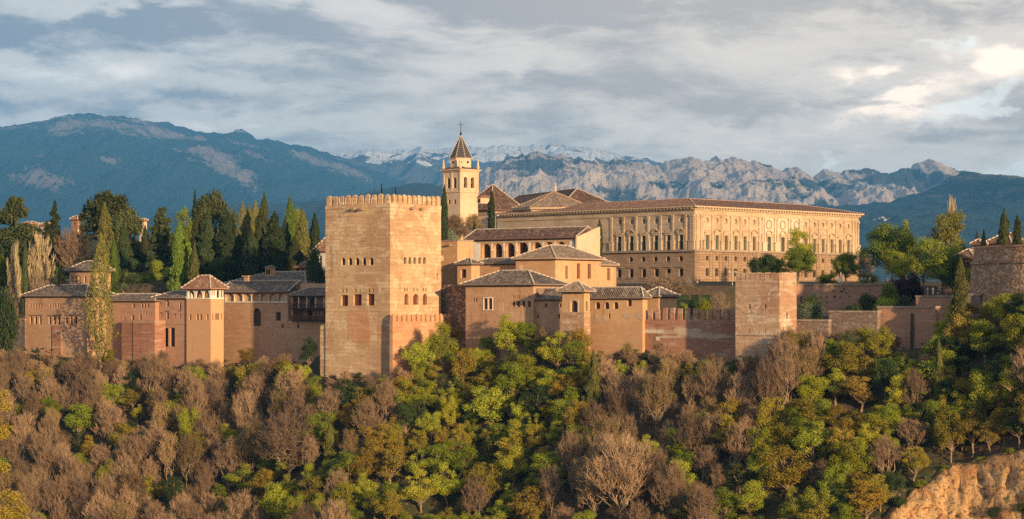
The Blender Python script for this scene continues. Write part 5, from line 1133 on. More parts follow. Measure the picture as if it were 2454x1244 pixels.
def limb(p0, p1, r0, r1, rg, n=4, wob=0.08):
    p0 = np.array(p0, float); p1 = np.array(p1, float); L = np.linalg.norm(p1-p0); pts = [p0+(p1-p0)*t+(rg.normal(size=3)*wob*L*math.sin(math.pi*t) if 0 < t < 1 else 0) for t in np.linspace(0, 1, n+1)]
    return [(pts[k], pts[k+1], r0+(r1-r0)*k/n, r0+(r1-r0)*(k+1)/n) for k in range(n)]
PROTO = {}; SIZE = {}
def crown_tree(key, seed, H, R, trunk_h, ncl, clr, nleaf, size, mat, bark='bark_brown', squash=1.0, top=0.0, flatten=0.0):
    """broadleaf: limbs reach to clumps of leaves spread unevenly through the crown"""
    rg = np.random.default_rng(seed); zc = trunk_h+(H-trunk_h)*0.5; hz = (H-trunk_h)*0.5
    C = []
    while len(C) < ncl:
        v = unit(rg, 1)[0]*rg.uniform(0.25, 1.25)**0.7
        if v[2] < -0.75: continue
        w = R*(1.0-top*max(v[2], 0)); C.append([v[0]*w*0.80, v[1]*w*0.80, zc+v[2]*hz*0.82])
    C = np.array(C); rad = R*clr*rg.uniform(0.5, 1.45, ncl)
    Ps = []; Ns = []
    for c, r in zip(C, rad):
        n = int(nleaf*(r/(R*clr))**2); u = unit(rg, n); rr = r*(0.30+0.85*rg.random(n)**0.8)
        p = c+u*rr[:, None]*np.array([1, 1, 0.78*squash]); Ps.append(p); Ns.append(u+0.85*unit(rg, n)+np.array([0, 0, 0.2]))
    P = np.concatenate(Ps); N = np.concatenate(Ns); P[:, 2] = np.maximum(P[:, 2], trunk_h*0.35)
    V, Q = leaf_quads(P, N, size, rg, 0.75); crown = rawmesh('crown', V, Q, MATS[mat])
    segs = limb((0, 0, -0.6), (rg.normal()*0.2, rg.normal()*0.2, zc-hz*0.3), 0.022*H, 0.014*H, rg, 4, 0.03); tip = segs[-1][1]
    for c in C:
        s = segs[rg.integers(2, 4)][0]; segs += limb(s, c, 0.008*H, 0.0025*H, rg, 3, 0.06)
    V, Q = tubes(segs, 5); PROTO.setdefault(key, []).append((H, R, rawmesh('trunk', V, Q, MATS[bark]), crown))
def bare_tree(key, seed, H, R, mat='twig_brown', bark='bark_brown', multi=1, up=0.55, twig=0.017, dens=1.0, leafmat=None):
    """leafless: limbs fan into a dome, each ending in boughs, branchlets and a haze of twigs"""
    rg = np.random.default_rng(seed); big = []; fine = []
    zc = H*0.53; hz = H*0.47; th = H*rg.uniform(0.10, 0.20)
    def dome(c, n, r):
        out = []
        while len(out) < n:
            p = c+rg.normal(size=3)*r*np.array([0.62, 0.62, 0.55]); q = (p-np.array([0, 0, zc]))/np.array([R, R, hz])
            if np.dot(q, q) < 1.05 and p[2] > H*0.16: out.append(p)
        return out
    ncl = int(15*dens)+3; C = []
    for k in range(ncl):
        a = 2.4*k+rg.uniform(-0.4, 0.4); f = math.sqrt((k+0.5)/ncl); C.append(np.array([math.cos(a)*f*R*0.66, math.sin(a)*f*R*0.66, zc+hz*(0.70-1.0*f*f+rg.uniform(-0.22, 0.22))]))
    for m_ in range(multi):
        a = 2*math.pi*m_/multi+rg.uniform(0, 1); o = np.array([math.cos(a), math.sin(a), 0])*(0.3 if multi > 1 else 0); fork = o*2.5+np.array([rg.normal()*0.15, rg.normal()*0.15, th])
        big += limb(o+np.array([0, 0, -0.6]), fork, 0.017*H/(multi**0.4), 0.013*H/(multi**0.4), rg, 3, 0.04)
        for c in C[m_::multi]:
            L1 = limb(fork, c, 0.008*H, 0.0040*H, rg, 4, 0.06); big += L1
            for p in dome(c, 9, R*0.50):
                st = L1[rg.integers(2, 4)][1]; L2 = limb(st, p, 0.0034*H, max(twig, 0.0016*H), rg, 3, 0.08); big += L2
                out = p-np.array([0, 0, H*0.12]); out /= np.linalg.norm(out)
                for j in range(7):
                    s0 = L2[rg.integers(1, 3)][1]; d = out*0.7+unit(rg, 1)[0]*0.6+np.array([0, 0, 0.25+up*0.75]); d /= np.linalg.norm(d); L = rg.uniform(0.12, 0.26)*R+0.3; e = s0+d*L
                    fine.append((s0, e, twig*1.1, twig*0.7))
                    for q_ in range(4):
                        t = rg.uniform(0.35, 1.0); d2 = d*0.9+unit(rg, 1)[0]*0.6+np.array([0, 0, up*0.5]); d2 /= np.linalg.norm(d2); fine.append((s0+d*L*t, s0+d*L*t+d2*rg.uniform(0.4, 0.95), twig*0.75, twig*0.4))
    V, Q = tubes(big, 4); tr = rawmesh('trunk', V, Q, MATS[bark])
    V2, Q2 = ribbons(fine, rg); cr = rawmesh('crown', V2, Q2, MATS[mat])
    if leafmat:                                             # first leaves breaking on the twig ends
        P = np.array([s[1] for s in fine]); P = P[rg.random(len(P)) < 0.35]; V3, Q3 = leaf_quads(P, unit(rg, len(P)), 0.20, rg, 0.8)
        cr = rawmesh('crown', np.concatenate([V2, V3]), np.concatenate([Q2, Q3+len(V2)]), MATS[mat]); cr.materials.append(MATS[leafmat])
        mi = np.zeros(len(Q2)+len(Q3), np.int32); mi[len(Q2):] = 1; cr.polygons.foreach_set('material_index', mi)
    PROTO.setdefault(key, []).append((H, R, tr, cr))
def column_tree(key, seed, H, R, prof, n, size, mat, bark='bark_dark', tuft=0.35, base=0.4, lean=0.0, nlump=130):
    """cypress and poplar shapes: foliage packed in upright tufts inside a turned outline, rougher where tufts part"""
    rg = np.random.default_rng(seed)
    z = rg.random(n)**0.9; pr = np.interp(z, [p for p, q in prof], [q for p, q in prof])
    th = rg.random(n)*2*np.pi
    lz = rg.random(nlump); lt = rg.random(nlump)*2*np.pi; la = rg.uniform(-0.30, 0.30, nlump)
    bumpy = np.zeros(n)
    for a, b, c in zip(lz, lt, la):
        dth = np.angle(np.exp(1j*(th-b))); bumpy += c*np.exp(-((z-a)/0.045)**2-(dth/0.38)**2)
    rad = R*pr*(0.72+0.30*rg.random(n)**0.6)*(1+bumpy*tuft*2.2)
    P = np.stack([rad*np.cos(th)+lean*z*H*0.1, rad*np.sin(th), base+z*(H-base)], 1)
    N = np.stack([np.cos(th), np.sin(th), 0.35+0*z], 1)+0.8*unit(rg, n)
    a = np.stack([0.25*np.cos(th), 0.25*np.sin(th), 1+0*z], 1)+0.35*unit(rg, n); a /= np.linalg.norm(a, axis=1)[:, None]
    b = np.cross(N, a); b /= np.linalg.norm(b, axis=1)[:, None]; s = (size*rg.uniform(0.6, 1.4, n)*(0.5+0.5*np.clip(pr*2, 0, 1)))[:, None]
    V = np.stack([P-a*s*0.5, P+b*s*0.3, P+a*s*0.75, P-b*s*0.3], 1).reshape(-1, 3)
    cr = rawmesh('crown', V, np.arange(4*n).reshape(n, 4), MATS[mat])
    V, Q = tubes([((0, 0, -0.6), (lean*H*0.03, 0, H*0.35), 0.016*H+0.05, 0.011*H), ((lean*H*0.03, 0, H*0.35), (lean*H*0.08, 0, H*0.9), 0.011*H, 0.003*H)], 6)
    PROTO.setdefault(key, []).append((H, R, rawmesh('trunk', V, Q, MATS[bark]), cr))
def layered_tree(key, seed, H, R, mat, tiers, shape, n_per=220, size=0.55, bark='bark_dark', droop=-0.05, th=0.06):
    """fir, cedar and stone pine: limbs in tiers carrying flat sprays"""
    rg = np.random.default_rng(seed); segs = limb((0, 0, -0.6), (0, 0, H*0.97), 0.022*H, 0.004*H, rg, 6, 0.01); Ps = []; Ns = []
    for k in range(tiers):
        t = (k+0.5)/tiers; z, r = shape(t); z *= H; r *= R
        for j in range(max(3, int(5+3*rg.random()))):
            a = rg.random()*2*np.pi; rr = r*rg.uniform(0.55, 1.05); zz = z+rg.normal()*0.02*H
            e = np.array([math.cos(a)*rr, math.sin(a)*rr, zz+droop*rr]); segs += limb((0, 0, zz-0.10*abs(rr)*0.5), e, 0.006*H, 0.002*H, rg, 3, 0.04)
            n = int(n_per*(0.4+rr/R)); q = rg.random(n)**0.7; w = rr*0.34*np.sin(np.pi*np.clip(q*0.9+0.1, 0, 1))
            off = rg.normal(size=(n, 3))*np.array([1, 1, 0.0])*0.55*w[:, None]+rg.normal(size=(n, 3))*np.array([0, 0, th*R*0.6])
            Ps.append(np.array([0, 0, zz])+np.outer(q, e-np.array([0, 0, zz]))+off); Ns.append(unit(rg, n)*0.8+np.array([0, 0, 0.8]))
    V, Q = leaf_quads(np.concatenate(Ps), np.concatenate(Ns), size, rg, 0.5)
    V2, Q2 = tubes(segs, 5); PROTO.setdefault(key, []).append((H, R, rawmesh('trunk', V2, Q2, MATS[bark]), rawmesh('crown', V, Q, MATS[mat])))
for k, mt in enumerate(('leaf_lime', 'leaf_green', 'leaf_olive', 'leaf_dark', 'leaf_gold')):
    nm = mt[5:]
    crown_tree(nm, 10+k, 9, 3.0, 1.8, 30, 0.29, 260, 0.21, mt)
    crown_tree(nm, 20+k, 8, 3.4, 1.2, 36, 0.26, 230, 0.21, mt)
    crown_tree(nm, 30+k, 10, 2.5, 1.6, 30, 0.31, 260, 0.21, mt, top=0.35)
    crown_tree(nm, 110+k, 9, 2.8, 1.4, 24, 0.33, 300, 0.21, mt, top=0.2)
for sd, H, R, mu, up in ((41, 10, 3.2, 1, 0.7), (42, 11, 2.8, 2, 0.95), (43, 9, 3.4, 1, 0.6), (44, 12, 2.9, 3, 1.0), (45, 10, 2.3, 1, 1.0), (46, 9.5, 3.6, 2, 0.7), (47, 12, 2.4, 4, 1.1), (48, 11, 3.0, 3, 0.9)):
    bare_tree('bare', sd, H, R, multi=mu, up=up)
for sd, H, R, mu in ((51, 10, 3.0, 2), (52, 9, 3.3, 1)): bare_tree('budding', sd, H, R, multi=mu, up=0.65, leafmat='leaf_olive')
bare_tree('big_bare', 55, 13, 5.0, mat='twig_brown', bark='bark_pale', multi=1, up=0.45, twig=0.026, dens=1.6)
bare_tree('pale_bare', 56, 12, 3.5, mat='twig_pale', bark='bark_pale', multi=4, up=0.95, twig=0.04, dens=0.8)
bare_tree('grey_bare', 57, 9, 4.2, mat='bark_brown', bark='bark_brown', multi=2, up=0.4, twig=0.024, dens=0.6)
CY = [(0, 0.45), (0.06, 0.85), (0.2, 1.0), (0.45, 0.92), (0.7, 0.66), (0.88, 0.34), (1.0, 0.03)]
CY2 = [(0, 0.6), (0.1, 0.9), (0.35, 1.0), (0.65, 0.80), (0.85, 0.45), (1, 0.04)]
for sd, pr in ((60, CY), (61, CY2), (62, CY)):
    column_tree('cypress', sd, 16, 2.0, pr, 7000, 0.46, 'leaf_cypress', tuft=0.75)
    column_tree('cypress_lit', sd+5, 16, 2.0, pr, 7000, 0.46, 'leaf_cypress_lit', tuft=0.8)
column_tree('bright_column', 71, 16, 2.4, CY2, 7500, 0.5, 'leaf_bright', tuft=0.8)
column_tree('poplar', 73, 24, 2.6, [(0, 0.2), (0.08, 0.45), (0.2, 0.9), (0.4, 1.0), (0.65, 0.75), (0.85, 0.42), (1, 0.05)], 5200, 0.34, 'leaf_poplar', bark='bark_brown', tuft=0.8, base=1.5, nlump=110)
column_tree('thin_cypress', 75, 16, 1.0, CY2, 3500, 0.45, 'leaf_cypress', tuft=0.4)
layered_tree('fir', 80, 16, 3.4, 'leaf_fir', 17, lambda t: (0.12+0.86*t, 1.0*(1-t)**0.85+0.05))
layered_tree('cedar', 81, 15, 5.5, 'leaf_fir', 12, lambda t: (0.18+0.78*t, (1-t)**0.5*0.95+0.12), n_per=330, size=0.6, droop=0.02)
layered_tree('stone_pine', 82, 14, 6.5, 'leaf_pine', 9, lambda t: (0.45+0.50*t, (1-t*t)**0.5*0.98+0.08), n_per=520, size=0.55, droop=0.06, th=0.11)
crown_tree('dark_pine', 83, 14, 5.0, 3.0, 22, 0.34, 420, 0.42, 'leaf_pine', bark='bark_dark')
crown_tree('dark_oak', 84, 9, 4.0, 1.0, 20, 0.40, 420, 0.40, 'leaf_dark')
crown_tree('silver', 85, 5, 2.8, 0.4, 12, 0.5, 320, 0.30, 'leaf_silver')
crown_tree('purple', 86, 8, 4.5, 0.6, 22, 0.38, 380, 0.38, 'leaf_purple')
crown_tree('shrub_dark', 87, 4, 2.6, 0.1, 14, 0.5, 300, 0.30, 'leaf_dark')
crown_tree('shrub_green', 88, 4, 2.6, 0.1, 14, 0.5, 300, 0.30, 'leaf_green')
crown_tree('bright_tree', 89, 12, 5.0, 2.5, 40, 0.28, 420, 0.28, 'leaf_spring')
crown_tree('loose_tree', 90, 14, 4.5, 4.0, 30, 0.25, 210, 0.30, 'leaf_green', bark='bark_brown')
crown_tree('light_tree', 91, 15, 5.0, 3.0, 40, 0.27, 330, 0.30, 'leaf_pale')

def plant(kind, name, x, y, h, r, label, cat, group=None, rot=None, var=None, z=None, rg=random.Random(77), lean=(0, 0)):
    L = PROTO[kind]; H, Rr, tr, cr = L[(rg.randrange(len(L)) if var is None else var) % len(L)]
    if cr.name not in SIZE:                                 # true height and spread of the foliage
        v = np.zeros(len(cr.vertices)*3, np.float32); cr.vertices.foreach_get('co', v); v = v.reshape(-1, 3)
        SIZE[cr.name] = (float(np.percentile(v[:, 2], 99.7)), float(np.percentile(np.hypot(v[:, 0], v[:, 1]), 96)))
    H, Rr = SIZE[cr.name]
    z = g1(x, y) if z is None else z
    o = thing(name, (x, y, z), label, cat, group); o.scale = (r/Rr, r/Rr, h/H); o.rotation_euler = (lean[0], lean[1], rg.uniform(0, 6.28) if rot is None else rot)
    for n_, me in (('trunk', tr), ('crown', cr)):
        c = bpy.data.objects.new(n_, me); col.objects.link(c); c.parent = o
    return o
def stand(kind, name, px, top, base, hw, Y, label, cat='tree', group=None, var=None, lean=(0, 0)):
    """a tree at a bearing: its foot on the ground, or on the terrace level given by base when that is a row of the photograph"""
    x = (px-HX)/F*Y; zt = (HY-top)/F*Y; z = g1(x, Y) if base is None else min((HY-base)/F*Y, zt-1)
    return plant(kind, name, x, Y, zt-z, hw/F*Y, label, cat, group, var=var, z=z, lean=lean)

# ---------------- trees of the gardens behind the walls, far left to the great tower
G = 'cypresses of the palace gardens'
stand('cedar', 'cedar_tree', 30, 478, None, 66, 545, 'broad dark cedar with flat layered branches at the far left edge')
stand('fir', 'fir_tree', 131, 484, None, 26, 575, 'pointed dark fir between the cedar and the tall red brick house')
stand('pale_bare', 'bare_poplar', 95, 560, None, 34, 535, 'bare pale yellow poplar clump with upright stems, right of the thin dark cypress')
stand('pale_bare', 'bare_poplar', 35, 585, None, 20, 532, 'smaller bare pale poplar clump left of the thin dark cypress', var=0)
stand('thin_cypress', 'cypress_tree', 60, 570, None, 9, 522, 'thin dark cypress between two pale bare poplar clumps', group=G)
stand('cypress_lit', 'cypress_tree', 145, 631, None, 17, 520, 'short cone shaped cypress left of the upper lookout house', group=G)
stand('big_bare', 'bare_tree', 173, 545, None, 42, 560, 'large leafless brown tree with a leaning limb above the upper lookout house')
stand('grey_bare', 'bare_tree', 100, 640, None, 40, 525, 'rounded leafless greyish tree behind the leftmost house roof')
stand('grey_bare', 'bare_tree', 15, 690, None, 36, 515, 'leafless mauve tree at the far left edge above the mossy wall')
stand('bright_tree', 'broadleaf_tree', 2, 605, None, 22, 540, 'green bushy tree at the left edge under the cedar')
stand('stone_pine', 'umbrella_pine', 262, 466, None, 76, 590, 'great umbrella pine with a broad dark crown, tallest at the left')
stand('dark_pine', 'umbrella_pine', 300, 500, None, 42, 575, 'darker lower pine merging into the right side of the great umbrella pine')
stand('poplar', 'poplar_tree', 251, 486, None, 24, 545, 'yellow-green poplar standing before the great umbrella pine')
stand('bright_column', 'poplar_tree', 273, 572, None, 14, 532, 'slim bright green poplar just right of the tall tawny poplar')
stand('cypress', 'cypress_tree', 296, 528, None, 16, 562, 'dull green cypress under the right side of the umbrella pine', group=G)
stand('cypress', 'cypress_tree', 348, 540, None, 12, 590, 'small dark cypress beside the pale far off house', group=G)
stand('cedar', 'cedar_tree', 386, 500, None, 36, 565, 'ragged dark cedar between the pale far off house and the bright green column')
stand('bright_column', 'cypress_tree', 430, 530, None, 27, 524, 'broad bright green columnar tree left of the loggia tower', group=G)
stand('thin_cypress', 'cypress_tree', 467, 455, None, 8, 590, 'tallest thin cypress poking above the round topped pine', group=G)
stand('dark_pine', 'umbrella_pine', 505, 459, None, 44, 585, 'round topped dark pine behind the row of garden cypresses')
stand('loose_tree', 'broadleaf_tree', 445, 498, None, 26, 580, 'pale spring green tree left of the round topped pine')
stand('thin_cypress', 'cypress_tree', 471, 510, None, 14, 540, 'slim olive cypress behind the broad bright green column', group=G)
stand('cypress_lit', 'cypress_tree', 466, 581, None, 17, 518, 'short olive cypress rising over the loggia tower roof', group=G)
stand('cypress', 'cypress_tree', 498, 500, None, 24, 538, 'broad green cypress left of the brownish one, in front of the pine', group=G)
stand('cypress', 'cypress_tree', 547, 510, None, 27, 535, 'broad brownish dark cypress at the right side of the round topped pine', group=G)
stand('dark_pine', 'umbrella_pine', 548, 500, None, 24, 575, 'dark bushy pine shoulder right of the round topped pine')
stand('poplar', 'poplar_tree', 582, 484, None, 16, 600, 'faint tawny poplar at the left of a pair behind the cypresses')
stand('poplar', 'poplar_tree', 612, 480, None, 16, 600, 'faint tawny poplar at the right of a pair behind the cypresses')
stand('cypress_lit', 'cypress_tree', 597, 494, None, 21, 560, 'olive brown cypress before the pair of faint tawny poplars', group=G)
stand('cypress', 'cypress_tree', 602, 549, None, 21, 527, 'dark lower cypress at the foot of the tallest dark one', group=G)
stand('cypress', 'cypress_tree', 633, 462, None, 20, 548, 'tallest dark pointed cypress left of the bright yellow poplar', group=G)
stand('cypress', 'cypress_tree', 622, 530, None, 22, 530, 'very dark cypress in front of the tallest dark pointed one', group=G)
stand('cypress', 'cypress_tree', 658, 508, None, 31, 528, 'broadest dark cypress directly above the roof lantern', group=G)
stand('bright_column', 'poplar_tree', 695, 470, None, 17, 575, 'bright yellow-green poplar standing above the garden cypresses')
stand('lime', 'broadleaf_tree', 712, 500, None, 16, 580, 'small lime green tree right of the bright yellow-green poplar')
stand('cypress', 'cypress_tree', 684, 520, None, 16, 552, 'brownish cypress before the bright yellow-green poplar', group=G)
stand('cypress_lit', 'cypress_tree', 725, 503, None, 22, 545, 'olive cypress second from the right of the garden row', group=G)
stand('cypress', 'cypress_tree', 706, 565, None, 20, 535, 'low brownish cypress between the broadest and the olive ones', group=G)
stand('cypress', 'cypress_tree', 754, 512, None, 17, 552, 'dark cypress nearest the left edge of the tall crenellated tower', group=G)
stand('shrub_dark', 'ivy_tree', 752, 588, 692, 20, 505, 'dark ivy clad tree hard against the left edge of the tall tower')
stand('shrub_dark', 'ivy_tree', 770, 630, 700, 16, 500, 'dark bushy ivy above the timber balcony roof')
stand('poplar', 'poplar_tree', 241, 560, None, 36, 497, 'tall tawny poplar standing in front of the leftmost palace house')
stand('green', 'broadleaf_tree', 262, 838, None, 14, 495, 'small dark bush at the foot of the tall tawny poplar')
for p, tp, hw, lb in ((374, 624, 20, 'large clipped dark green dome bush in the left garden'), (336, 629, 13, 'small clipped dark dome bush left of the large one'), (400, 640, 14, 'dark bush right of the large clipped dome')):
    stand('shrub_green' if hw == 20 else 'shrub_dark', 'garden_bush', p, tp, 655, hw, 550, lb, 'bush')
BELT = [('dark_pine', 70, 540, 34, 640), ('fir', 112, 530, 18, 650), ('dark_oak', 150, 575, 30, 600), ('dark_pine', 208, 560, 30, 635), ('dark_oak', 225, 610, 26, 560), ('cypress', 322, 560, 12, 600), ('dark_oak', 330, 600, 26, 580), ('cypress', 362, 575, 12, 590), ('dark_pine', 408, 560, 26, 610),
        ('dark_oak', 400, 605, 24, 572), ('dark_oak', 455, 590, 28, 570), ('dark_oak', 520, 600, 30, 570), ('dark_pine', 575, 545, 24, 610), ('dark_oak', 580, 600, 30, 565), ('dark_pine', 640, 560, 30, 600), ('dark_pine', 690, 565, 24, 600), ('dark_oak', 735, 575, 24, 590), ('dark_oak', 20, 600, 40, 570), ('cypress', 522, 545, 14, 560), ('cypress', 572, 560, 14, 545)]
BW = ['first', 'second', 'third', 'fourth', 'fifth', 'sixth', 'seventh', 'eighth', 'ninth', 'tenth', 'eleventh', 'twelfth', 'thirteenth', 'fourteenth', 'fifteenth', 'sixteenth', 'seventeenth', 'eighteenth', 'nineteenth', 'twentieth']
for k, (kd, px_, tp_, hw_, Y_) in enumerate(sorted(BELT, key=lambda b: b[1])):
    stand(kd, {'fir': 'fir_tree', 'cypress': 'cypress_tree', 'dark_pine': 'pine_tree', 'dark_oak': 'broadleaf_tree'}[kd], px_, tp_, None, hw_, Y_, '%s from the left of the dark trees filling the back of the left gardens' % BW[k], group='dark belt behind the gardens')
# clipped hedges
def hedge(name, px0, px1, top, base, Y, t, label, mat='leaf_hedge', n=2600):
    x0, x1 = (px0-HX)/F*Y, (px1-HX)/F*Y; z0, z1 = (HY-base)/F*Y, (HY-top)/F*Y; rg = np.random.default_rng(int(px0))
    q = rg.random(n); P = np.stack([x0+(x1-x0)*rg.random(n), Y+t*rg.random(n), z0+(z1-z0)*rg.random(n)], 1); N = np.tile(np.array([[0.1, -1, 0.2]]), (n, 1))
    P[q < 0.55, 1] = Y+0.1*rg.random((q < 0.55).sum()); P[q > 0.72, 2] = z1+0.1*rg.random((q > 0.72).sum()); N[q > 0.72] = (0, 0, 1)
    V, Q = leaf_quads(P-np.array([x0, Y, z0]), N+0.5*unit(rg, n), 0.34, rg, 0.8)
    me = rawmesh('foliage', V, Q, MATS[mat]); r = thing(name, (x0, Y, z0), label, 'hedge')
    c = bpy.data.objects.new('foliage', me); col.objects.link(c); c.parent = r
    f0 = Fr(x1, Y, 0); add(r, 'woody_core', mat, lambda mb: mb.box(f0, 0.05, x1-x0-0.05, 0.08, t-0.05, z0-2, z1-0.06)); return r
hedge('clipped_hedge', 298, 405, 655, 676, 545, 2.0, 'long clipped bright green hedge above the grey garden parapet', 'leaf_green')
hedge('clipped_hedge', 1576, 1662, 722, 760, 448, 2.5, 'tall flat clipped dark hedge right of the gabled pavilion')
hedge('clipped_hedge', 1590, 1652, 710, 724, 455, 2.0, 'upper step of the dark hedge, just behind the tall flat one')
hedge('clipped_hedge', 1658, 1674, 709, 724, 456, 1.5, 'small square cut hedge block, left of two', n=500)
hedge('clipped_hedge', 1683, 1704, 709, 724, 456, 1.5, 'small square cut hedge block, right of two', n=600)
hedge('clipped_hedge', 1655, 1705, 722, 760, 450, 2.0, 'dark clipped hedge behind the pale green shrub', n=1500)
# palm
rg = np.random.default_rng(9); V_, Q_ = [], []; off = 0
for k in range(44):
    a = rg.random()*6.28; e = rg.uniform(-0.25, 1.2); Lf = rg.uniform(2.4, 3.2); base = np.array([0, 0, 4.2]); d = np.array([math.cos(a)*math.cos(e), math.sin(a)*math.cos(e), math.sin(e)]); pts = [base+d*Lf*t+np.array([0, 0, -1.5*t*t]) for t in np.linspace(0, 1, 9)]
    for j in range(8):
        side_ = np.cross(d, (0, 0, 1)); side_ /= np.linalg.norm(side_); w0, w1 = 0.38*math.sin(math.pi*(j+0.6)/9), 0.38*math.sin(math.pi*(j+1.5)/9.2)
        for sg in (-1, 1):
            V_ += [pts[j], pts[j+1], pts[j+1]+side_*sg*w1+np.array([0, 0, -0.25*w1])+(pts[j+1]-pts[j])*0.6, pts[j]+side_*sg*w0*0.4]; Q_.append([off, off+1, off+2, off+3]); off += 4
Vt, Qt = tubes([((0, 0, -0.5), (0.1, 0, 4.2), 0.32, 0.26)], 8)
PROTO['palm'] = [(6, 3, rawmesh('trunk', Vt, Qt, MATS['bark_brown']), rawmesh('crown', V_, Q_, MATS['leaf_fir']))]
stand('palm', 'palm_tree', 296, 662, 722, 30, 520, 'palm tree with drooping fronds right of the tall tawny poplar')
for p, tp, hw, Y_, kd, lb in ((285, 640, 20, 548, 'dark_oak', 'dark green bush behind the palm tree fronds'), (318, 655, 22, 540, 'shrub_dark', 'dark bush just behind the grey garden parapet'), (365, 660, 24, 552, 'shrub_dark', 'dark shrub behind the long clipped bright hedge'),
        (412, 648, 22, 545, 'dark_oak', 'dark evergreen at the left foot of the broad bright green column'), (448, 640, 20, 530, 'dark_oak', 'dark evergreen between the broad bright column and the short olive cypress'), (520, 620, 26, 530, 'dark_oak', 'dark evergreen mass behind the loggia tower roof'),
        (570, 615, 26, 535, 'dark_oak', 'dark evergreen behind the hall roof, left of the roof lantern'), (215, 620, 24, 550, 'dark_oak', 'dark evergreen behind the upper lookout house'), (120, 640, 26, 545, 'dark_oak', 'dark evergreen behind the leafless greyish tree'), (305, 620, 26, 560, 'dark_oak', 'dark evergreen below the umbrella pine, above the palm'),
        (20, 690, 30, 512, 'shrub_dark', 'dark green shrub at the far left edge above the garden wall')):
    stand(kd, 'garden_bush', p, tp, None, hw, Y_, lb, 'bush')
# ---------------- around the tower tops, church and palace
stand('thin_cypress', 'cypress_tree', 1065, 444, 600, 9, 500, 'slim tall cypress between the tall tower and the church tower', group=G)
stand('cypress', 'cypress_tree', 1179, 458, 560, 10, 570, 'dark cypress in front of the church roof beside a lamp', group=G)
stand('thin_cypress', 'cypress_tree', 1437, 526, 625, 8, 505, 'slim cypress standing against the plain palace wall', group=G)
stand('thin_cypress', 'cypress_tree', 1401, 552, 615, 5.5, 500, 'small slim cypress beside the white gable end', group=G)
stand('fir', 'fir_tree', 915, 443, None, 11, 640, 'tip of a dark fir showing above the tall tower battlements')
stand('thin_cypress', 'cypress_tree', 948, 449, None, 4, 640, 'tip of a tiny cypress above the tall tower battlements', group=G)
stand('thin_cypress', 'cypress_tree', 897, 452, None, 4, 640, 'tiny pointed treetop left of the fir tip above the battlements', group=G)
stand('budding', 'bare_tree', 1086, 515, 600, 34, 530, 'leafless olive grey tree between the tall tower and the church wall')
stand('budding', 'bare_tree', 1135, 512, 575, 22, 545, 'sparse yellowish tree before the pale church wall')
stand('silver', 'garden_bush', 1075, 548, 600, 26, 515, 'grey-green bush beside the top right edge of the tall tower', 'bush')
stand('cypress', 'cypress_tree', 1137, 530, 575, 5, 540, 'stub of a small cypress before the pale church wall', group=G)
stand('grey_bare', 'bare_tree', 1605, 655, 722, 62, 470, 'wide leafless tree below the stone palace windows')
stand('loose_tree', 'broadleaf_tree', 1911, 548, 686, 42, 488, 'tall loose leafed tree in front of the palace medallions')
stand('bright_tree', 'broadleaf_tree', 1913, 594, 684, 40, 474, 'rounded bright green tree behind the weathered tower')
stand('dark_oak', 'broadleaf_tree', 1830, 610, 680, 32, 478, 'dark round holm oak left of the rounded bright green tree')
stand('green', 'broadleaf_tree', 1866, 620, 684, 20, 482, 'small mid green tree between the holm oak and the bright one')
stand('bright_tree', 'broadleaf_tree', 2028, 606, 686, 34, 478, 'soft green tree above the white folded parasol')
stand('shrub_green', 'garden_bush', 1985, 655, 682, 24, 474, 'wide low dark green bush left of the white folded parasol', 'bush')
stand('shrub_green', 'garden_bush', 2075, 655, 680, 26, 476, 'flat topped bush over the seated group on the terrace', 'bush')
stand('bare', 'bare_tree', 2072, 600, 685, 26, 485, 'leafless brownish tree at the right corner of the stone palace')
stand('bright_tree', 'broadleaf_tree', 2135, 538, 690, 62, 470, 'large fresh green tree right of the stone palace')
stand('lime', 'broadleaf_tree', 2172, 530, 690, 26, 482, 'yellow-green treetop behind the large fresh green tree')
stand('green', 'broadleaf_tree', 2160, 600, 690, 42, 455, 'grey-green lower tree before the large fresh green one')
stand('light_tree', 'broadleaf_tree', 2264, 508, 690, 58, 455, 'tallest pale topped tree left of the short cypresses')
stand('green', 'broadleaf_tree', 2255, 570, 706, 58, 440, 'dense green tree under the tallest pale topped one', var=1)
stand('dark_oak', 'broadleaf_tree', 2290, 615, 706, 28, 436, 'deep green bushy tree behind the visitors on the terrace')
stand('pale_bare', 'bare_poplar', 2280, 472, 640, 14, 470, 'bare pale poplar tips above the tallest pale topped tree')
stand('green', 'broadleaf_tree', 2215, 585, 700, 40, 462, 'shaded tree between the large green tree and the dense one')
stand('purple', 'garden_bush', 2178, 656, 742, 42, 440, 'dark purple plum tree above the stepped rampart', 'bush')
stand('shrub_green', 'garden_bush', 2130, 676, 742, 26, 436, 'green bush between the terrace wall end and the purple tree', 'bush')
stand('shrub_dark', 'garden_bush', 2085, 704, 752, 30, 430, 'dark green bush at the right foot of the pinkish terrace wall', 'bush')
stand('shrub_green', 'garden_bush', 2120, 714, 756, 34, 424, 'olive green bush spreading above the middle rampart', 'bush')
stand('shrub_dark', 'garden_bush', 2040, 728, 764, 24, 422, 'low dark bush on the grey rampart terrace', 'bush')
stand('shrub_dark', 'garden_bush', 2165, 708, 750, 20, 426, 'small rounded dark bush under the purple tree', 'bush')
stand('silver', 'garden_bush', 1943, 724, 772, 33, 418, 'silvery green bush right beside the weathered tower', 'bush')
stand('shrub_dark', 'garden_bush', 1940, 706, 765, 32, 426, 'dark green bush behind the silvery one', 'bush')
stand('shrub_green', 'garden_bush', 1688, 716, 765, 20, 438, 'yellowish shrub behind the battlements, before the dark hedge', 'bush')
stand('shrub_green', 'garden_bush', 1637, 728, 765, 14, 436, 'small green shrub between two merlons before the hedge', 'bush')
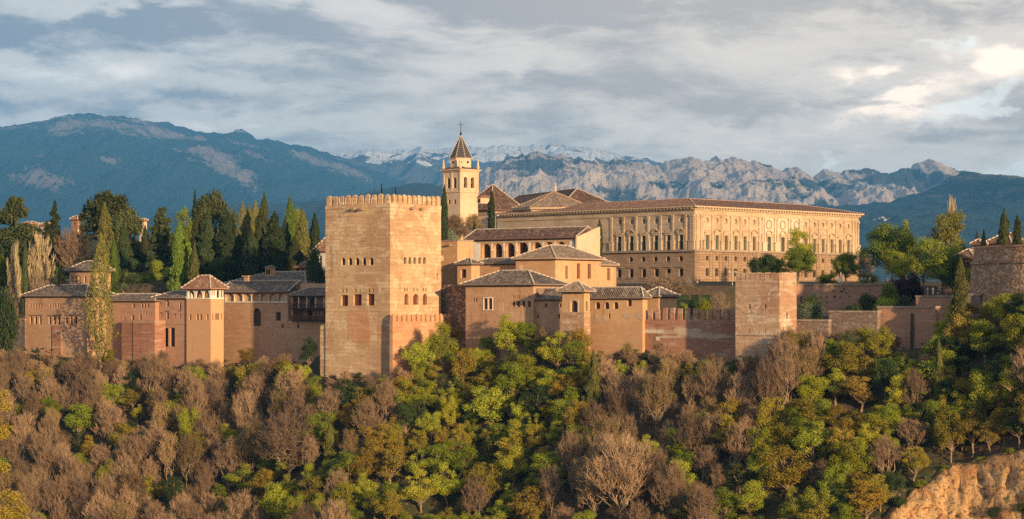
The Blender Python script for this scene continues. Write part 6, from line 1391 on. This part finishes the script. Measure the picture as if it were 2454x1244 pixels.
stand('grey_bare', 'bare_tree', 1725, 700, 768, 24, 440, 'leafless mauve shrub left of the weathered tower')
stand('cypress', 'cypress_tree', 2406, 500, 620, 15, 412, 'tall dark cypress behind the round bastion, left of two', group=G)
stand('cypress', 'cypress_tree', 2438, 514, 620, 12, 412, 'dark cypress behind the round bastion, right of two', group=G)
stand('cypress', 'cypress_tree', 2341, 552, 690, 8, 440, 'short cypress left of the slim turret', group=G)
stand('cypress_lit', 'cypress_tree', 2358, 551, 690, 11, 418, 'short cypress between the slim turret and the bastion', group=G)
stand('cypress_lit', 'cypress_tree', 2301, 618, None, 25, 382, 'ragged golden cypress leaning at the left of the round bastion', group=G, lean=(0, -0.02))
stand('lime', 'broadleaf_tree', 2270, 728, None, 20, 384, 'yellow-green bush at the left of the ragged golden cypress')
stand('shrub_green', 'garden_bush', 2330, 640, 700, 18, 425, 'bright creeper beside the gate lodge', 'bush')
# ================================================================== the wooded slope under the walls
def inside(poly, x, y):
    c = False; n = len(poly)
    for i in range(n):
        (x0, y0), (x1, y1) = poly[i], poly[i-1]
        if (y0 > y) != (y1 > y) and x < (x1-x0)*(y-y0)/(y1-y0)+x0: c = not c
    return c
GC = [(985, 880), (1010, 800), (1060, 750), (1340, 765), (1400, 830), (1425, 960), (1445, 1050), (1390, 1110), (1290, 1150), (1320, 1210), (1440, 1420), (780, 1420), (830, 1130), (870, 1040), (930, 960)]
GR = [(2000, 850), (2040, 780), (2230, 860), (2330, 740), (2600, 690), (2600, 1100), (2200, 1140), (2120, 1400), (1700, 1420), (1740, 1140), (1830, 1030), (1900, 950)]
GB = [(545, 1150), (650, 1120), (770, 1180), (800, 1420), (520, 1420)]
TL = [(-100, 850), (60, 852), (200, 862), (300, 872), (380, 858), (450, 880), (560, 880), (600, 862), (640, 868), (700, 872), (770, 900), (940, 915), (965, 880), (1010, 800), (1060, 755), (1120, 775), (1180, 790), (1240, 755), (1330, 790), (1385, 795), (1412, 860), (1440, 850),
      (1560, 835), (1640, 858), (1720, 880), (1800, 885), (1840, 850), (1900, 790), (2000, 790), (2060, 770), (2130, 800), (2200, 870), (2260, 790), (2330, 735), (2454, 700), (2600, 690)]
tlx = [p for p, q in TL]; tly = [q for p, q in TL]
rs = random.Random(2024)
def colname(px):
    for lim, nm in ((150, 'the leftmost house'), (275, 'the tall tawny poplar'), (445, 'the red retaining wall'), (560, 'the loggia tower'), (690, 'the screened gallery'), (775, 'the timber balconies'), (945, 'the tall tower'), (1110, 'the pointed merlon wall'),
                    (1340, 'the twin-window hall'), (1420, 'the little arched tower'), (1550, 'the three-arched wing'), (1762, 'the battlemented wall'), (1880, 'the weathered tower'), (2000, 'the grey rampart'), (2110, 'the brownish rampart'), (2245, 'the stained rampart'), (2345, 'the leaning golden cypress'), (9999, 'the round bastion')):
        if px < lim: return nm
plants = []                                                 # (x, y, px, base py, kind, h, r)
cell = {}
def near(x, y, d):
    i, j = int(x//6), int(y//6)
    return any(math.hypot(x-a, (y-b)*0.9) < (d+e)/2 for di in (-1, 0, 1) for dj in (-1, 0, 1) for a, b, e in cell.get((i+di, j+dj), ()))
def put(x, y, d): cell.setdefault((int(x//6), int(y//6)), []).append((x, y, d))
NAMED = [  # kind, px, top, base, half width, name, label  (trees one can pick out of the wood)
 ('cypress_lit', 1422, 836, 1006, 19, 'cypress_tree', 'tall golden-green cypress on the slope below the little arched tower'),
 ('cypress_lit', 2250, 810, 1010, 14, 'cypress_tree', 'tall thin golden cypress on the right hand slope below the stained rampart'),
 ('cypress_lit', 791, 1012, 1132, 17, 'cypress_tree', 'golden green cypress among leafless trees low on the slope under the tall tower'),
 ('cypress_lit', 1170, 1040, 1120, 17, 'cypress_tree', 'stubby golden cypress in the middle of the green wood'),
 ('cypress_lit', 1266, 1068, 1140, 14, 'cypress_tree', 'ragged little golden cypress right of the stubby one in the green wood'),
 ('lime', 1335, 793, 900, 44, 'leafy_tree', 'vivid lime tree close under the little arched tower'),
 ('lime', 1222, 752, 872, 42, 'leafy_tree', 'lime green tree rising highest against the twin-window hall'),
 ('lime', 1062, 770, 905, 30, 'leafy_tree', 'lime green tree overlapping the pointed merlon wall'),
 ('olive', 1110, 752, 868, 34, 'leafy_tree', 'olive tree in front of the dark rubble wall'),
 ('green', 190, 968, 1060, 38, 'leafy_tree', 'deep green tree alone among leafless trees below the tall tawny poplar'),
 ('lime', 330, 968, 1020, 18, 'leafy_tree', 'small lime tree among leafless trees below the red retaining wall'),
 ('olive', 315, 930, 985, 26, 'leafy_tree', 'olive green tree just above the small lime tree, left slope'),
 ('lime', 695, 1084, 1145, 34, 'leafy_tree', 'bright lime tree among leafless trees low below the timber balconies'),
 ('dark', 738, 806, 895, 24, 'leafy_tree', 'dark green round tree at the wall foot left of the tall tower'),
 ('gold', 591, 832, 880, 22, 'leafy_tree', 'yellow bush against the foot of the long gallery wall'),
 ('gold', 832, 965, 1050, 26, 'leafy_tree', 'yellow-green tree standing at the left edge of the green wood'),
 ('big_bare', 1490, 1040, 1262, 90, 'bare_tree', 'widest leafless tree, a broad brown dome at the bottom below the three-arched wing'),
 ('big_bare', 690, 985, 1160, 75, 'bare_tree', 'wide leafless dome shaped tree below the timber balconies, larger than its neighbours'),
 ('lime', 1175, 925, 1030, 60, 'leafy_tree', 'broad lime crown in the heart of the green wood below the twin-window hall'),
 ('lime', 1075, 950, 1040, 26, 'leafy_tree', 'upright lime tree left of the broad lime crown in the green wood'),
 ('olive', 1290, 1015, 1090, 28, 'leafy_tree', 'round olive-gold tree right of the stubby golden cypress'),
 ('gold', 940, 1075, 1170, 48, 'leafy_tree', 'wide golden tree low in the left part of the green wood'),
 ('lime', 1010, 1125, 1230, 52, 'leafy_tree', 'large lime tree near the bottom edge below the pointed merlon wall'),
 ('gold', 2060, 900, 990, 50, 'leafy_tree', 'golden crowned tree on the right slope below the brownish rampart'),
 ('lime', 2100, 780, 880, 46, 'leafy_tree', 'yellow-green tree in front of the brownish rampart'),
 ('lime', 2360, 765, 870, 56, 'leafy_tree', 'bright lime tree under the round bastion'),
 ('olive', 1885, 1065, 1200, 60, 'leafy_tree', 'large olive tree low on the right slope below the weathered tower'),
 ('lime', 1800, 1150, 1262, 42, 'leafy_tree', 'lime green tree at the bottom edge below the weathered tower'),
 ('lime', 1905, 1165, 1275, 40, 'leafy_tree', 'glossy lime tree at the bottom edge left of the ochre bank'),
 ('bare', 2190, 1000, 1090, 40, 'bare_tree', 'pale leafless tree right of the tall thin golden cypress'),
 ('bare', 2120, 1040, 1160, 40, 'bare_tree', 'pale leafless tree above the top of the ochre bank'),
]
for kind, px, top, base, hw, nm, lb in NAMED:
    x, y = hit(px, base); z = g1(x, y); h = (HY-top)/F*y-z
    plant(kind, nm, x, y, h, hw/F*y, lb, 'tree', 'bare trees of the slope' if nm == 'bare_tree' else ('cypresses of the slope' if nm == 'cypress_tree' else 'leafy trees of the slope'), z=z-0.2); put(x, y, min(2*hw/F*y*0.8, 6))
def try_plant(px, y, dens=1.0, up=0.0):
    x = (px-HX)/F*y; yw = float(np.interp(x, WX, WY)); e = yw-y
    if e < (3.0 if not up else 1.6): return
    z = g1(x, y); base = HY-F*z/y
    if base > 1400: return
    if x > CLX[0]-3 and y < np.interp(x, CLX, CLY)+1.0: return
    mid_y = base-55
    gc, gr, gb_ = inside(GC, px, mid_y), inside(GR, px, mid_y), inside(GB, px, mid_y)
    u = rs.random()
    if gc: kind = 'lime' if u < 0.34 else 'olive' if u < 0.56 else 'green' if u < 0.76 else 'gold' if u < 0.86 else 'dark' if u < 0.94 else 'bare'
    elif gr: kind = 'olive' if u < 0.26 else 'dark' if u < 0.40 else 'green' if u < 0.62 else 'gold' if u < 0.74 else 'lime' if u < 0.90 else 'bare'
    elif gb_: kind = 'lime' if u < 0.4 else 'olive' if u < 0.6 else 'bare'
    else: kind = 'bare' if u < 0.70 else 'budding' if u < 0.85 else 'dark' if u < 0.885 else 'green' if u < 0.925 else 'olive' if u < 0.96 else 'lime'
    leafy = kind not in ('bare', 'budding')
    h = (rs.uniform(5.5, 9.5) if gr else rs.uniform(4.5, 9.0)) if leafy else rs.uniform(6.5, 13.0)
    d = (rs.uniform(2.5, 4.1) if leafy else rs.uniform(3.2, 5.0))*dens
    if near(x, y, d): return
    top = base-F*h/y
    for kn, npx, nt, nb_, nh, _n, _l in NAMED:              # keep the trees that stand out in the wood clear of taller neighbours in front
        if base > nb_ and abs(px-npx) < nh+0.30*h*F/y*0.6 and top < nb_-0.30*(nb_-nt): return
    lim = float(np.interp(px, tlx, tly))+rs.uniform(-22, 24)-up
    if top < lim: h = (base-lim)/F*y
    if h < 1.8: return
    nb = sum(1 for p in plants if p[4] in ('bare', 'budding') and p[5] >= 4.5)
    if nb >= 286 and h >= 4.5 and (not leafy or not (gc or gr or gb_)): return
    r = h*rs.uniform(0.30, 0.46) if leafy else min(h*rs.uniform(0.22, 0.36), 4.2)
    put(x, y, d); plants.append((x, y, px, base, kind, h, max(r, 1.5)))
for tries in range(16000):                                  # the right-hand slope first, where the wood is densest
    px = rs.uniform(2000, 2680); yw = float(np.interp((px-HX)/F*370, WX, WY)); try_plant(px, yw-3-rs.random()*45, 0.82)
for tries in range(7000):                                   # scrub and young trees pressing up against the walls
    px = rs.uniform(-90, 2500); yw = float(np.interp((px-HX)/F*440, WX, WY)); try_plant(px, yw-1.7-rs.random()*6, 0.70, 2.0 if px < 970 else 12.0)
for tries in range(45000):
    px = rs.uniform(-90, 2560); yw = float(np.interp((px-HX)/F*430, WX, WY)); try_plant(px, yw-3-rs.random()**1.1*73)
ROW = ((0, 'at the wall foot'), (930, 'high on the slope'), (1040, 'midway down the slope'), (1150, 'low on the slope'), (1270, 'along the bottom edge'))
LOOK = {'bare': 'brown leafless tree', 'budding': 'budding half-bare tree', 'lime': 'lime green tree', 'green': 'mid green tree', 'olive': 'olive tree', 'gold': 'golden tree', 'dark': 'dark green tree'}
ORD = ['leftmost', 'second from left', 'third from left', 'fourth from left', 'fifth from left', 'sixth from left', 'seventh from left', 'eighth from left', 'ninth from left', 'tenth from left', 'eleventh from left', 'twelfth from left', 'thirteenth from left', 'fourteenth from left']
cells = {}
for p in plants:
    rw = [n for lim, n in ROW if p[3] >= lim][-1]; cells.setdefault((colname(p[2]), rw, p[4], p[5] < 4.5), []).append(p)
for (cn, rw, kind, small), L in cells.items():
    L.sort(key=lambda p: p[2])
    for k, (x, y, px, base, kd, h, r) in enumerate(L):
        lead = '' if len(L) == 1 else ORD[min(k, 13)]+', '
        look = LOOK[kd].replace('tree', 'shrub') if small else LOOK[kd]
        lb = '%s, %s%s below %s' % (look, lead, rw, cn)
        if kd in ('bare', 'budding'): nm = 'bare_shrub' if small else 'bare_tree'
        elif kd in ('lime', 'green'): nm = 'leafy_shrub' if small else 'leafy_tree'
        else: nm = 'evergreen_shrub' if small else 'evergreen_tree'
        plant(kd, nm, x, y, h, r, lb, 'bush' if small else 'tree', nm.replace('_', ' ')+'s of the slope', rg=rs)
# scrub on the bank at the lower right
SC = [(2300, 1238), (2345, 1222), (2390, 1240), (2420, 1205), (2452, 1225), (2480, 1190), (2365, 1195), (2268, 1128), (2350, 1108), (2420, 1090), (2205, 1172), (2160, 1214)]
SW = ['first', 'second', 'third', 'fourth', 'fifth', 'sixth', 'seventh', 'eighth', 'ninth', 'tenth', 'eleventh', 'twelfth']
for k, (p, q) in enumerate(sorted(SC)):
    x, y = hit(p, q); h = rs.uniform(1.2, 2.4); plant('shrub_dark' if q > 1185 else 'green', 'scrub_bush', x, y-0.3, h, h*rs.uniform(0.6, 0.9), '%s scrub bush from the left on the bare ochre bank' % SW[k], 'bush', 'scrub on the ochre bank', z=g1(x, y-0.3), rg=rs)
# low brush covering the slope between the trunks
rg = np.random.default_rng(3); n = 26000
xs = rg.uniform(-135, 125, n); yw = np.interp(xs, WX, WY); e = 1+rg.random(n)*80; ys = yw-e; zs_ = ground(xs, ys)
ok = ~((xs > CLX[0]-2) & (ys < np.interp(xs, CLX, CLY)+0.6)); patch = perlin(xs/9, ys/9) > -0.25; ok &= patch
xs, ys, zs_ = xs[ok], ys[ok], zs_[ok]; n = len(xs)
P = np.stack([xs, ys, zs_+rg.random(n)**1.5*1.6], 1)
V, Q = leaf_quads(P, unit(rg, n)+np.array([0, -0.3, 0.5]), 0.62, rg, 0.7); me = rawmesh('undergrowth', V, Q, MATS['undergrowth_leaf'])
o = bpy.data.objects.new('undergrowth', me); col.objects.link(o); o['kind'] = 'stuff'
# shrubbery on the garden terraces at the left
n = 11000; xs = rg.uniform(-150, -42, n); ys = rg.uniform(512, 640, n)
V, Q = leaf_quads(np.stack([xs, ys, ground(xs, ys)+rg.random(n)**1.3*1.8], 1), unit(rg, n)+np.array([0, -0.3, 0.4]), 0.75, rg, 0.7); me = rawmesh('garden_shrubbery', V, Q, MATS['leaf_hedge'])
o = bpy.data.objects.new('garden_shrubbery', me); col.objects.link(o); o['kind'] = 'stuff'
# grass under the battlemented wall
n = 5000; px_ = rg.uniform(1630, 1785, n); y_ = np.array([np.interp((p-HX)/F*410, WX, WY) for p in px_])-1.0-rg.random(n)*9; x_ = (px_-HX)/F*y_
V, Q = leaf_quads(np.stack([x_, y_, ground(x_, y_)+0.15], 1), unit(rg, n)+np.array([0, -0.4, 1.0]), 0.5, rg, 0.6); me = rawmesh('grass', V, Q, MATS['leaf_bright'])
o = bpy.data.objects.new('grass', me); col.objects.link(o); o['kind'] = 'stuff'
# near pine at the left edge, rooted on the viewpoint's own slope
rgn = np.random.default_rng(12); Yp = 60.0; X0 = (-75-HX)/F*Yp; zg = g1(X0, Yp)
root = thing('near_pine', (X0, Yp, zg), 'near golden pine, its needle sprays entering at the lower left edge', 'tree')
Ps, Ns, segs = [], [], limb((0, 0, -0.5), (0.1, 0, 17), 0.30, 0.05, rgn, 6, 0.01)
for px, py in [(2, 948), (8, 975), (-15, 1010), (4, 1040), (10, 1030), (-5, 1125), (3, 1120), (22, 1190), (40, 1195), (15, 1215), (48, 1225), (28, 1240), (8, 1235), (60, 1252), (35, 1270), (10, 1280), (-30, 960), (-40, 1040), (-30, 1130), (-30, 1200), (-50, 1250), (-20, 1265)]:
    Yq = Yp+rgn.uniform(-0.8, 0.8); c = np.array([(px-HX)/F*Yq-X0, Yq-Yp, (HY-py)/F*Yq-zg]); segs += limb((0.05, 0, c[2]-0.6), c, 0.05, 0.012, rgn, 3, 0.05)
    n = 260; u = unit(rgn, n); r = 0.24*rgn.random(n)**0.5; Ps.append(c+u*r[:, None]*np.array([1.2, 1.2, 0.85])); Ns.append(unit(rgn, n)+0.5*u)
V, Q = leaf_quads(np.concatenate(Ps), np.concatenate(Ns), 0.085, rgn, 0.4); V2, Q2 = tubes(segs, 6)
for n_, me in (('trunk', rawmesh('trunk', V2, Q2, MATS['bark_brown'])), ('crown', rawmesh('crown', V, Q, MATS['leaf_gold']))):
    c = bpy.data.objects.new(n_, me); col.objects.link(c); c.parent = root
# ================================================================== people, lamps, parasol
for nm, c in (('skin', (0.45, 0.27, 0.19)), ('hair_brown', (0.05, 0.03, 0.02)), ('cloth_white', (0.75, 0.73, 0.70)), ('cloth_dark', (0.03, 0.03, 0.035)), ('cloth_blue', (0.25, 0.40, 0.50)), ('cloth_red', (0.45, 0.05, 0.06)), ('cloth_sand', (0.50, 0.38, 0.28)), ('cloth_pink', (0.60, 0.16, 0.22))): flat_mat(nm, c)
def skin(name, J, E, mat, parent, root_i=0):
    me = bpy.data.meshes.new(name); me.from_pydata([p for p, r in J], E, []); o = bpy.data.objects.new(name, me); col.objects.link(o); o.parent = parent
    md = o.modifiers.new('skin', 'SKIN')
    for k, (p, r) in enumerate(J):
        v = me.skin_vertices[0].data[k]; v.radius = (r, r)
        v.use_root = (k == root_i)
    md.use_smooth_shade = True; s = o.modifiers.new('sub', 'SUBSURF'); s.levels = 1; s.render_levels = 1
    me.materials.append(MATS[mat]); return o
def person(px, foot, Y, top, legs, label, turn=0.0, seated=False, arms_up=False):
    x = (px-HX)/F*Y; root = thing('person', (x, Y, (HY-foot)/F*Y), label, 'person', 'visitors on the terraces'); root.rotation_euler = (0, 0, turn)
    hip = 0.50 if seated else 0.90; k = hip-0.90
    kn = (0.40, 0.47) if seated else (0.02, 0.48)
    J = [((0, 0, hip), .12), ((0, 0, 1.15+k), .125), ((0, 0, 1.40+k), .13), ((0, 0, 1.50+k), .055), ((0, -.01, 1.60+k), .085), ((0, -.01, 1.72+k), .075)]; E = [(0, 1), (1, 2), (2, 3), (3, 4), (4, 5)]
    C = []
    for s in (-1, 1):
        i = len(J); J += [((s*.09, -.02, hip-.05), .085), ((s*.10, -kn[0], kn[1]), .06), ((s*.10, -kn[0], .08), .04), ((s*.10, -kn[0]-.14, .04), .04)]; E += [(0, i), (i, i+1), (i+1, i+2), (i+2, i+3)]
        i = len(J); el = (s*.27, -.10, 1.22+k) if arms_up else (s*.24, 0, 1.12+k); ha = (s*.10, -.28, 1.52+k) if arms_up else (s*.24, -.10, .86+k)
        J += [((s*.18, 0, 1.40+k), .06), (el, .042), (ha, .034)]; E += [(2, i), (i, i+1), (i+1, i+2)]
        for f, (dx, L) in enumerate(((-.025, .09), (-.008, .10), (.008, .095), (.025, .08), (.045, .06))):
            j = len(J); d = .03 if arms_up else 0; J.append(((ha[0]+dx, ha[1]-.02, ha[2]+(L if arms_up else -L)), .009)); E.append((i+2, j))
    skin('body', J, E, 'skin', root)
    sh = [((0, 0, hip+.02), .145), ((0, 0, 1.15+k), .15), ((0, 0, 1.40+k), .15)]; e2 = [(0, 1), (1, 2)]
    for s in (-1, 1): i = len(sh); b = 6+ (0 if s < 0 else 12); el = J[[j for j in range(len(J)) if J[j][1] == .042][0 if s < 0 else 1]][0]; sh += [((s*.19, 0, 1.41+k), .075), (el, .058)]; e2 += [(2, i), (i, i+1)]
    skin('shirt', sh, e2, top, root)
    tr = [((0, 0, hip), .14)]; e3 = []
    for s in (-1, 1): i = len(tr); tr += [((s*.09, -.02, hip-.06), .10), ((s*.10, -kn[0], kn[1]), .075), ((s*.10, -kn[0], .12), .06)]; e3 += [(0, i), (i, i+1), (i+1, i+2)]
    skin('trousers', tr, e3, legs, root)
    skin('hair', [((0, .02, 1.66+k), .09), ((0, .03, 1.76+k), .085)], [(0, 1)], 'hair_brown', root)
person(1676, 682, 509, 'cloth_white', 'cloth_dark', 'person in a white shirt raising both hands at the palace corner', 0.5, arms_up=True)
person(2066, 681.5, 467, 'cloth_white', 'cloth_dark', 'leftmost of the terrace group of three, in white with dark trousers', 0.4)
person(2074, 681.5, 467.6, 'cloth_blue', 'cloth_dark', 'middle of the terrace group of three, in pale blue', -0.6)
person(2084, 681.5, 466.8, 'cloth_sand', 'cloth_sand', 'rightmost of the terrace group of three, in sand coloured clothes', 0.2)
person(2127, 681.5, 466.5, 'cloth_red', 'cloth_red', 'person in red by the right end of the pinkish terrace wall', 0.9)
ztr = HY-F*((HY-713)/F*402+0.38)/400
for px, c, l, lb, st in ((2223, 'cloth_sand', 'cloth_sand', 'person in beige, leftmost at the viewing terrace parapet', False), (2236, 'cloth_white', 'cloth_white', 'person dressed all in white at the viewing terrace parapet', False), (2247, 'cloth_dark', 'cloth_blue', 'person in black sitting on the viewing terrace parapet', True), (2258, 'cloth_dark', 'cloth_dark', 'person in dark clothes right of the one sitting in black', False), (2268, 'cloth_pink', 'cloth_red', 'person in pink sitting at the right of the viewing terrace', True)):
    yy = Fr.px(2350, 402).P(Fr.px(2350, 402).a(px), 0, 0).y+0.5
    person(px, HY-F*((HY-713)/F*402+0.385)/yy, yy, c, l, lb, rs.uniform(-0.8, 0.8), seated=st)
def street_lamp(px, foot, top, Y, label, arms=2):
    x = (px-HX)/F*Y; z0 = (HY-foot)/F*Y; h = (HY-top)/F*Y-z0
    root = thing('street_lamp', (x, Y, z0), label, 'street lamp', 'street lamps of the gardens'); c = Vector((x, Y, z0))
    add(root, 'pole', 'lamp_grey', lambda mb: (mb.tube(c, c+Vector((0, 0, h)), 0.09, 0.055, 8), mb.tube(c, c+Vector((0, 0, 0.5)), 0.14, 0.12, 8)))
    for s in ((-1, 1) if arms == 2 else (1,)):
        a = c+Vector((0, 0, h)); b = a+Vector((s*0.75, 0, 0.15)); ar = add(root, 'lamp_arm', 'lamp_grey', lambda mb: mb.tube(a-Vector((0, 0, 0.05)), b, 0.045, 0.04, 6))
        add(root, 'lamp_head', 'white_plaster', lambda mb: mb.lathe(b+Vector((0, 0, -0.2)), [(0.16, 0), (0.34, 0.05), (0.30, 0.16), (0.08, 0.24)], 12))
street_lamp(1755, 684, 653, 478, 'grey double armed street lamp left of the weathered tower')
street_lamp(1799, 680, 640, 500, 'farther double armed street lamp just above the weathered tower')
street_lamp(1187, 560, 518, 560, 'white headed lamp beside the dark cypress by the church', 1)
Yq = 466.0; x = (2015-HX)/F*Yq; z0 = (HY-683)/F*Yq; root = thing('parasol', (x, Yq, z0), 'closed white parasol standing on the palace terrace', 'parasol'); c = Vector((x, Yq, z0))
add(root, 'pole', 'iron', lambda mb: mb.tube(c, c+Vector((0, 0, 3.0)), 0.035, 0.035, 8)); add(root, 'base_plate', 'iron', lambda mb: mb.lathe(c, [(0.3, 0), (0.3, 0.06)], 12))
def fold(mb):
    n = 16; rings = []
    for z, r in ((0.55, 0.46), (0.75, 0.50), (1.4, 0.34), (2.2, 0.17), (2.85, 0.05)):
        rings.append([c+Vector((r*(1+(0.18 if k % 2 else -0.12))*math.cos(2*math.pi*k/n), r*(1+(0.18 if k % 2 else -0.12))*math.sin(2*math.pi*k/n), z)) for k in range(n)])
    for A_, B_ in zip(rings, rings[1:]):
        for k in range(n): mb.face([A_[k], A_[(k+1) % n], B_[(k+1) % n], B_[k]])
add(root, 'canopy', 'cream_canvas', fold)
